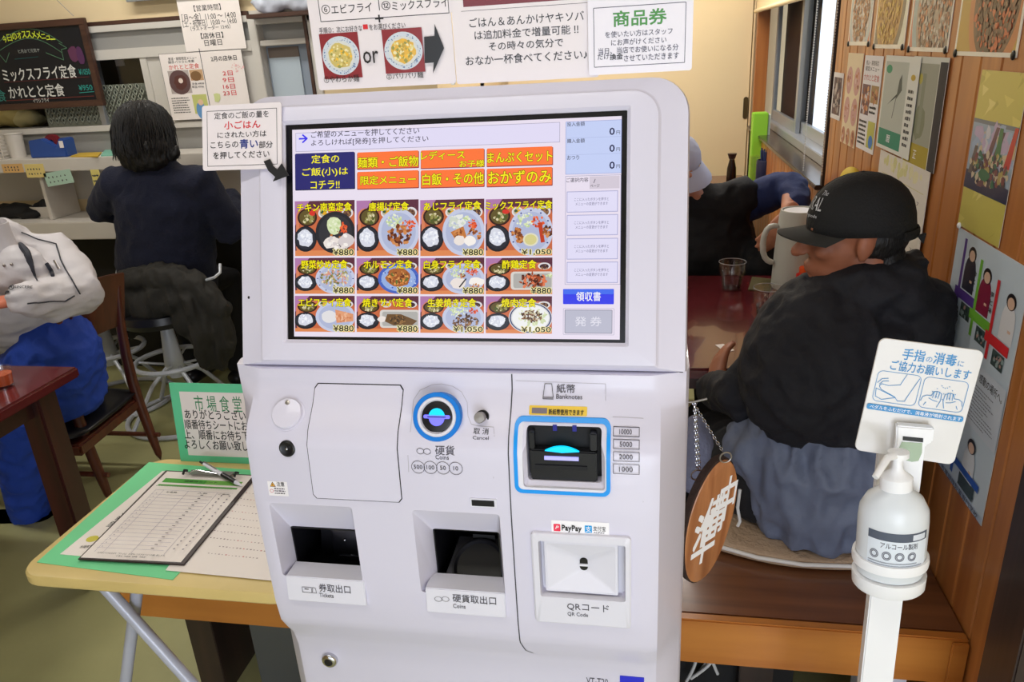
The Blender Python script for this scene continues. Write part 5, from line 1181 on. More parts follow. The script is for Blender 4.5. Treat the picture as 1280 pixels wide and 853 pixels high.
G().tube([hd_, hd_ + (A(1108, 573, YD - .03) - hd_) * .9, n0], [.0055, .005, .0042], 12).out('pump_nozzle', M['disp'], bt, smooth=True)
class Cyl:
    def __call__(s, a, h, w=0): return MB @ Vector(((rb + w) * sin(a), -(rb + w) * cos(a), h))
p = Pr(Cyl(), w0=.0004)
def cr(a0_, h0, a1_, h1, col):
    for k in range(16): p.rect(a0_ + (a1_ - a0_) * k / 16, h0, a0_ + (a1_ - a0_) * (k + 1) / 16, h1, col, up=False)
    p.up()
cr(-.85, Lb * .24, 1.0, Lb * .66, S(226, 234, 244)); cr(-.85, Lb * .56, 1.0, Lb * .665, S(84, 92, 108)); cr(.45, Lb * .575, .9, Lb * .645, S(220, 226, 236)); 
p.text('アルコール製剤', -.45, Lb * .465, .62, Lb * .54, S(70, 70, 84), bold=.02)
for k in range(4): p.text('◎', -.75 + k * .36, Lb * .32, -.75 + k * .36 + .26, Lb * .43, S(110, 112, 124), bold=0)
p.lines(-.8, Lb * .24, .9, Lb * .30, 2, S(150, 156, 166)); p.out('bottle_label', PR, bt)
for h0, h1, k_ in ((.12, .24, 1.09),):
    G().lathe([(rb * 1.01, Lb * h0), (rb * k_, Lb * h0), (rb * k_ * 1.02, Lb * (h0 + h1) / 2), (rb * k_, Lb * h1), (rb * 1.01, Lb * h1), (rb * 1.01, Lb * h0)], n=40, M=MB).out('bottle_ring', M['disp'], ds, smooth=True)
G().lathe([(0, -Lb * .2), (rb * 1.0, -Lb * .2), (rb * 1.06, -Lb * .17), (rb * 1.08, -.002), (rb * 1.02, -.002), (0, -.003)], n=40, M=MB).out('drip_tray', M['disp'], ds, smooth=True)
fq = Frame(fitted(.75, 0), du, (.028, 0, 1)); G().prism([fq(-.016, -.008, .001), fq(.016, -.008, .001), fq(.016, -.003, .001), fq(-.016, -.003, .001)], fq.N * .0012).out('joint_line', M['cordb'], ds)
# ------------------------------------------------------------------ papers on the boarded wall
fw = Frame((XR - .0015, 2, 1), (0, -1, 0), (0, 0, 1))
def wall_sheet(name, box, label, cat, draw, group=None, m='paper', th=.0008, off=0, clips=False, prm=None):
    fr_ = Frame(fw.P + fw.N * off, fw.U, fw.V)
    if len(box) == 4 and isinstance(box[0], tuple):           # corners: top-left px, top-right px, bottom z from a lower pixel
        (xa_, ya_), (xb_, yb_), (xc_, yc_), _ = box
        a, d = fr_.px(xa_, ya_); c, d2_ = fr_.px(xb_, yb_); b = fr_.px(xc_, yc_)[1]
    t = thing(name, label, cat, fr_((a + c) / 2, b), group)
    rings(G(), fr_, [(rrect(a, b, c, d, .001, 2), -th), (rrect(a, b, c, d, .001, 2), 0)]).out('sheet', M[m], t)
    p = Pr(fr_); p.clip = (a, b, c, d); draw(p, a, b, c, d); p.out('printing', prm or PR, card_of(t))
    if clips:
        for s_ in (a + .008, c - .012):
            g = G(); q = fr_(s_, b + .004, .001); g.ell(q, (.003, .008, .008), n=12, m=8); g.out('clip', M['blackc'], t, smooth=True)
    return t
def food(p, a, b, c, d, bg_, plate, rim, cols, cx_=.5, cy_=.6, r=.5, px_=420):
    w, h = c - a, d - b; p.rect(a, b, c, d, S(238, 236, 226)); e = w * .03; p.clip = (a + e, b + h * .05, c - e, d)
    p.rect(a + e, b + h * .05, c - e, d, bg_); p.ell(a + w * cx_, b + h * cy_, w * r, w * r * 1.1, rim, 36); p.ell(a + w * cx_, b + h * cy_, w * r * .82, w * r * .9, plate, 36)
    p.specks(a + w * cx_, b + h * cy_, w * r * .72, w * r * .8, cols, px_, w * .02); p.clip = None
frb = [S(150, 90, 60), S(190, 120, 80), S(110, 60, 44), S(210, 160, 110)]
ygap = .006
for i, (q, args, lab) in enumerate([
    (((1069, -40), (1097, -40), (1080, 57), 0), (S(196, 96, 76), S(206, 206, 206), S(170, 190, 200), frb, .5, .45, .5), 'leftmost of the four food posters, brown fried dish, high on the boarded wall'),
    (((1102, -40), (1142, -40), (1120, 61), 0), (S(226, 232, 216), S(176, 126, 36), S(74, 74, 70), [S(196, 150, 40), S(214, 180, 70), S(150, 100, 30)], .42, .55, .5), 'food poster with golden soup in a dark oval bowl, second from the window'),
    (((1147, -40), (1199, -40), (1170, 65), 0), (S(206, 120, 104), S(160, 150, 140), S(150, 180, 190), [S(160, 110, 90), S(200, 196, 190), S(120, 90, 80), S(206, 130, 90)], .6, .5, .55), 'food poster with a pale blue plate of stir fry, third from the window'),
    (((1208, -40), (1290, -40), (1235, 71), 0), (S(186, 150, 50), S(90, 60, 50), S(196, 120, 70), [S(80, 60, 56), S(120, 80, 66), S(200, 90, 50), S(60, 46, 44)], .6, .6, .42), 'rightmost food poster with dark meat on a yellow ground, top right corner')]):
    t = wall_sheet('food_poster', q, lab, 'poster', lambda p, a, b, c, d: food(p, a, b, c, d, *args), 'food posters along the top of the boarded wall', clips=True, prm=PG)
for x in (1, 2, 3): pass
def photo(p, a, b, c, d):
    w, h = c - a, d - b; p.rect(a, b, c, d, S(226, 222, 220)); p.rect(a + w * .1, b + h * .1, c - w * .1, d - h * .1, S(96, 76, 76)); p.clip = (a + w * .1, b + h * .1, c - w * .1, d - h * .1)
    p.specks((a + c) / 2, (b + d) / 2, w * .4, h * .4, [S(60, 50, 56), S(140, 120, 110), S(110, 80, 76), S(190, 180, 170)], 70, w * .08); p.clip = None
wall_sheet('small_photo', ((1043, 90), (1055, 92), (1046, 150), 0), 'small dark photo card pinned beside the bright window', 'photo', photo)
def stick(p, a, b, c, d):
    w, h = c - a, d - b; p.rect(a, b, c, d, S(232, 214, 178)); y = d - w * .25
    for k, (n_, r_) in enumerate([(2, .2)] * 2 + [(3, .13)] * 5):
        y -= w * r_ * .9
        for j in range(n_): p.ell(a + w * (j + .5) / n_, y, w * r_, w * r_ * 1.1, S(206, 160, 150) if n_ == 2 else S(196, 140, 110), 18); p.specks(a + w * (j + .5) / n_, y, w * r_ * .7, w * r_ * .7, frb + [S(220, 190, 180)], 10, w * .03)
        y -= w * r_ * 1.5
wall_sheet('dish_chart', ((1061, 66), (1080, 67), (1060, 182), 0), 'narrow cream chart of round dish pictures pinned left of the news sheet', 'poster', stick)
def news(p, a, b, c, d):
    w, h = c - a, d - b; p.rect(a, b, c, d, S(232, 230, 232)); p.text('煮込・期間限定', a + w * .1, d - h * .1, c - w * .2, d - h * .05, K, bold=0); p.text('限定メニュー', a + w * .1, d - h * .16, c - w * .15, d - h * .11, K, bold=.02); p.text('かれとと定食', a + w * .06, d - h * .26, c - w * .1, d - h * .19, S(196, 80, 70), bold=0)
    p.rect(a + w * .05, b + h * .38, a + w * .5, b + h * .7, S(120, 90, 90)); p.specks(a + w * .28, b + h * .54, w * .2, h * .14, frb + [S(210, 200, 200)], 40, w * .04); p.rect(a + w * .55, b + h * .52, c - w * .05, b + h * .7, S(170, 140, 90)); p.specks(a + w * .75, b + h * .6, w * .16, h * .07, frb, 20, w * .03)
    p.lines(a + w * .55, b + h * .4, c - w * .08, b + h * .5, 2, K); p.lines(a + w * .05, b + h * .05, a + w * .5, b + h * .33, 6, S(60, 60, 60)); p.rect(a + w * .58, b + h * .05, c - w * .05, b + h * .33, S(190, 190, 90)); p.ell(a + w * .8, b + h * .12, w * .12, h * .07, S(70, 130, 200), 14)
wall_sheet('news_sheet', ((1082, 69), (1105, 70), (1075, 186), 0), 'white menu news sheet hanging left of the calendars on the boarded wall', 'poster', news)
def cal1(p, a, b, c, d):
    w, h = c - a, d - b; p.rect(a, b, c, d, S(226, 228, 220)); p.rect(a + w * .04, b + h * .22, c - w * .28, d - h * .06, S(188, 194, 184)); p.rect(a + w * .04, b + h * .04, c - w * .28, b + h * .22, S(50, 140, 110)); p.ell(a + w * .16, d - h * .14, w * .09, h * .045, S(60, 150, 110), 18)
    p.poly([(a + w * .2, b + h * .48), (a + w * .5, b + h * .60), (a + w * .56, b + h * .78), (a + w * .48, b + h * .62)], S(60, 66, 64)); p.poly([(a + w * .46, b + h * .56), (a + w * .6, b + h * .66), (a + w * .56, b + h * .82), (a + w * .5, b + h * .76)], S(84, 92, 84)); p.line([(a + w * .46, b + h * .58), (a + w * .4, b + h * .36)], w * .014, S(80, 80, 80))
    p.text('暦', a + w * .3, b + h * .09, a + w * .42, b + h * .17, W, bold=0); p.lines(c - w * .22, b + h * .1, c - w * .06, d - h * .3, 9, S(70, 70, 70)); p.ell(c - w * .13, d - h * .2, w * .06, h * .03, S(200, 170, 60), 14)
wall_sheet('wall_calendar', ((1108, 69), (1152, 70), (1112, 190), 0), 'white and green calendar with a small dark bird on the boarded wall', 'calendar', cal1, off=.006)
def cal2(p, a, b, c, d):
    w, h = c - a, d - b; p.rect(a, b, c, d, S(214, 216, 206)); p.rect(a + w * .05, b + h * .2, c - w * .22, d - h * .06, S(160, 162, 146)); p.rect(a + w * .05, b, c - w * .22, b + h * .2, S(176, 156, 44)); p.ell(a + w * .4, b + h * .4, w * .18, h * .16, S(130, 136, 110), 18, .1); p.rect(a + w * .36, b + h * .3, a + w * .46, b + h * .85, S(140, 146, 124)); p.ell(a + w * .3, b + h * .8, w * .06, h * .05, S(190, 180, 80), 12); p.rect(c - w * .2, b, c, d - h * .04, S(34, 32, 40)); p.text('正', a + w * .35, b + h * .06, a + w * .45, b + h * .14, W, bold=0)
wall_sheet('wall_calendar', ((1143, 70), (1187, 74), (1150, 210), 0), 'yellow footed calendar with black edge, half behind the white and green one', 'calendar', cal2, off=.003)
def cal3(p, a, b, c, d):
    w, h = c - a, d - b; p.rect(a, b, c, d, S(222, 216, 206)); p.line([(a + w * .1, d - h * .2), (c - w * .06, d - h * .2)], .0015, S(200, 196, 130))
    p.specks(a + w * .5, d - h * .08, w * .4, h * .05, [S(214, 210, 150), S(226, 220, 180)], 30, w * .03)
    for r_ in range(5):
        for q in range(7): p.text(str(1 + (r_ * 7 + q) % 31), a + w * (.07 + q * .13), d - h * (.32 + r_ * .135), a + w * (.105 + q * .13), d - h * (.285 + r_ * .135), S(120, 110, 110), bold=0)
wall_sheet('calendar_page', ((1101, 187), (1163, 216), (1098, 318), 0), 'cream calendar page with dates hanging behind the cap of the seated man', 'calendar', cal3, off=.005)
def yposter(p, a, b, c, d):
    w, h = c - a, d - b; p.rect(a, b, c, d, S(206, 194, 96)); 
    for k in range(26): x = a + w * R.random(); y = b + h * R.random(); p.poly([(x, y), (x + w * R.uniform(-.15, .15), y + h * .07), (x + w * .12, y + h * .05)], R.choice([S(220, 208, 110), S(190, 178, 80), S(228, 216, 130)]), False); p.w += 2e-6
    p.up(); q = b + h * .26; r_ = b + h * .7; p.rect(a, q, c, r_, S(150, 170, 190)); p.rect(a, r_ - h * .02, c, r_ + h * .005, S(110, 120, 130)); p.specks(a + w * .5, q + h * .28, w * .48, h * .14, [S(190, 170, 200), S(210, 190, 150), S(160, 180, 206), S(206, 206, 214)], 80, w * .05)
    p.clip = (a, q, c, r_); p.poly([(a, q), (a + w, q), (a + w, q + h * .09), (a, q + h * .12)], S(34, 44, 76))
    for x0_, x1_, y0_, y1_, cc_ in ((.30, .62, .04, .42, S(110, 70, 74)), (.42, .75, .05, .40, S(90, 60, 70)), (.05, .2, .1, .28, S(96, 86, 80)), (.82, 1.0, .2, .44, S(200, 50, 40)), (.6, .7, .22, .42, S(60, 120, 70))): p.poly([(a + w * x0_, q + h * y0_), (a + w * (x0_ + .12), q + h * y0_), (a + w * x1_, q + h * y1_), (a + w * (x1_ - .07), q + h * y1_)], cc_)
    p.specks(a + w * .5, q + h * .16, w * .45, h * .1, [S(120, 60, 60), S(180, 160, 90), S(60, 50, 60), S(50, 110, 80), S(206, 190, 160)], 130, w * .03); p.ell(a + w * .45, q + h * .12, w * .13, h * .035, S(50, 110, 70), 14, .1); p.clip = None
wall_sheet('yellow_poster', ((1228, 87), (1287, 94), (1202, 283), 0), 'glossy yellow poster with a colourful festival scene, above the staff poster', 'poster', yposter, m='paper', prm=PG, off=.001)
def staff(p, a, b, c, d):
    w, h = c - a, d - b; p.rect(a, b, c, d, S(206, 220, 232)); X = lambda t: a + w * t; Z = lambda t: b + h * t
    p.rect(X(0), Z(.0), X(1), Z(.03), S(190, 206, 226))
    def per(x, z, cl, s_=1): p.ell(X(x), Z(z - .075 * s_), w * .085 * s_, h * .07 * s_, cl, 18, 0); p.rect(X(x - .085 * s_), Z(z - .15 * s_), X(x + .085 * s_), Z(z - .075 * s_), cl); p.ell(X(x), Z(z), w * .058 * s_, h * .03 * s_, S(36, 30, 32), 16); p.ell(X(x), Z(z - .006), w * .042 * s_, h * .022 * s_, S(226, 190, 166), 14); p.rect(X(x + .015), Z(z - .11), X(x + .05), Z(z - .1), S(226, 190, 166))
    for x, z, cl, bar_, lab, px_ in ((.27, .93, S(44, 44, 60), S(92, 62, 150), '人をつなぐ', .13), (.52, .89, S(140, 36, 66), S(120, 190, 60), '夢を育てる', .40), (.86, .86, S(232, 232, 236), S(226, 50, 56), '未来を拓く', .66)):
        per(x, z, cl); p.rect(X(px_), Z(z - .26), X(px_ + .035), Z(z + .045), bar_); p.rect(X(px_ - .04), Z(z - .195), X(px_ + .27), Z(z - .155), bar_); p.rect(X(px_ + .09), Z(z - .26), X(px_ + .24), Z(z - .2), S(70, 86, 84)); p.specks(X(px_ + .17), Z(z - .23), w * .07, h * .025, [S(150, 170, 170), S(190, 150, 140), S(40, 60, 60)], 16, w * .012)
    for k, ch in enumerate('食と人'): p.text(ch, X(.34), Z(.86 - k * .03), X(.38), Z(.88 - k * .03), K, bold=.02)
    for k, ch in enumerate('夢と場'): p.text(ch, X(.61), Z(.83 - k * .03), X(.65), Z(.85 - k * .03), K, bold=.02)
    p.rect(X(.0), Z(.31), X(1), Z(.56), S(214, 222, 234)); p.text('さあ、未来を拓く、感動の場所へ。', X(.22), Z(.50), X(.97), Z(.535), K, bold=.02, rot=0); p.lines(X(.2), Z(.33), X(.95), Z(.485), 11, S(110, 116, 130), .35)
    per(.3, .30, S(60, 60, 80)); per(.72, .24, S(226, 230, 236)); p.rect(X(.48), Z(.05), X(.52), Z(.33), S(40, 90, 180)); p.rect(X(.42), Z(.1), X(.9), Z(.13), S(40, 90, 180)); p.rect(X(.1), Z(.13), X(.4), Z(.16), S(190, 40, 60)); p.rect(X(.62), Z(.04), X(.85), Z(.095), S(60, 76, 80)); p.text('市場調理製菓専門学校', X(.35), Z(.005), X(.95), Z(.03), S(40, 50, 80), bold=.01)
wall_sheet('staff_poster', ((1199, 284), (1290, 338), (1180, 590), 0), 'tall pale blue school poster with people and coloured cross bars', 'poster', staff, prm=PG, off=.0005)
G().ell(AX(1199, 282, XR - .004), (.004, .006, .006), n=12, m=8).out('push_pin', M['disp'], top=('white push pin between the yellow poster and the staff poster', 'push pin'), smooth=True)
yc = AX(1064, 222, XR - .03)
G().ell(yc + Vector((0, 0, -.02)), (.03, .07, .05)).out('yellow_cap_hat', mat('yellow_cloth', S(216, 186, 50), .7), top=('yellow cloth hanging on the wall just above the black cap', 'cloth'), smooth=True)

# ------------------------------------------------------------------ right dining table and what stands on it
TZ = .70
rt = thing('dining_table', 'red lacquered dining table where the man in the black cap sits', 'table', (.1, 2.28, 0))
G().box(-.95, XR - .004, 1.86, 2.72, TZ - .032, TZ).out('tabletop', M['lacq'], rt, bevel=.006)
G().box(-.85, XR - .06, 1.93, 2.65, TZ - .09, TZ - .033).out('apron', M['legw'], rt)
for x in (-.86, XR - .12):
    for y in (1.92, 2.6): G().box(x, x + .06, y, y + .06, 0, TZ - .033).out('leg', M['legw'], rt, bevel=.004)
def tumbler(px, py, ht_px, r_px, label, lev):
    """px,py: middle of the base on the table"""
    c = AZ(px, py, TZ); dd = (c - CAM).length; r = r_px * dd / 980; h = ht_px * dd / 880
    t = thing('water_glass', label, 'glass', c, 'water glasses on the red table')
    o = [(r * .70, 0), (r * .72, .001), (r * .80, h * .45), (r * 1.0, h * .62), (r * 1.0, h)]
    i = [(r * .95, h), (r * .94, h * .64), (r * .74, h * .46), (r * .66, h * .09), (0, h * .08)]
    G().lathe([(0, 0)] + o + i, c, 28).out('glass_body', M['glass'], t, smooth=True)
    for k in range(10):
        a = 2 * pi * k / 10; G().tube([c + Vector((r * .73 * cos(a), r * .73 * sin(a), .004)), c + Vector((r * .82 * cos(a), r * .82 * sin(a), h * .46))], .0011, 5).out('facet_rib', M['glass'], t, smooth=True)
    G().lathe([(0, h * .09), (r * .655, h * .09), (r * .73, h * lev), (0, h * lev)], c, 24).out('water', M['water'], t, smooth=True)
    G().tube([c + Vector((r * .98 * cos(a), r * .98 * sin(a), h)) for a in [2 * pi * q / 28 for q in range(28)]], .0012, 6, closed=True).out('rim', mat('glass_rim', S(215, 215, 220), .1, trans=.6), t, smooth=True)
tumbler(914, 362, 32, 16.5, 'faceted tumbler half full of water near the white jug', .44)
tumbler(958, 403, 40, 18, 'faceted tumbler of water at the elbow of the man in the black cap', .5)
def slab(name, pxs, z, th, m, label, cat, bevel=0):
    f = FT(z + th); P = [f.px(*q) for q in pxs]
    return G().prism([f(u, v, -th) for u, v in P], (0, 0, th)).out(name, m, top=(label, cat), bevel=bevel)
slab('meal_ticket', [(894, 431), (904, 430), (918, 438), (907, 441)], TZ + .0004, .0006, M['paper'], 'small white paper meal ticket lying on the red table', 'ticket')
pk = FT(TZ + .004); P = [pk.px(*q) for q in ((935, 362), (940, 346), (968, 349), (963, 364))]
G().prism([pk(u, v, -.0035) for u, v in P], (0, 0, .004)).out('sauce_packet', M['packet'], top=('olive and gold foil packet on the red table in front of the jug', 'packet'), bevel=.0012)
# thermos jug
jb = AZ(992, 358, TZ); dd = (jb - CAM).length; jr = 26 * dd / 960; jh = A(992, 262, jb.y).z - TZ
jg = thing('thermos_jug', 'tall off-white jug with side handle on the red table before the black cap brim', 'jug', jb)
G().lathe([(0, 0), (jr * .98, 0), (jr, .005), (jr * .94, jh * .5), (jr * .84, jh * .94), (jr * .80, jh), (jr * .72, jh), (jr * .74, jh * .95), (0, jh * .93)], jb, 36).out('jug_body', M['pot'], jg, smooth=True)
G().lathe([(0, jh * .94), (jr * .7, jh * .94), (jr * .66, jh * .99), (jr * .2, jh * 1.0), (0, jh * 1.0)], jb, 28).out('lid', M['disp'], jg, smooth=True)
hp_ = [(-jr * .82, jh * .80), (-jr * 1.25, jh * .82), (-jr * 1.5, jh * .70), (-jr * 1.5, jh * .45), (-jr * 1.25, jh * .34), (-jr * .92, jh * .33)]
me = modded(G().tube([jb + Vector((x, -.01, z)) for x, z in hp_], (.011, .012), 10, up=(0, 1, 0)).mesh(), [('SUBSURF', dict(levels=1))]); link('handle', me, M['pot'], jg, smooth=True)
def bottle_(px, py, h, r, label, body, capm, cap2=None, grp=None, name='sauce_bottle', z=TZ, fill=.7):
    c = AZ(px, py, z); t = thing(name, label, 'bottle', c, grp)
    G().lathe([(0, 0), (r, 0), (r * 1.02, h * .1), (r * .95, h * .55), (r * .45, h * .78), (r * .42, h * .84), (0, h * .84)], c, 20).out('bottle_body', body, t, smooth=True)
    G().lathe([(0, h * .84), (r * .62, h * .84), (r * .7, h * .97), (r * .5, h), (0, h)], c, 20).out('cap', capm, t, smooth=True)
    return t
bottle_(1003, 352, .125, .022, 'glass soy bottle with a dark flared cap just right of the white jug', M['soy'], M['blackc'])
c = AZ(1004, 366, TZ); t = thing('red_dispenser', 'squat dispenser with an orange and red lid near the chin of the capped man', 'dispenser', c)
G().lathe([(0, 0), (.026, 0), (.026, .045), (0, .045)], c, 20).out('dispenser_body', M['soy'], t, smooth=True)
G().lathe([(0, .0455), (.027, .0455), (.027, .066), (.02, .07), (0, .07)], c, 20).out('red_collar', M['red'], t, smooth=True)
G().lathe([(0, .0705), (.019, .0705), (.019, .088), (.015, .092), (0, .092)], c, 20).out('orange_lid', M['orange'], t, smooth=True)
# far table with its bottle, glass and chopsticks
FZ = .72
ft = thing('dining_table', 'far dining table near the cream sliding door, mostly behind the man in the navy sweater', 'table', (.1, 4.4, 0))
G().box(-.8, XR - .05, 3.95, 4.8, FZ - .03, FZ).out('tabletop', M['lacq'], ft, bevel=.005)
for x in (-.76, XR - .14):
    for y in (4.0, 4.7): G().box(x, x + .06, y, y + .06, 0, FZ - .031).out('leg', M['legw'], ft)
Yf = 4.3
def at_far(px, Y): c = A(px, 200, Y); c.z = FZ; return c
c = at_far(915, Yf); h = A(915, 192, Yf).z - FZ; t = thing('sauce_bottle', 'soy bottle with brown cap on the far table left of the chopstick holder', 'bottle', c)
G().lathe([(0, 0), (.026, 0), (.028, .02), (.024, h * .6), (.013, h * .85), (0, h * .85)], c, 20).out('bottle_body', M['soy'], t, smooth=True)
G().lathe([(.0131, h * .6), (.014, h * .86), (0, h * .86)], c, 16).out('neck', M['glass'], t, smooth=True); G().lathe([(0, h * .86), (.016, h * .86), (.025, h), (0, h)], c, 18).out('cap', M['darkw'], t, smooth=True)
c = at_far(944, Yf); h = A(944, 195, Yf).z - FZ
t = thing('water_glass', 'empty glass on the far table touching the chopstick holder', 'glass', c); G().lathe([(0, 0), (.024, 0), (.03, h), (.027, h), (.021, .008), (0, .008)], c, 22).out('glass_body', M['glass'], t, smooth=True)
c = at_far(957, Yf - .05); h = A(957, 195, Yf).z - FZ; r = .046
t = thing('chopstick_holder', 'dark blue cup full of blue chopsticks on the far table', 'chopstick holder', c)
G().lathe([(0, 0), (r * .9, 0), (r, .01), (r, h * .86), (r * .93, h * .93), (r * .85, h * .93), (r * .85, .02), (0, .02)], c, 26).out('cup', mat('holder_navy', S(34, 38, 70), .35), t, smooth=True)
for k in range(16):
    a = k * 2.4; q = r * .7 * math.sqrt((k + .5) / 16); x, y = q * cos(a), q * sin(a)
    G().tube([c + Vector((x * .6, y * .6, .03)), c + Vector((x * 1.05, y * 1.05, h * R.uniform(1.16, 1.26)))], .004, 6).out('chopstick', mat('stick_blue', S(44, 62, 110), .4) if k == 0 else bpy.data.materials['stick_blue'], t)
# lime green folder by the door post
a, b = A(941, 141, 4.5), A(956, 240, 4.5)
lg_ = thing('green_file', 'lime green plastic file standing by the window casing on the far table', 'file', (a.x, 4.5, FZ))
G().box(a.x, b.x - .012, 4.45, 4.55, FZ, a.z).out('cover', M['lime'], lg_, bevel=.004); G().box(b.x - .012, b.x, 4.46, 4.54, FZ, a.z - .01).out('inner_pages', mat('pale_pages', S(214, 226, 220), .6), lg_)

# ------------------------------------------------------------------ left dining table, glass of tea
lt = thing('dining_table', 'dark red dining table at the left edge where the man in white sits', 'table', (-2.3, 1.4, 0))
fl_ = FT(TZ); cnr = fl_.px(98, 458)
G().box(-2.9, cnr[0], .9, cnr[1], TZ - .032, TZ).out('tabletop', M['lacq'], lt, bevel=.006)
G().box(-2.85, cnr[0] - .06, .96, cnr[1] - .06, TZ - .1, TZ - .033).out('apron', M['legw'], lt)
for x, y in ((cnr[0] - .11, cnr[1] - .14), (cnr[0] - .11, .93), (-2.85, cnr[1] - .14), (-2.85, .93)):
    G().prism([(x, y, TZ - .033), (x + .075, y, TZ - .033), (x + .075, y + .075, TZ - .033), (x, y + .075, TZ - .033)], (0, 0, -(TZ - .034))).out('leg', M['legw'], lt, bevel=.006)
c = AZ(6, 483, TZ); r = .03; h = .055
t = thing('tea_glass', 'short glass with orange drink on the dark red table at the left edge', 'glass', c)
G().lathe([(0, 0), (r * .8, 0), (r, h), (r * .94, h), (r * .76, .006), (0, .006)], c, 26).out('glass_body', M['glass'], t, smooth=True)
G().lathe([(0, .007), (r * .76, .007), (r * .88, h * .7), (0, h * .7)], c, 22).out('drink', mat('orange_drink', S(190, 90, 50), .2), t, smooth=True)

# ------------------------------------------------------------------ wooden chair of the man in white
ch = thing('dining_chair', 'brown wooden chair with black seat behind the man in the white jacket', 'chair', (-1.97, 2.22, 0))
yl, yr = 2.42, 2.11
for y_ in (yl, yr):
    g = G(); pts = [(-1.965, y_, 0), (-1.99, y_, .2), (-2.01, y_, .34), (-2.0, y_, .6), (-1.955, y_, .80)]
    g.tube(pts, [(.016, .019), (.019, .021), (.02, .024), (.017, .02), (.012, .016)], 10, up=(1, 0, 0)); me = modded(g.mesh(), [('SUBSURF', dict(levels=1))]); link('rear_leg', me, M['chairw'], ch, smooth=True)
    G().tube([(-2.40, y_ - .01, 0), (-2.38, y_ - .01, .29)], [(.015, .015), (.02, .02)], 10).out('front_leg', M['chairw'], ch, smooth=True)
    G().tube([(-2.39, y_ - .005, .13), (-1.945, y_, .13)], .010, 8).out('stretcher', M['chairw'], ch, smooth=True)
G().prism([(-1.955, 2.03, .25), (-1.995, 2.43, .25), (-2.42, 2.41, .25), (-2.40, 2.01, .25)], (0, 0, .045)).out('seat_frame', M['chairw'], ch, bevel=.008)
me = modded(G().prism([(-1.945, 2.02, .296), (-1.985, 2.44, .296), (-2.43, 2.42, .296), (-2.41, 2.0, .296)], (0, 0, .05)).mesh(bevel=.014), [('SUBSURF', dict(levels=1))]); link('seat', me, M['seatb'], ch, smooth=True)
rows = [[(-2.0 + .05 * (z - .6) / .2 - .028 * sin(pi * k / 10), yr + .04 + (yl - yr - .02) * k / 10, z + (.012 * sin(pi * k / 10) if z > .7 else -.0)) for k in range(11)] for z in (.60, .65, .70, .75, .79, .805)]
G().grid(rows, (.014, 0, 0)).out('backrest', M['chairw'], ch, smooth=True, bevel=.003)

# ------------------------------------------------------------------ metal stools
def stool(name, c, label, seat=True, zring=.28, grp='grey metal stools at the counter'):
    t = thing(name, label, 'stool', c, grp); cx_, cy_ = c[0], c[1]
    G().lathe([(0, .2), (.03, .2), (.045, .24), (.03, .40), (.022, .47), (0, .47)], (cx_, cy_, 0), 18).out('column', M['stool'], t, smooth=True)
    for k in range(4):
        a = pi / 4 + k * pi / 2 + .25
        G().tube([(cx_ + .03 * cos(a), cy_ + .03 * sin(a), .26), (cx_ + .12 * cos(a), cy_ + .12 * sin(a), .19), (cx_ + .25 * cos(a), cy_ + .25 * sin(a), .01)], .0095, 8).out('leg', M['stool'], t, smooth=True)
    G().tube([(cx_ + .165 * cos(a), cy_ + .165 * sin(a), zring) for a in [2 * pi * k / 32 for k in range(32)]], .0115, 8, closed=True).out('foot_ring', M['stool'], t, smooth=True)
    for k in range(4):
        a = k * pi / 2 + .25; G().tube([(cx_ + .03 * cos(a), cy_ + .03 * sin(a), zring - .02), (cx_ + .165 * cos(a), cy_ + .165 * sin(a), zring)], .006, 6).out('ring_spoke', M['stool'], t, smooth=True)
    G().tube([(cx_ + .25 * cos(a), cy_ + .25 * sin(a), .0125) for a in [2 * pi * k / 36 for k in range(36)]], .011, 8, closed=True).out('base_ring', M['stool'], t, smooth=True)
    G().lathe([(0, .47), (.17, .475), (.185, .50), (.18, .53), (.14, .54), (0, .54)], (cx_, cy_, 0), 28).out('seat', M['seatb'], t, smooth=True)
    return t
sA = AZ(222, 470, .2)
st1 = stool('bar_stool', (sA.x, sA.y, 0), 'grey metal swivel stool with foot ring under the draped dark coat')
cS = Vector((sA.x, sA.y, 0))
bars = [A(276, 346, sA.y - .12), A(274, 336, sA.y - .1)]
G().tube([cS + Vector((.15, -.03, .5)), A(252, 352, sA.y - .1), A(268, 347, sA.y - .12), A(275, 341, sA.y - .1), A(275, 330, sA.y - .08)], .006, 8).out('back_rail', M['stool'], st1, smooth=True)
G().tube([cS + Vector((-.15, -.03, .5)), A(146, 342, sA.y), A(148, 332, sA.y - .02)], .006, 8).out('back_rail', M['stool'], st1, smooth=True)
sB = AZ(168, 452, .2)
sB.y = min(sB.y, 2.96); st2 = copy_thing(st1, (sB.x - .10, sB.y - .0, 0), 'grey metal swivel stool left of the draped dark coat, half behind the wooden chair')
for ch_ in [q for q in bpy.data.objects if q.parent == st2 and q.name.startswith('back_rail')]: bpy.data.objects.remove(ch_)

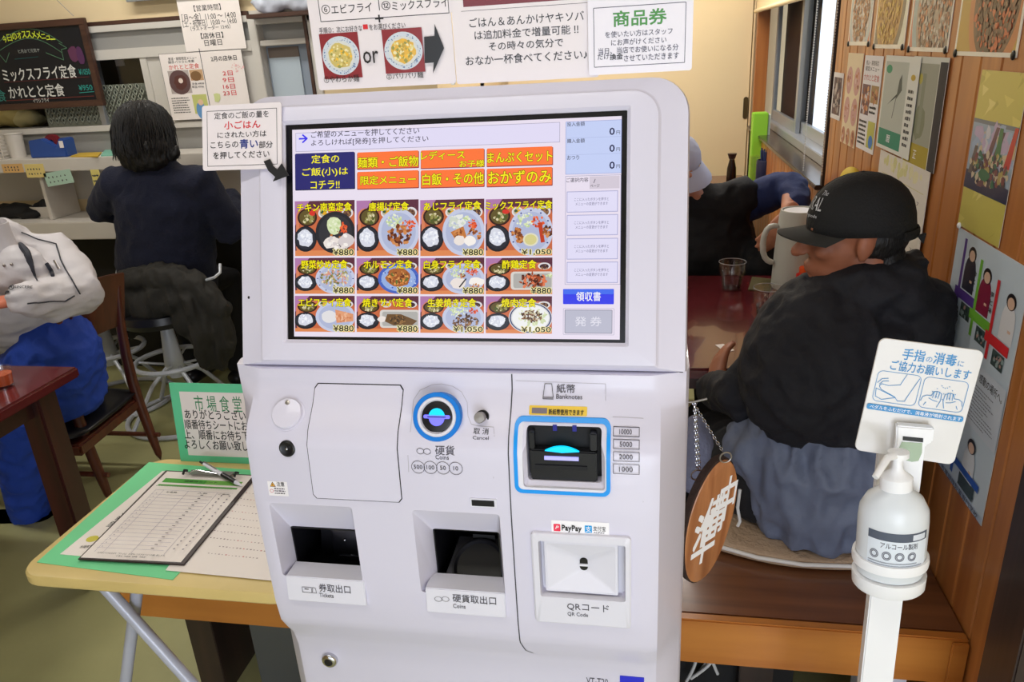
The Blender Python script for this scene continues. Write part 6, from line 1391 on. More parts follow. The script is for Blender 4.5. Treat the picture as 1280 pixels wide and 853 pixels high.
# ------------------------------------------------------------------ things on shelf and counter
SZ = 1.139
def on_shelf(px, Y=3.36): v = A(px, 195, Y); v.z = SZ; return v
a, b = on_shelf(38, 3.30), on_shelf(84, 3.30); zt_ = A(60, 172, 3.30).z
td = thing('tape_dispenser', 'blue desktop tape dispenser with a dark red roll on the white shelf', 'tape dispenser', ((a.x + b.x) / 2, 3.34, SZ))
g = G(); w = b.x - a.x; z_ = SZ + .0005
prof = [(a.x, z_), (b.x, z_), (b.x, zt_ - .01), (b.x - w * .12, zt_ - .005), (b.x - w * .22, SZ + (zt_ - SZ) * .62), (a.x + w * .75, SZ + (zt_ - SZ) * .5), (a.x + w * .42, zt_ - .004), (a.x + w * .04, zt_ - .012)]
g.prism([(x, 3.30, z) for x, z in prof], (0, .075, 0)).out('base', M['bluec2'], td, bevel=.004)
Mt = Matrix.Translation((a.x + w * .55, 3.34, SZ + (zt_ - SZ) * .72)) @ Matrix.Rotation(radians(90), 4, 'X')
G().lathe([(.014, -.012), (.038, -.012), (.038, .012), (.014, .012), (.014, -.012)], n=28, M=Mt).out('tape_roll', M['maroon'], td, smooth=True)
p = Pr(Frame((0, 3.2995, 0))); p.T('TAPE', 42, 189.5, 56, 192.5, S(200, 200, 210), bold=0); 
G().box(b.x - w * .12, b.x - w * .02, 3.296, 3.2998, zt_ - .05, zt_ - .018).out('paper_tab', M['paper'], td)
a, b = on_shelf(-14), on_shelf(16); zt2 = A(8, 170, 3.36).z
bs = thing('slatted_basket', 'white slotted plastic basket on the shelf at the left edge', 'basket', ((a.x + b.x) / 2, 3.36, SZ))
g = G()
for k in range(7): z = SZ + .002 + k * (zt2 - SZ - .008) / 6; g.box(a.x, b.x, 3.3, 3.303, z, z + .006).box(b.x - .003, b.x, 3.303, 3.44, z, z + .006)
for k in range(9): x = a.x + (b.x - a.x) * k / 8; g.box(x - .002, x + .002, 3.2995, 3.3035, SZ + .001, zt2 - .002)
g.box(a.x, b.x, 3.44, 3.444, SZ + .001, zt2 - .002).box(a.x, b.x, 3.3, 3.44, SZ + .0005, SZ + .003).out('basket_mesh', M['shelfw'], bs)
c = on_shelf(23.5, 3.36); r = (on_shelf(32).x - on_shelf(14).x) / 2; h = A(24, 167, 3.36).z - SZ
t = thing('white_cup', 'plain off-white cup between the basket and the blue tape dispenser', 'cup', c); G().lathe([(0, 0), (r * .85, 0), (r, h), (r * .93, h), (r * .8, .01), (0, .01)], c, 24).out('cup_body', M['shelfw'], t, smooth=True); G().tube([c + Vector((r * cos(k), r * sin(k), h)) for k in [2 * pi * q / 24 for q in range(24)]], .003, 6, closed=True).out('rim', M['shelfw'], t, smooth=True)
for name, q, m, lab in (('envelope', ((88, 195), (100, 191), (127, 190), (122, 195)), mat('yellow_paper', S(206, 170, 60), .7), 'yellow envelope lying on the white shelf right of the tape dispenser'), ('folded_cloth', ((126, 194), (132, 186), (158, 184), (154, 193)), mat('teal_cloth', S(130, 190, 170), .8), 'pale teal folded paper on the shelf beside the woman in navy')):
    slab(name, q, SZ + .0005, .006, m, lab, 'paper')
# memo slips on the shelf edge
fsf = Frame((0, 3.2492, 1.1))
def memo(q, col, label, txt=None, rot_=0):
    t = thing('memo_slip', label, 'memo', A((q[0] + q[2]) / 2, q[3], 3.249), 'memo slips stuck to the shelf edge'); p = Pr(fsf, w0=.0004); a, b, c, d = p.B(*q)
    def R_(x, y): mx, my = (a + c) / 2, (b + d) / 2; return (mx + (x - mx) * cos(rot_) - (y - my) * sin(rot_), my + (x - mx) * sin(rot_) + (y - my) * cos(rot_))
    P = [R_(a, b), R_(c, b), R_(c, d), R_(a, d)]; G().prism([fsf(u, v, .0) for u, v in P], fsf.N * .0004).out('slip', mat('memo_col', col, .8), t)
    p.w = .0006
    for k in range(2):
        for j in range(5): x, y = R_(a + (c - a) * (.15 + .15 * j), b + (d - b) * (.62 - .34 * k)); p.ell(x, y, .004, .005, S(70, 70, 70), 5, .4, False)
    p.up(); p.out('handwriting', PR, t)
memo((3, 205, 29, 216), S(222, 178, 116), 'orange memo slip at the far left of the shelf edge'); memo((32, 205, 56, 222), S(228, 206, 130), 'yellow memo slip with writing, second on the shelf edge')
memo((56, 214, 91, 231), S(178, 208, 190), 'pale green memo slip tilted on the shelf edge', rot_=.12); memo((115, 212, 126, 232), S(222, 206, 120), 'plain yellow memo slip nearest the woman in navy')
# objects on the counter
KZ = .841
c = A(15, 258, 3.36); c.z = KZ
me = organic(G().ell((c.x, 3.36, KZ + .03), (.17, .07, .04)).ell((c.x + .1, 3.34, KZ + .02), (.09, .05, .025)), .012, 4, .014, .07, 5)
for v in me.vertices: v.co.z = max(v.co.z, KZ + .001); v.co.y = min(v.co.y, 3.47)
link('black_bag', me, M['darkm'], top=('crumpled black bag on the counter at the left edge', 'bag'))
c = A(57, 250, 3.38); c.z = KZ; t = thing('oval_tray', 'white oval tray with black things in it on the counter', 'tray', c)
MT = Matrix.Translation(c) @ Matrix.Diagonal((1, .55, 1, 1))
G().lathe([(0, 0), (.09, 0), (.1, .02), (.105, .055), (.099, .055), (.092, .012), (0, .01)], n=32, M=MT).out('tray_body', M['shelfw'], t, smooth=True); 
me = organic(G().ell((c.x - .01, c.y, KZ + .05), (.07, .03, .03)).ell((c.x + .03, c.y, KZ + .06), (.03, .02, .03)), .008, 2, .01, .04, 8); link('black_contents', me, M['darkm'], t)
for k, (q, m, lab) in enumerate(((((8, 262), (32, 254), (56, 258), (30, 268)), mat('mag_blue', S(96, 128, 150), .4), 'pale blue magazine on the counter by the black bag'), (((50, 267), (72, 258), (93, 258), (76, 268)), mat('notebook_grey', S(96, 92, 84), .6), 'grey notebook on the counter below the memo slips'))):
    slab('magazine' if k == 0 else 'notebook', q, KZ + .0006, .006, m, lab, 'book')
a, b = FT(KZ + .01)(*FT(KZ + .01).px(49, 272), 0), FT(KZ + .01)(*FT(KZ + .01).px(74, 264), 0)
t = thing('pen', 'dark thin pen beside the grey notebook on the counter', 'pen', b); b.y = a.y + .02
G().tube([a, b], .003, 8).out('barrel', M['dark'], t, smooth=True); G().tube([a, a - (b - a).normalized() * .008], [.002, .0006], 8).out('tip', M['brushed'], t)
# below the counter there is only its matt black front panel

# ------------------------------------------------------------------ chalkboard, notices at the left back
YC = YP - .06
fc = Frame((0, YC, 1.5)); 
def cb_(x, y): return fc.px(x, y)
ul, ur, lr, ll = cb_(-40, 26.5), cb_(105, 22), cb_(131, 132), cb_(-25, 138)
ang = math.atan2((ur[1] - ul[1]), (ur[0] - ul[0]))
kb = thing('chalkboard', 'black menu board with coloured chalk writing in a dark wooden frame', 'chalkboard', fc((ur[0] + ul[0]) / 2, lr[1]))
x0, x1, z0, z1 = ul[0], (ur[0] + lr[0]) / 2, lr[1] + 1.5, ur[1] + 1.5; fwid = .03
G().box(x0 + fwid, x1 - fwid, YC, YC + .01, z0 + fwid, z1 - fwid).out('black_panel', M['board'], kb)
for q in ((x0, x1, z1 - fwid, z1), (x0, x1, z0, z0 + fwid), (x0, x0 + fwid, z0 + fwid, z1 - fwid), (x1 - fwid, x1, z0 + fwid, z1 - fwid)): G().box(q[0], q[1], YC - .01, YC + .015, q[2], q[3]).out('frame_rail', M['boardf'], kb, bevel=.002)
yc_ = S(214, 230, 60); wc = S(220, 220, 215); tc_ = S(50, 150, 140)
p = Pr(Frame((0, YC - .0005, 1.5)), step=.00008)
for i, ch_ in enumerate('今日のオススメメニュー'):
    a = 2.25 - i * .125; x = 3 + i * 6.1; y = 50 - 7 * sin(pi * (i + .5) / 11); hh = {'ー': .7, 'ュ': 2.6, 'ニ': 2.8}.get(ch_, 4.3); p.T(ch_, x, y - hh, x + 5.6, y + hh, yc_, bold=.03)
arcp = lambda r0, y0: [p.fr.px(-4 + 82 * t, y0 - r0 * sin(pi * t)) for t in [k / 16 for k in range(17)]]
p.line(arcp(18, 54), .003, S(90, 130, 100)); p.line(arcp(18, 66), .003, S(90, 130, 100)); p.line([p.fr.px(*q) for q in ((74, 54), (84, 60), (77, 62), (80, 75), (58, 66))], .003, S(90, 130, 100)); p.line([p.fr.px(*q) for q in ((-2, 66), (8, 78), (12, 66))], .003, S(90, 130, 100))
p.T('ヒ月おて元気ヤ', 23, 61, 50, 66, S(170, 175, 170), bold=0); p.line([p.fr.px(19, 74), p.fr.px(48, 71)], .0025, S(40, 90, 90))
p.ell(*p.fr.px(92, 68), .028, .036, S(96, 50, 80), 12, .15); p.ell(*p.fr.px(101, 70), .02, .04, S(84, 44, 84), 12, .15)
p.T('ミックスフライ定食', 3, 83, 96, 100, wc, bold=.02); p.T('¥1050', 99, 86, 113, 93.5, tc_, bold=.02); p.line([p.fr.px(6, 103), p.fr.px(112, 96)], .003, S(96, 46, 46))
p.T('かれとと定食', 11, 106, 81, 122, wc, bold=.02); p.T('¥950', 99, 106, 116, 113, tc_, bold=.02); p.line([p.fr.px(100, 116), p.fr.px(118, 114.5)], .003, tc_); p.line([p.fr.px(8, 126), p.fr.px(118, 120)], .0035, S(110, 50, 44)); p.T('イワシフライ', 42, 123, 62, 128.5, wc, bold=0); p.T('食', -3, 112, 8, 127, S(60, 130, 120), bold=0)
p.out('chalk_writing', CHALK, kb)
G().tube([fc(*cb_(92, 20)), fc(*cb_(70, -1)), fc(*cb_(66, -8))], .0015, 6).out('hanging_string', M['brushed'], kb)
YQ = YP - .035
fq_ = Frame((0, YQ, 1.5))
def e1(p, a, b, c, d):
    for t, q, bo in (('【営業時間】', (242, 5.5, 276, 13.5), 0), ('［月～金］11:00 ～ 14:00', (227, 15.5, 295, 25), 0), ('［土・祝祭日］10:00 ～ 14:00', (228, 23.5, 296, 32), 0), ('（ラストオーダー 13:45）', (238, 31.5, 288, 37.5), 0), ('【店休日】', (251, 40.5, 279, 48), .02), ('日曜日', (255.5, 49.5, 277.5, 57), 0)): p.T(t, *q, K, bold=bo)
sheet('hours_notice', fq_, (226, -4, 303, 63), .0008, M['paper'], 'white opening hours notice above the two part sheet on the partition', 'notice', e1, prmat=PR)
def e2(p, a, b, c, d):
    p.frame(a, b, c, d, .0015, S(60, 60, 66)); p.RC(257, 60, 257.8, 152, S(70, 70, 74))
    p.T('煮浸・期間限定メニュー', 210, 71, 246, 75, K, bold=0); p.T('鶏手バラさん考案', 210, 75.5, 243, 79, K, bold=0); p.T('かれとと定食', 211, 80, 249, 86.5, S(214, 70, 60), bold=0)
    p.RC(212, 88, 238, 117, S(180, 170, 166)); p.ell(*p.fr.px(225, 103), .055, .055, S(96, 70, 70), 22); p.ell(*p.fr.px(226, 103), .035, .033, S(90, 50, 44), 16, .1); p.ell(*p.fr.px(226, 101), .012, .012, S(226, 210, 200), 10)
    p.RC(237.5, 87, 254, 100.5, S(196, 160, 120)); p.ell(*p.fr.px(245, 95), .028, .022, S(130, 96, 60), 14); p.T('定食 ¥950', 240, 103, 255, 106, K, bold=0); p.T('単品 ¥700', 240, 107, 255, 110, K, bold=0); p.lines(*p.B(216, 121, 240, 142), 7, S(80, 76, 76), .4); p.RC(242, 118, 260, 142, S(196, 200, 120)); p.ell(*p.fr.px(252, 138), .025, .04, S(100, 150, 200), 14); p.ell(*p.fr.px(251, 128), .014, .014, S(226, 190, 160), 12)
    p.T('2月の店休日', 263.5, 69.5, 296, 76, K, bold=0)
    for i, t in enumerate(('2日', '9日', '16日', '23日')): p.T(t, 278.5 if i < 2 else 279, 88.5 + i * 8.3, 291 + i * 1.5, 94.5 + i * 8.3, S(220, 60, 70), bold=0)
    p.specks(*p.fr.px(297, 84), .03, .02, [S(236, 190, 190)], 14, .004); p.ell(*p.fr.px(272, 122), .02, .02, S(206, 214, 150), 8, .3)
sheet('holiday_notice', Frame((0, YQ - .002, 1.5)), (206, 64, 309, 149), .0008, M['paper'], 'two part sheet with a dish photo and red closing dates on the partition', 'notice', e2, prmat=PR)
# silver picture rail frame at the top
a, b = A(161, 3, YP - .03), A(310, -8, YP - .03)
sf = thing('silver_frame', 'lower edge of a silver framed board high on the partition', 'frame', ((a.x + b.x) / 2, YP - .03, a.z)); G().box(a.x, b.x, YP - .05, YP - .035, a.z, a.z + .018).box(a.x, a.x + .018, YP - .05, YP - .035, a.z + .018, a.z + .5).box(b.x - .018, b.x, YP - .05, YP - .035, a.z + .018, a.z + .5).box(a.x, b.x, YP - .05, YP - .035, a.z + .5, a.z + .518).out('frame_rail', M['alu'], sf, bevel=.002)
G().box(a.x + .018, b.x - .018, YP - .042, YP - .036, a.z + .018, a.z + .5).out('board_panel', M['paper'], sf)
# kitchen glimpses behind the hatch pane
for k, (px, py, r_, col, lab, nm) in enumerate(((12, 146, .13, S(196, 176, 110), 'pale yellow bag lying on the kitchen side of the hatch', 'bag'), (38, 148, .1, S(216, 204, 150), 'cream crumpled bag in the kitchen hatch below the chalkboard', 'bag'))):
    c = A(px, py, 3.8); me = organic(G().ell(c, (r_, .07, .05)), .015, 2, .02, .08, 4 + k)
    for v in me.vertices: v.co.z = max(v.co.z, 1.24)
    link('kitchen_bag', me, mat('bag_yellow', col, .6), top=(lab, nm))
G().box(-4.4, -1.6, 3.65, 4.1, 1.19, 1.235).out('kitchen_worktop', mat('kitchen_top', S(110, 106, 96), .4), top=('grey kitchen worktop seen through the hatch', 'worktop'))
c = A(148, 78, 4.1); G().box(c.x - .02, c.x + .03, 4.1, 4.11, c.z - .02, c.z + .04).out('white_tag', M['paper'], top=('small white tag on the dark kitchen wall behind the hatch', 'tag'))
c = A(100, 140, 3.7); G().prism([(c.x - .04, 3.7, 1.236), (c.x + .07, 3.7, 1.236), (c.x + .04, 3.75, c.z + .03), (c.x - .05, 3.75, c.z + .03)], (0, .004, 0)).out('price_card', M['greyp'], top=('grey card leaning in the kitchen hatch at the right end of the chalkboard', 'card'))
# ------------------------------------------------------------------ people
def head_lumps(g, Mh, ears=True):
    E_ = lambda c, r, rot=(0, 0, 0): g.ell(c, r, rot, 22, 14, Mh)
    E_((-.012, 0, .03), (.098, .076, .092)); E_((.03, 0, -.01), (.068, .064, .088)); E_((.042, 0, -.07), (.05, .046, .04)); E_((.078, 0, -.098), (.02, .022, .016))
    E_((.083, 0, .022), (.016, .046, .011)); E_((.092, 0, -.063), (.012, .022, .007)); E_((.09, 0, -.076), (.012, .02, .007))
    for s in (-1, 1):
        E_((.066, s * .045, -.025), (.022, .018, .02)); 
        if ears: E_((-.012, s * .076, -.008), (.02, .010, .034), (0, -.2, s * .35)); E_((-.006, s * .074, -.034), (.012, .008, .012))
    g.tube([Mh @ Vector(q) for q in ((.09, 0, .012), (.103, 0, -.012), (.118, 0, -.034))], [.008, .010, .013], 10, round_=True)
    for s in (-1, 1): E_((.106, s * .012, -.036), (.010, .008, .008))
    g.tube([Mh @ Vector(q) for q in ((-.02, 0, -.04), (-.045, 0, -.13))], [(.054, .054), (.056, .056)], 16)
def hmat(c, face, tilt=0, scale=1):
    """head frame: local +x looks along face, +z up"""
    x = Vector(face).normalized(); z = Vector((0, 0, 1)); y = z.cross(x).normalized(); z = x.cross(y)
    m = Matrix((x, y, z)).transposed().to_4x4(); return Matrix.Translation(Vector(c)) @ m @ Matrix.Rotation(tilt, 4, 'X') @ Matrix.Scale(scale, 4)
def hand_lumps(g, w, d, n, side=1, curl=.9, s=1):
    """w wrist, d pointing direction, n back of hand; fingers curled towards -n"""
    w = Vector(w); d = Vector(d).normalized(); n = Vector(n); n = (n - d * n.dot(d)).normalized(); l = d.cross(n) * side
    g.tube([w - d * .03, w + d * .01, w + d * .05 * s, w + d * .085 * s], [(.026, .019), (.028, .018), (.038, .015), (.038, .013)], 14, up=n, round_=True)
    for k, (o, L) in enumerate(((-.03, .066), (-.010, .076), (.010, .071), (.029, .056))):
        p_ = w + d * (.085 - abs(o) * .15) * s + l * o * s; pts = [p_ - d * .02]; a = 0
        for j in range(3):
            pts.append(p_.copy()); a += curl * (.35 if j == 0 else .5); p_ = p_ + (d * cos(a) - n * sin(a)) * L * (.45, .32, .23)[j] * s
        pts.append(p_); g.tube(pts, [.0095, .0095, .0088, .008, .007][:len(pts)], 9, up=n, round_=True)
    p_ = w + d * .02 * s - l * .026 * s; q = [p_, p_ - l * .022 * s + d * .022 * s - n * .006, p_ - l * .030 * s + d * .05 * s - n * .016, p_ - l * .026 * s + d * .072 * s - n * .024]
    g.tube(q, [.013, .0115, .010, .008], 9, up=n, round_=True)
def finish(name, me, m, parent, label=None): return link(name, me, m, parent, label=label, smooth=True)
def eyes(Mh, parent):
    for s in (-1, 1):
        G().ell((.081, s * .031, -.004), (.011, .012, .011), M=Mh, n=12, m=8).out('eye', bpy.data.materials.get('eye_white') or mat('eye_white', S(220, 214, 208), .2), parent, smooth=True)
        G().ell((.0895, s * .031, -.004), (.0042, .005, .005), M=Mh, n=10, m=6).out('iris', bpy.data.materials.get('eye_dark') or mat('eye_dark', S(30, 20, 16), .1), parent, smooth=True)
def B(px, py, Y): return A(px, py, Y)

# ---- man in the black cap, seated on the bench, back to the camera, face turned left
P1 = thing('person', 'person in a black cap and dark hooded jacket seated on the bench, back turned', 'person', (.38, 1.5, BZ))
hc1 = B(1068, 292, 1.57); Mh = hmat(hc1, (-1, .08, -.05), .0, .91)
sC = B(1075, 400, 1.60); pel = Vector((.35, 1.575, .56)); chest = Vector((.40, 1.60, .80)); shl, shr = B(1010, 434, 1.63), B(1185, 400, 1.56)
shr.x = min(shr.x, .545)
elL, wrL = B(925, 495, 1.62), B(893, 488, 1.74); elR, wrR = Vector((.55, 1.72, .74)), Vector((.42, 1.92, .735))
g = G(); head_lumps(g, Mh); nk = Mh @ Vector((-.045, 0, -.13))
g.tube([Mh @ Vector((-.03, 0, -.08)), nk, sC + Vector((0, 0, -.06))], [(.05, .05), (.055, .055), (.08, .07)], 16)
g.tube([sC + Vector((0, 0, -.04)), chest, pel], [(.15, .09), (.155, .10), (.15, .11)], 20, up=(0, 1, 0), round_=True)
for sh_, el, wr in ((shl, elL, wrL), (shr, elR, wrR)): g.tube([sC + (sh_ - sC) * .7 + Vector((0, 0, -.05)), el + Vector((0, .02, 0)), wr], [.05, .04, .028], 14, round_=True)
hips = [(pel + Vector((-.09, .02, -.03)), Vector((.16, 1.92, .50)), Vector((.15, 1.98, .09))), (pel + Vector((.09, .02, -.03)), Vector((.45, 1.94, .50)), Vector((.46, 2.0, .09)))]
for a, b, c in hips:
    g.tube([a, b, c], [.085, .06, .04], 14, round_=True); g.tube([c + Vector((0, -.04, -.04)), c + Vector((0, .14, -.055))], [(.04, .03), (.04, .025)], 12, round_=True)
hand_lumps(g, wrL, (.1, .5, .35), (-.9, -.3, .3), 1, .5); hand_lumps(g, wrR, (-.5, .8, 0), (0, 0, 1), -1, .5)
finish('body', organic(g, .0055, 3), M['skint'], P1); eyes(Mh, P1)
g = G()                                               # jacket, upper black part
g.tube([sC + Vector((0, 0, .0)), sC + Vector((-.01, -.01, -.10)), chest + Vector((0, -.03, .03)), pel + Vector((.0, -.03, .31))], [(.14, .10), (.185, .145), (.20, .165), (.20, .15)], 22, up=(0, 1, 0), round_=True)
g.tube([sC + Vector((.0, .0, -.035)), shr], [(.10, .08), (.085, .085)], 18, round_=True); g.tube([sC + Vector((0, 0, -.035)), shl], [(.10, .08), (.078, .078)], 18, round_=True)
g.tube([shl, (shl + elL) / 2 + Vector((.0, 0, 0)), elL, wrL], [.078, .074, .064, .045], 18, round_=True); g.tube([shr, elR, wrR], [.085, .07, .045], 18, round_=True)
g.tube([Mh @ Vector((-.0, -.0, -.142)), Mh @ Vector((-.07, 0, -.09)), sC + Vector((.02, -.02, .0))], [(.058, .045), (.076, .066), (.12, .09)], 18, round_=True)
hb = B(1128, 352, 1.50)                               # hood lying on the back
g.ell(B(1105, 364, 1.53), (.105, .065, .055), (0, .25, 0)); g.ell(B(1132, 342, 1.54), (.045, .05, .035), (0, .3, 0)); g.ell(B(1150, 328, 1.54), (.018, .024, .016)); g.ell(B(1062, 378, 1.55), (.09, .05, .04), (0, -.4, 0))
me = organic(g, .008, 4, .012, .07, 2, folds=True)
for v in me.vertices:
    if v.co.x > XR - .012: v.co.x = XR - .012 - (v.co.x - XR + .012) * .1
finish('jacket', me, M['blackj'], P1)
g = G()                                               # slate lower part, puffing over the cushion
lo = [B(1045, 520, 1.47), B(1050, 600, 1.44), B(1045, 668, 1.43)]
g.tube([pel + Vector((.03, .0, .19)), pel + Vector((.02, -.03, .06)), pel + Vector((.03, -.03, -.05))], [(.14, .125), (.17, .145), (.14, .13)], 26, up=(0, 1, 0), round_=True)
g.ell(pel + Vector((.12, -.01, .04)), (.11, .12, .13)); g.ell(pel + Vector((.0, -.04, -.01)), (.13, .105, .12)); g.ell(pel + Vector((-.09, -.01, .08)), (.09, .10, .07))
me = organic(g, .0075, 3, .019, .075, 6, folds=True, stretch=(1.3, 1, .55))
for v in me.vertices:
    v.co.z = max(v.co.z, BZ + .034 + .006 * sin(v.co.x * 60)); v.co.x = min(v.co.x, XR - .015)
finish('jacket_skirt', me, M['slate'], P1, 'slate grey lower part of the jacket')
g = G()                                               # trousers
for a, b, c in hips: g.tube([a, b, c + Vector((0, 0, .03))], [(.10, .10), (.078, .078), (.06, .06)], 16, round_=True)
g.ell(pel + Vector((0, .04, -.04)), (.17, .12, .085)); me = organic(g, .011, 3, .006, .06, 3)
for v in me.vertices: v.co.z = max(v.co.z, BZ + .033) if v.co.y < 1.66 else v.co.z
finish('trousers', me, M['darktr'], P1)
for a, b, c in hips:
    me = organic(G().tube([c + Vector((0, -.05, -.045)), c + Vector((0, .17, -.06))], [(.05, .042), (.048, .03)], 14, round_=True), .007, 3)
    for v in me.vertices: v.co.z = max(v.co.z, .002)
    finish('shoe', me, M['dark'], P1)
G().tube([B(925, 612, 1.45), B(922, 635, 1.44), B(925, 652, 1.43), B(922, 658, 1.43)], .0035, 8).out('drawstring', M['cable'], P1, smooth=True)
# hair at the nape
me = organic(G().ell((-.03, 0, .0), (.082, .0745, .07), M=Mh).ell((-.062, 0, -.065), (.045, .056, .055), M=Mh), .006, 3, .002, .01, 1)
cut = [v for v in me.vertices]
Mi = Mh.inverted()
for v in me.vertices:
    q = Mi @ v.co
    if q.x > .018: q.x = .018; v.co = Mh @ q
finish('hair', me, M['hair'], P1)
# cap: crown, brim, strap, button, lettering
Cc = Matrix.Translation((-.004, 0, .028))
def crown(a, b, k=1):   # a: azimuth, b: elevation
    return Vector((.108 * k * cos(a) * cos(b) - .011, .085 * k * sin(a) * cos(b), .118 * k * sin(b) ** .8 + .012 if b > 0 else .010))
rows = [[Mh @ (crown(a, b) + Vector((0, 0, .0 - .022 * (cos(a) < 0) * cos(a) ** 2 * max(0, 1 - b / .35)))) for a in [2 * pi * k / 36 for k in range(37)]] for b in [radians(q) for q in (0, 6, 14, 24, 36, 48, 60, 72, 82, 89.9)]]
g = G(); g.grid(rows); me = g.mesh(); me = modded(me, [('SOLIDIFY', dict(thickness=.003, offset=1))]); finish('cap_crown', me, M['cap'], P1)
rows = []
for i in range(9):
    t = i / 8; rr = []
    for k in range(17):
        a = radians(-68 + 136 * k / 16); base = Vector((.107 * cos(a) - .011, .085 * sin(a), .015))
        ext = .064 * (cos(a * .95) ** .6); rr.append(Mh @ (base + Vector((ext * t, base.y * .06 * t, -.006 * t - .018 * t * (1 - cos(a)) - .10 * base.y ** 2 / .01 * .1))))
    rows.append(rr)
n_ = Mh.to_3x3() @ Vector((0, 0, .0035)); G().grid(rows, n_).out('brim', M['brim'], P1, smooth=True)
G().ell((-.011, 0, .131), (.007, .007, .004), M=Mh).out('cap_button', M['cap'], P1, smooth=True)
G().tube([Mh @ Vector((.113 * 1.02 * cos(a) - .011, .09 * 1.02 * sin(a), .004)) for a in [radians(q) for q in range(130, 231, 10)]], [(.002, .009)] * 11, 8, up=Mh.to_3x3() @ Vector((0, 0, 1))).out('strap', M['cap'], P1, smooth=True)
bk = B(1130, 282, 1.50); G().prism([Mh @ Vector(q) for q in ((-.116, .03, -.002), (-.132, .034, .004), (-.128, .034, -.018))], Mh.to_3x3() @ Vector((0, .01, 0))).out('strap_end', M['cap'], P1)
class CapF:
    def __call__(s, u, v, w=0):
        return Mh @ crown(radians(u), radians(v), 1.032 + w)
p = Pr(CapF(), w0=.0); wt = S(196, 196, 200)
for t, q, bo in (('The', (20, 37, 34, 43), 0), ('NATURAL', (-38, 19, 34, 34), .03), ('quality goods', (-20, 11, 30, 15), 0)):
    u0, v0, u1, v1 = q; V0, F0 = glyphs(t)
    xa_, xb_ = min(k[0] for k in V0), max(k[0] for k in V0); ya_, yb_ = min(k[1] for k in V0), max(k[1] for k in V0); n = len(p.v)
    for x, y in V0: p.v.append(tuple(p.fr(u0 + (u1 - u0) * (x - xa_) / (xb_ - xa_), v0 + (y - ya_) / (yb_ - ya_) * (v1 - v0), .004))); p.c.append(wt)
    p.f += [tuple(i + n for i in f) for f in F0]
p.out('cap_lettering', PR, P1)

# ---- man in the dark vest and navy sweater across the table
P2 = thing('person', 'person in a dark vest and navy sweater reaching for the jug, white bandana', 'person', (.1, 3.0, .45))
Y2 = 2.98
hc2 = B(846, 214, Y2 - .08); Mh2 = hmat(hc2, (.12, -1, -.32), 0, 1.0)
sc2 = B(885, 262, Y2); pel2 = Vector((.12, 3.06, .54)); shR2 = B(955, 245, Y2); shL2 = Vector((sc2.x - .18, Y2, sc2.z - .02))
el2 = B(990, 236, Y2 - .06); wr2 = B(985, 268, 2.72); elL2, wrL2 = Vector((-.14, 2.86, .80)), Vector((.0, 2.62, .735))
g = G(); head_lumps(g, Mh2); g.tube([Mh2 @ Vector((-.03, 0, -.08)), sc2], [(.05, .05), (.07, .06)], 16)
g.tube([sc2 + Vector((0, .02, -.04)), (sc2 + pel2) / 2 + Vector((0, .03, 0)), pel2], [(.14, .085), (.15, .10), (.15, .11)], 20, up=(0, 1, 0), round_=True)
for a, b, c in ((shR2, el2, wr2), (shL2, elL2, wrL2)): g.tube([a, b, c], [.045, .036, .026], 14, round_=True)
hand_lumps(g, wr2, (-.55, -.25, -.75), (.4, -.8, .2), 1, .6); hand_lumps(g, wrL2, (.7, -.6, -.05), (0, 0, 1), 1, .4)
leg2 = [(pel2 + Vector((s * .09, -.02, -.02)), Vector((.12 + s * .11, 2.70, .50)), Vector((.12 + s * .12, 2.72, .09))) for s in (-1, 1)]
for a, b, c in leg2: g.tube([a, b, c], [.085, .06, .04], 14, round_=True); g.tube([c + Vector((0, .03, -.04)), c + Vector((0, -.13, -.055))], [(.04, .03), (.04, .025)], 12, round_=True)
finish('body', organic(g, .007, 3), M['skin'], P2); eyes(Mh2, P2)
g = G(); g.tube([shR2, (shR2 + el2) / 2 + Vector((0, 0, .01)), el2, el2 * .4 + wr2 * .6 + Vector((.03, 0, .0))], [.07, .066, .062, .045], 18, round_=True); g.tube([shL2, elL2, wrL2], [.07, .058, .04], 18, round_=True); g.tube([shL2, sc2 + Vector((0, .03, -.05)), shR2 + Vector((0, .02, -.02))], [.06, .07, .06], 16, round_=True)
me = organic(g, .010, 3, .007, .06, 7, folds=True)
for v in me.vertices: v.co.x = min(v.co.x, XR - .012)
finish('sweater', me, M['sleeve'], P2)
g = G(); g.tube([sc2 + Vector((0, 0, .01)), sc2 + Vector((0, 0, -.14)), sc2 * .35 + pel2 * .65, pel2 + Vector((0, -.02, .02))], [(.15, .09), (.215, .14), (.215, .155), (.2, .16)], 22, up=(0, 1, 0), round_=True); g.tube([sc2 + Vector((-.08, -.01, .02)), sc2 + Vector((.10, -.01, .0)), shR2 + Vector((-.085, -.01, -.0))], [(.08, .075), (.085, .08), (.078, .082)], 14, round_=True)
g.ell(B(960, 330, Y2 - .1), (.1, .1, .1)); finish('vest', organic(g, .012, 4, .012, .09, 9, folds=True), M['vest'], P2)
g = G()
for a, b, c in leg2: g.tube([a, b, c + Vector((0, 0, .03))], [.10, .08, .06], 16, round_=True)
finish('trousers', organic(g, .014, 2), M['darktr'], P2)
for a, b, c in leg2:
    me = organic(G().tube([c + Vector((0, .05, -.045)), c + Vector((0, -.17, -.06))], [(.05, .042), (.048, .03)], 14, round_=True), .01, 2)
    for v in me.vertices: v.co.z = max(v.co.z, .002)
    finish('shoe', me, M['dark'], P2)
me = organic(G().ell((-.02, 0, .048), (.108, .088, .082), M=Mh2), .006, 2, .002, .02, 3); Mi = Mh2.inverted()
for v in me.vertices:
    q = Mi @ v.co
    if q.z < .012 - .3 * min(0, q.x) * 0: q.z = .012; v.co = Mh2 @ q
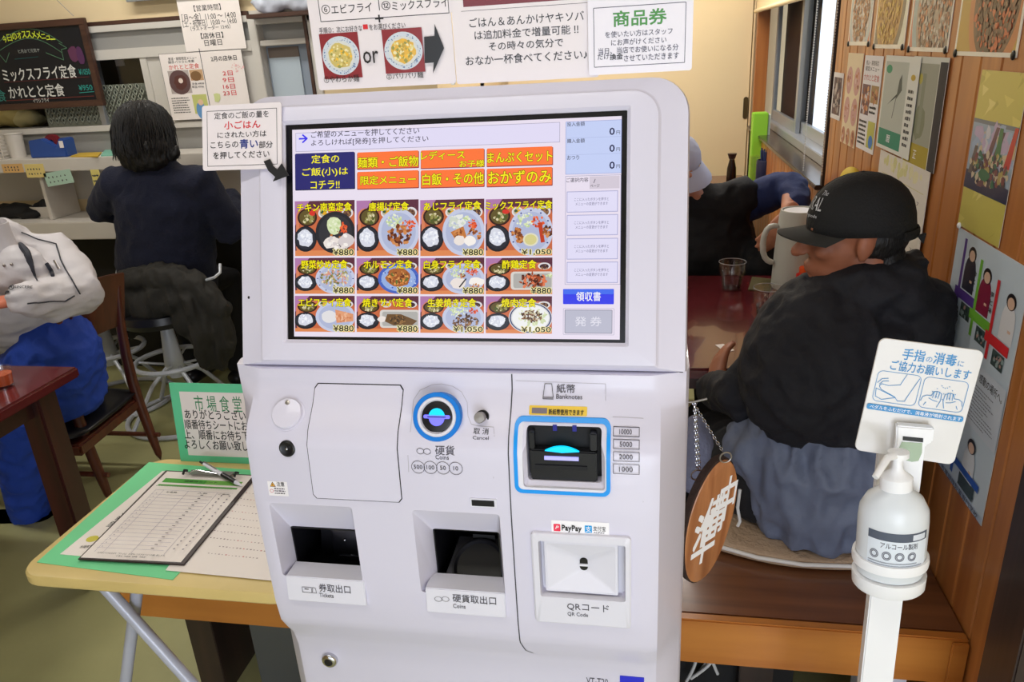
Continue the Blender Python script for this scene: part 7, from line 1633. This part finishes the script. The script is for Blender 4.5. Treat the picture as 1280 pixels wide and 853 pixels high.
finish('bandana', me, M['bandana'], P2)
rows = [[Mh2 @ Vector(((.108 + .035 * t) * cos(a) - .02, (.088 + .045 * t) * sin(a), .03 - .06 * t)) for a in [radians(q) for q in range(0, 361, 15)]] for t in (0, .35, .7, 1)]
G().grid(rows, (0, 0, .002)).out('hat_flap', M['bandana'], P2, smooth=True)
me = organic(G().ell((-.03, 0, .0), (.085, .08, .07), M=Mh2), .008, 2); 
for v in me.vertices:
    q = Mi @ v.co
    if q.x > .03: q.x = .03; v.co = Mh2 @ q
finish('hair', me, M['hair'], P2)
# his bench
b2_ = thing('long_bench', 'dark bench behind the red table under the man in the dark vest', 'bench', (.0, 3.1, 0)); G().box(-.5, .56, 2.92, 3.28, .40, .44).out('seat_board', M['bencht'], b2_, bevel=.004)
for x in (-.45, .45): G().box(x, x + .05, 2.98, 3.22, 0, .399).out('leg', M['legw'], b2_)

# ---- woman in navy at the counter, back to the camera
P3 = thing('person', 'person with dark bobbed hair in a navy fleece writing at the counter', 'person', (sA.x, sA.y, .54))
YW = 2.88
hc3 = B(187, 172, YW); Mh3 = hmat(hc3, (.1, 1, -.12), 0, 1.02)
sc3 = B(197, 218, YW + .0); pel3 = Vector((sA.x, 2.93, .62)); 
shL3, shR3 = B(148, 232, YW), B(252, 228, YW); elL3, wrL3 = B(126, 258, YW + .05), Vector((-2.18, 3.22, .875)); elR3, wrR3 = B(285, 285, YW + .05), B(292, 248, 3.16)
g = G(); head_lumps(g, Mh3); g.tube([Mh3 @ Vector((-.03, 0, -.08)), sc3], [(.045, .045), (.06, .055)], 16)
g.tube([sc3 + Vector((0, 0, -.04)), (sc3 + pel3) / 2, pel3], [(.14, .08), (.14, .09), (.15, .11)], 20, up=(0, 1, 0), round_=True)
for a, b, c in ((shL3, elL3, wrL3), (shR3, elR3, wrR3)): g.tube([a, b, c], [.045, .036, .024], 14, round_=True)
hand_lumps(g, wrL3, (.5, .6, -.1), (0, 0, 1), 1, .5, .9); hand_lumps(g, wrR3, (-.3, .8, .0), (.3, 0, 1), -1, .7, .9)
leg3 = [(pel3 + Vector((s * .09, .03, -.02)), pel3 + Vector((s * .11, .26, -.06)), Vector((pel3.x + s * .12, 3.16, .13))) for s in (-1, 1)]
for a, b, c in leg3: g.tube([a, b, c], [.085, .06, .04], 14, round_=True); g.tube([c + Vector((0, -.03, -.05)), c + Vector((0, .10, -.065))], [(.038, .03), (.036, .024)], 12, round_=True)
finish('body', organic(g, .007, 3), M['skin'], P3)
g = G(); g.tube([sc3 + Vector((0, 0, .0)), sc3 + Vector((0, 0, -.10)), (sc3 + pel3) / 2 + Vector((.01, 0, 0)), pel3 + Vector((.01, -.01, .05)), pel3 + Vector((.01, -.01, -.02))], [(.13, .08), (.215, .13), (.215, .15), (.225, .165), (.215, .16)], 24, up=(0, 1, 0), round_=True)
g.tube([sc3 + Vector((0, 0, -.03)), shL3, elL3 + Vector((-.005, 0, 0)), wrL3 + Vector((0, -.02, 0))], [(.09, .07), .085, .076, .05], 18, round_=True); g.tube([sc3 + Vector((0, 0, -.03)), shR3, elR3, wrR3 + Vector((0, -.02, 0))], [(.09, .07), .085, .078, .05], 18, round_=True)
g.tube([sc3 + Vector((0, 0, -.01)), sc3 + Vector((0, .02, .045))], [(.085, .075), (.068, .062)], 18, round_=True)
finish('fleece_top', organic(g, .011, 5, .008, .09, 11, folds=True), M['navy'], P3)
g = G()
for a, b, c in leg3: g.tube([a, b, c], [.105, .08, .06], 16, round_=True)
finish('trousers', organic(g, .014, 2), M['darktr'], P3)
for a, b, c in leg3:
    me = organic(G().tube([c + Vector((0, -.05, -.055)), c + Vector((0, .15, -.07))], [(.045, .038), (.044, .03)], 14, round_=True), .01, 2); finish('shoe', me, M['dark'], P3)
g = G(); g.ell((-.02, 0, .035), (.118, .108, .108), M=Mh3).ell((-.035, 0, -.03), (.105, .118, .09), M=Mh3).ell((-.045, 0, -.085), (.07, .105, .05), M=Mh3)
g.ell((-.02, .105, -.07), (.045, .026, .03), (.5, 0, 0), M=Mh3)
g.tube([Mh3 @ Vector(q) for q in ((-.02, -.085, -.05), (-.02, -.115, -.072), (-.025, -.137, -.062), (-.03, -.15, -.035))], [.03, .026, .018, .006], 12, round_=True)
me = organic(g, .007, 3, .008, .03, 2, stretch=(2.0, 2.0, .6))
rr = random.Random(5)
finish('hair', me, M['hair'], P3)
g = G()
for k in range(260):
    a = rr.uniform(radians(70), radians(290)); el_ = rr.uniform(.2, 1.3); pts = []; ln = rr.uniform(.75, 1.12); sw = rr.uniform(-.25, .25)
    for t in (0, .25, .5, .75, 1):
        q = el_ * (1 - t) - .56 * t * ln; rx_, ry_ = .120, .110; flick = .012 * max(0, t - .5) / .5 * rr.uniform(-1.6, 1.6); aa = a + sw * t * t
        z = .035 + .11 * sin(q) if q > 0 else .035 + .20 * q
        f_ = (cos(q) if q > 0 else 1) + flick * 6
        pts.append(Mh3 @ Vector((-.022 + rx_ * f_ * cos(aa), ry_ * f_ * sin(aa) * (1.06 if t > .6 else 1), z)))
    g.tube(pts, [.002, .0026, .0026, .002, .0006], 4)
g.out('hair_strands', M['hair'], P3, smooth=True, kind='stuff')
# coat draped over the stool back behind her
cz = [A(205, 345, 2.72), A(205, 400, 2.72)]
g = G(); cc = lambda x, y, Y=2.74: A(x, y, Y)
g.tube([cc(160, 352), cc(205, 345), cc(245, 356), cc(275, 385)], [(.05, .05), (.06, .06), (.06, .06), (.05, .05)], 14, round_=True)
g.tube([cc(165, 362), cc(162, 395), cc(165, 415)], [(.05, .04), (.055, .04), (.03, .03)], 14, round_=True); g.tube([cc(200, 365), cc(198, 392), cc(196, 402)], [(.07, .045), (.07, .045), (.04, .03)], 14, round_=True)
g.tube([cc(245, 370), cc(258, 410), cc(262, 450)], [(.08, .05), (.085, .05), (.07, .04)], 16, round_=True); g.tube([cc(275, 392), cc(283, 430), cc(276, 455)], [(.04, .04), (.045, .04), (.03, .03)], 14, round_=True)
g.ell(cc(215, 372), (.17, .07, .075)).ell(cc(250, 400), (.12, .07, .12)).ell(cc(180, 380), (.09, .06, .08))
me = organic(g, .009, 5, .02, .09, 4, folds=True, stretch=(1.4, 1.4, .5)); link('draped_coat', me, M['olive'], top=('dark olive coat draped over the stool behind the woman in navy', 'coat'))

# ---- man in the white work jacket at the left edge
P4 = thing('person', 'person in a white work jacket and bright blue trousers at the left edge', 'person', (-2.2, 2.15, .45))
Y4 = 2.1
sc4 = B(2, 308, Y4 + .02); hc4 = sc4 + Vector((-.16, -.06, .21)); Mh4 = hmat(hc4, (-.85, -.45, -.45), 0, 1.0)
pel4 = Vector((-2.12, 2.19, .45)); shR4 = B(64, 322, Y4 + .1); elR4 = B(97, 366, Y4 - .02); wrR4 = B(20, 375, Y4 - .22); shL4 = sc4 + Vector((-.20, -.12, -.06)); elL4, wrL4 = Vector((-2.62, 1.85, .78)), Vector((-2.4, 1.72, .73))
g = G(); head_lumps(g, Mh4); g.tube([Mh4 @ Vector((-.03, 0, -.08)), sc4 + Vector((-.02, 0, 0))], [(.052, .052), (.07, .06)], 16)
g.tube([sc4 + Vector((0, 0, -.07)), (sc4 + pel4) / 2, pel4], [(.11, .09), (.11, .09), (.12, .1)], 20, up=(1, 0, 0), round_=True)
for a, b, c in ((shR4, elR4, wrR4), (shL4, elL4, wrL4)): g.tube([a, b, c], [.045, .038, .026], 14, round_=True)
hand_lumps(g, wrR4, (-.95, -.2, -.1), (.0, -.2, 1), -1, .5); hand_lumps(g, wrL4, (.8, -.3, 0), (0, 0, 1), 1, .5)
leg4 = [(pel4 + Vector((-.02, .09, -.03)), Vector((-2.5, 2.3, .42)), Vector((-2.47, 2.28, .10))), (pel4 + Vector((-.0, -.06, -.03)), B(18, 520, 1.93), B(38, 640, 2.02))]
for a, b, c in leg4: g.tube([a, b, c], [.085, .065, .042], 14, round_=True); g.tube([c + Vector((.03, 0, -.05)), c + Vector((-.13, -.03, -.065))], [(.04, .03), (.04, .025)], 12, round_=True)
finish('body', organic(g, .007, 3), M['skinr'], P4); eyes(Mh4, P4)
me = organic(G().ell((-.02, 0, .04), (.104, .086, .09), M=Mh4), .007, 2); Mi = Mh4.inverted()
for v in me.vertices:
    q = Mi @ v.co
    if q.z < .0: q.z = .0; v.co = Mh4 @ q
finish('hair', me, M['hair'], P4)
g = G()
g.tube([sc4 + Vector((-.01, 0, .0)), sc4 + Vector((-.02, 0, -.12)), (sc4 + pel4) / 2 + Vector((0, 0, .06)), pel4 + Vector((0, 0, .22))], [(.12, .10), (.17, .15), (.175, .155), (.16, .14)], 22, up=(1, 0, 0), round_=True)
g.tube([sc4 + Vector((.0, .02, -.035)), shR4, (shR4 + elR4) / 2, elR4, (elR4 + wrR4) / 2 + Vector((0, 0, -.012)), wrR4 + Vector((.03, 0, 0))], [(.085, .08), .092, .090, .080, .074, .05], 18, round_=True); g.tube([sc4 + Vector((0, 0, -.03)), shL4, elL4, wrL4], [.09, .09, .07, .05], 18, round_=True)
g.ell(B(28, 345, Y4 - .08), (.10, .07, .10))
me = organic(g, .008, 5, .010, .10, 13, folds=True, stretch=(.6, .8, 1.9)); 
finish('jacket', me, M['jacket'], P4)
# stand-up collar
ccn = B(-16, 300, Y4 - .08); rows = []
for z, k in ((-.075, 1.15), (-.02, 1.05), (.03, 1.0), (.075, .98)):
    rows.append([ccn + Vector((.068 * k * cos(a) * 1.1, .06 * k * sin(a), z * .8 - .01 * cos(a))) for a in [radians(q) for q in range(-150, 151, 12)]])
G().grid(rows, (.004, 0, 0)).out('collar', M['jacket'], P4, smooth=True)
def onbody(px, py, Y0, r): pass
dkc = mat('jacket_trim', S(44, 46, 56), .7)
dg = bpy.context.evaluated_depsgraph_get(); dg.update()
jo = [q for q in bpy.data.objects if q.parent == P4 and q.name.startswith('jacket')][0]
from mathutils.bvhtree import BVHTree
bv = BVHTree.FromPolygons([v.co + WL[P4.name] for v in me.vertices], [tuple(p.vertices) for p in me.polygons])
def hit(px, py, off=.004):
    d = ray(px, py); h = bv.ray_cast(CAM, d)
    return (h[0] + h[1] * off) if h[0] else None
def trim(pts, r, nm, m):
    P = [hit(*q) for q in pts]; P = [q for q in P if q]
    if len(P) > 1: G().tube(P, r, 6).out(nm, m, P4, smooth=True)
def dens(pts, n=6): return [(a[0] + (b[0] - a[0]) * t / n, a[1] + (b[1] - a[1]) * t / n) for a, b in zip(pts, pts[1:]) for t in range(n)] + [pts[-1]]
trim(dens([(26, 291), (48, 300), (70, 306), (76, 325), (86, 345), (99, 368)]), .0022, 'piping', dkc)
trim(dens([(34, 380), (60, 377), (80, 377), (92, 370)]), .0022, 'piping', dkc)
trim(dens([(25, 306), (34, 318), (40, 335), (46, 352)]), [.005, .008, .010, .011, .011, .011, .010, .010, .009, .009, .008, .007, .006, .005, .004, .004, .003, .002, .002][:19], 'dark_stripe', dkc)
trim(dens([(57, 330), (62, 338), (66, 346)], 3), .006, 'pocket_tab', dkc)
q0, q1 = hit(70, 329, .01), hit(76, 342, .012)
if q0 and q1: G().tube([q0, q1], .005, 8).out('pocket_pen', M['chrome'], P4, smooth=True)
for q in ((6, 332), (15, 331)):
    h_ = hit(*q, .003)
    if h_: G().ell(h_, (.005, .004, .005), n=10, m=6).out('snap_button', M['brushed'], P4, smooth=True)
# chest emblem laid on the cloth
h_ = hit(24, 360, .006)
if h_:
    class Emb:
        def __call__(s, u, v, w=0):
            t = hit(24 + u, 360 - v, .004 + w); return t if t else h_ + Vector((u * .0022, 0, v * .0022))
    p = Pr(Emb(), w0=0, step=.0001); p.ring(-9, 0, 3.6, 1.2, K, 20); p.ell(-9, 0, 1.2, 1.2, K, 10); p.line([(-16, -7), (-12, -4)], 1.4, K); p.ell(-14, -6, 3, 1.6, K, 10); p.text('SINCERE', -5, -1.5, 16, 1.5, K, bold=.03); p.out('chest_emblem', PR, P4)
g = G()
for a, b, c in leg4: g.tube([a, b, c], [(.10, .10), (.092, .092), (.065, .065)], 18, round_=True)
g.ell(pel4 + Vector((.0, -.0, .02)), (.16, .17, .13)); g.ell(pel4 + Vector((.065, -.05, .13)), (.15, .165, .19)); g.ell(pel4 + Vector((.05, -.04, -.02)), (.13, .15, .09)); g.tube([pel4 + Vector((.03, -.03, .08)), pel4 + Vector((.03, -.02, .26))], [(.14, .14), (.13, .12)], 18, up=(1, 0, 0), round_=True)
me = organic(g, .010, 4, .014, .08, 15, folds=True)
for v in me.vertices:
    if -2.46 < v.co.x < -1.9 and v.co.z < .35 and v.co.z > .22 and 1.98 < v.co.y < 2.46: v.co.z = .35
finish('trousers', me, M['blue_tr'], P4)
for a, b, c in leg4:
    me = organic(G().tube([c + Vector((.05, 0, -.055)), c + Vector((-.17, -.03, -.07))], [(.05, .042), (.048, .03)], 14, round_=True), .01, 2)
    for v in me.vertices: v.co.z = max(v.co.z, .002)
    finish('shoe', me, M['dark'], P4)

# grey fleece bundle hanging beside the bench behind the wooden sign
me = organic(G().ell(B(870, 560, 1.44), (.035, .05, .075)).ell(B(866, 590, 1.42), (.04, .05, .05)), .008, 4, .006, .05, 3)
for v in me.vertices: v.co.z = max(v.co.z, BZ + .001)
link('grey_bundle', me, M['fuzzy'], top=('grey fleece bundle on the bench behind the hanging wooden sign', 'cloth bundle'), smooth=True)
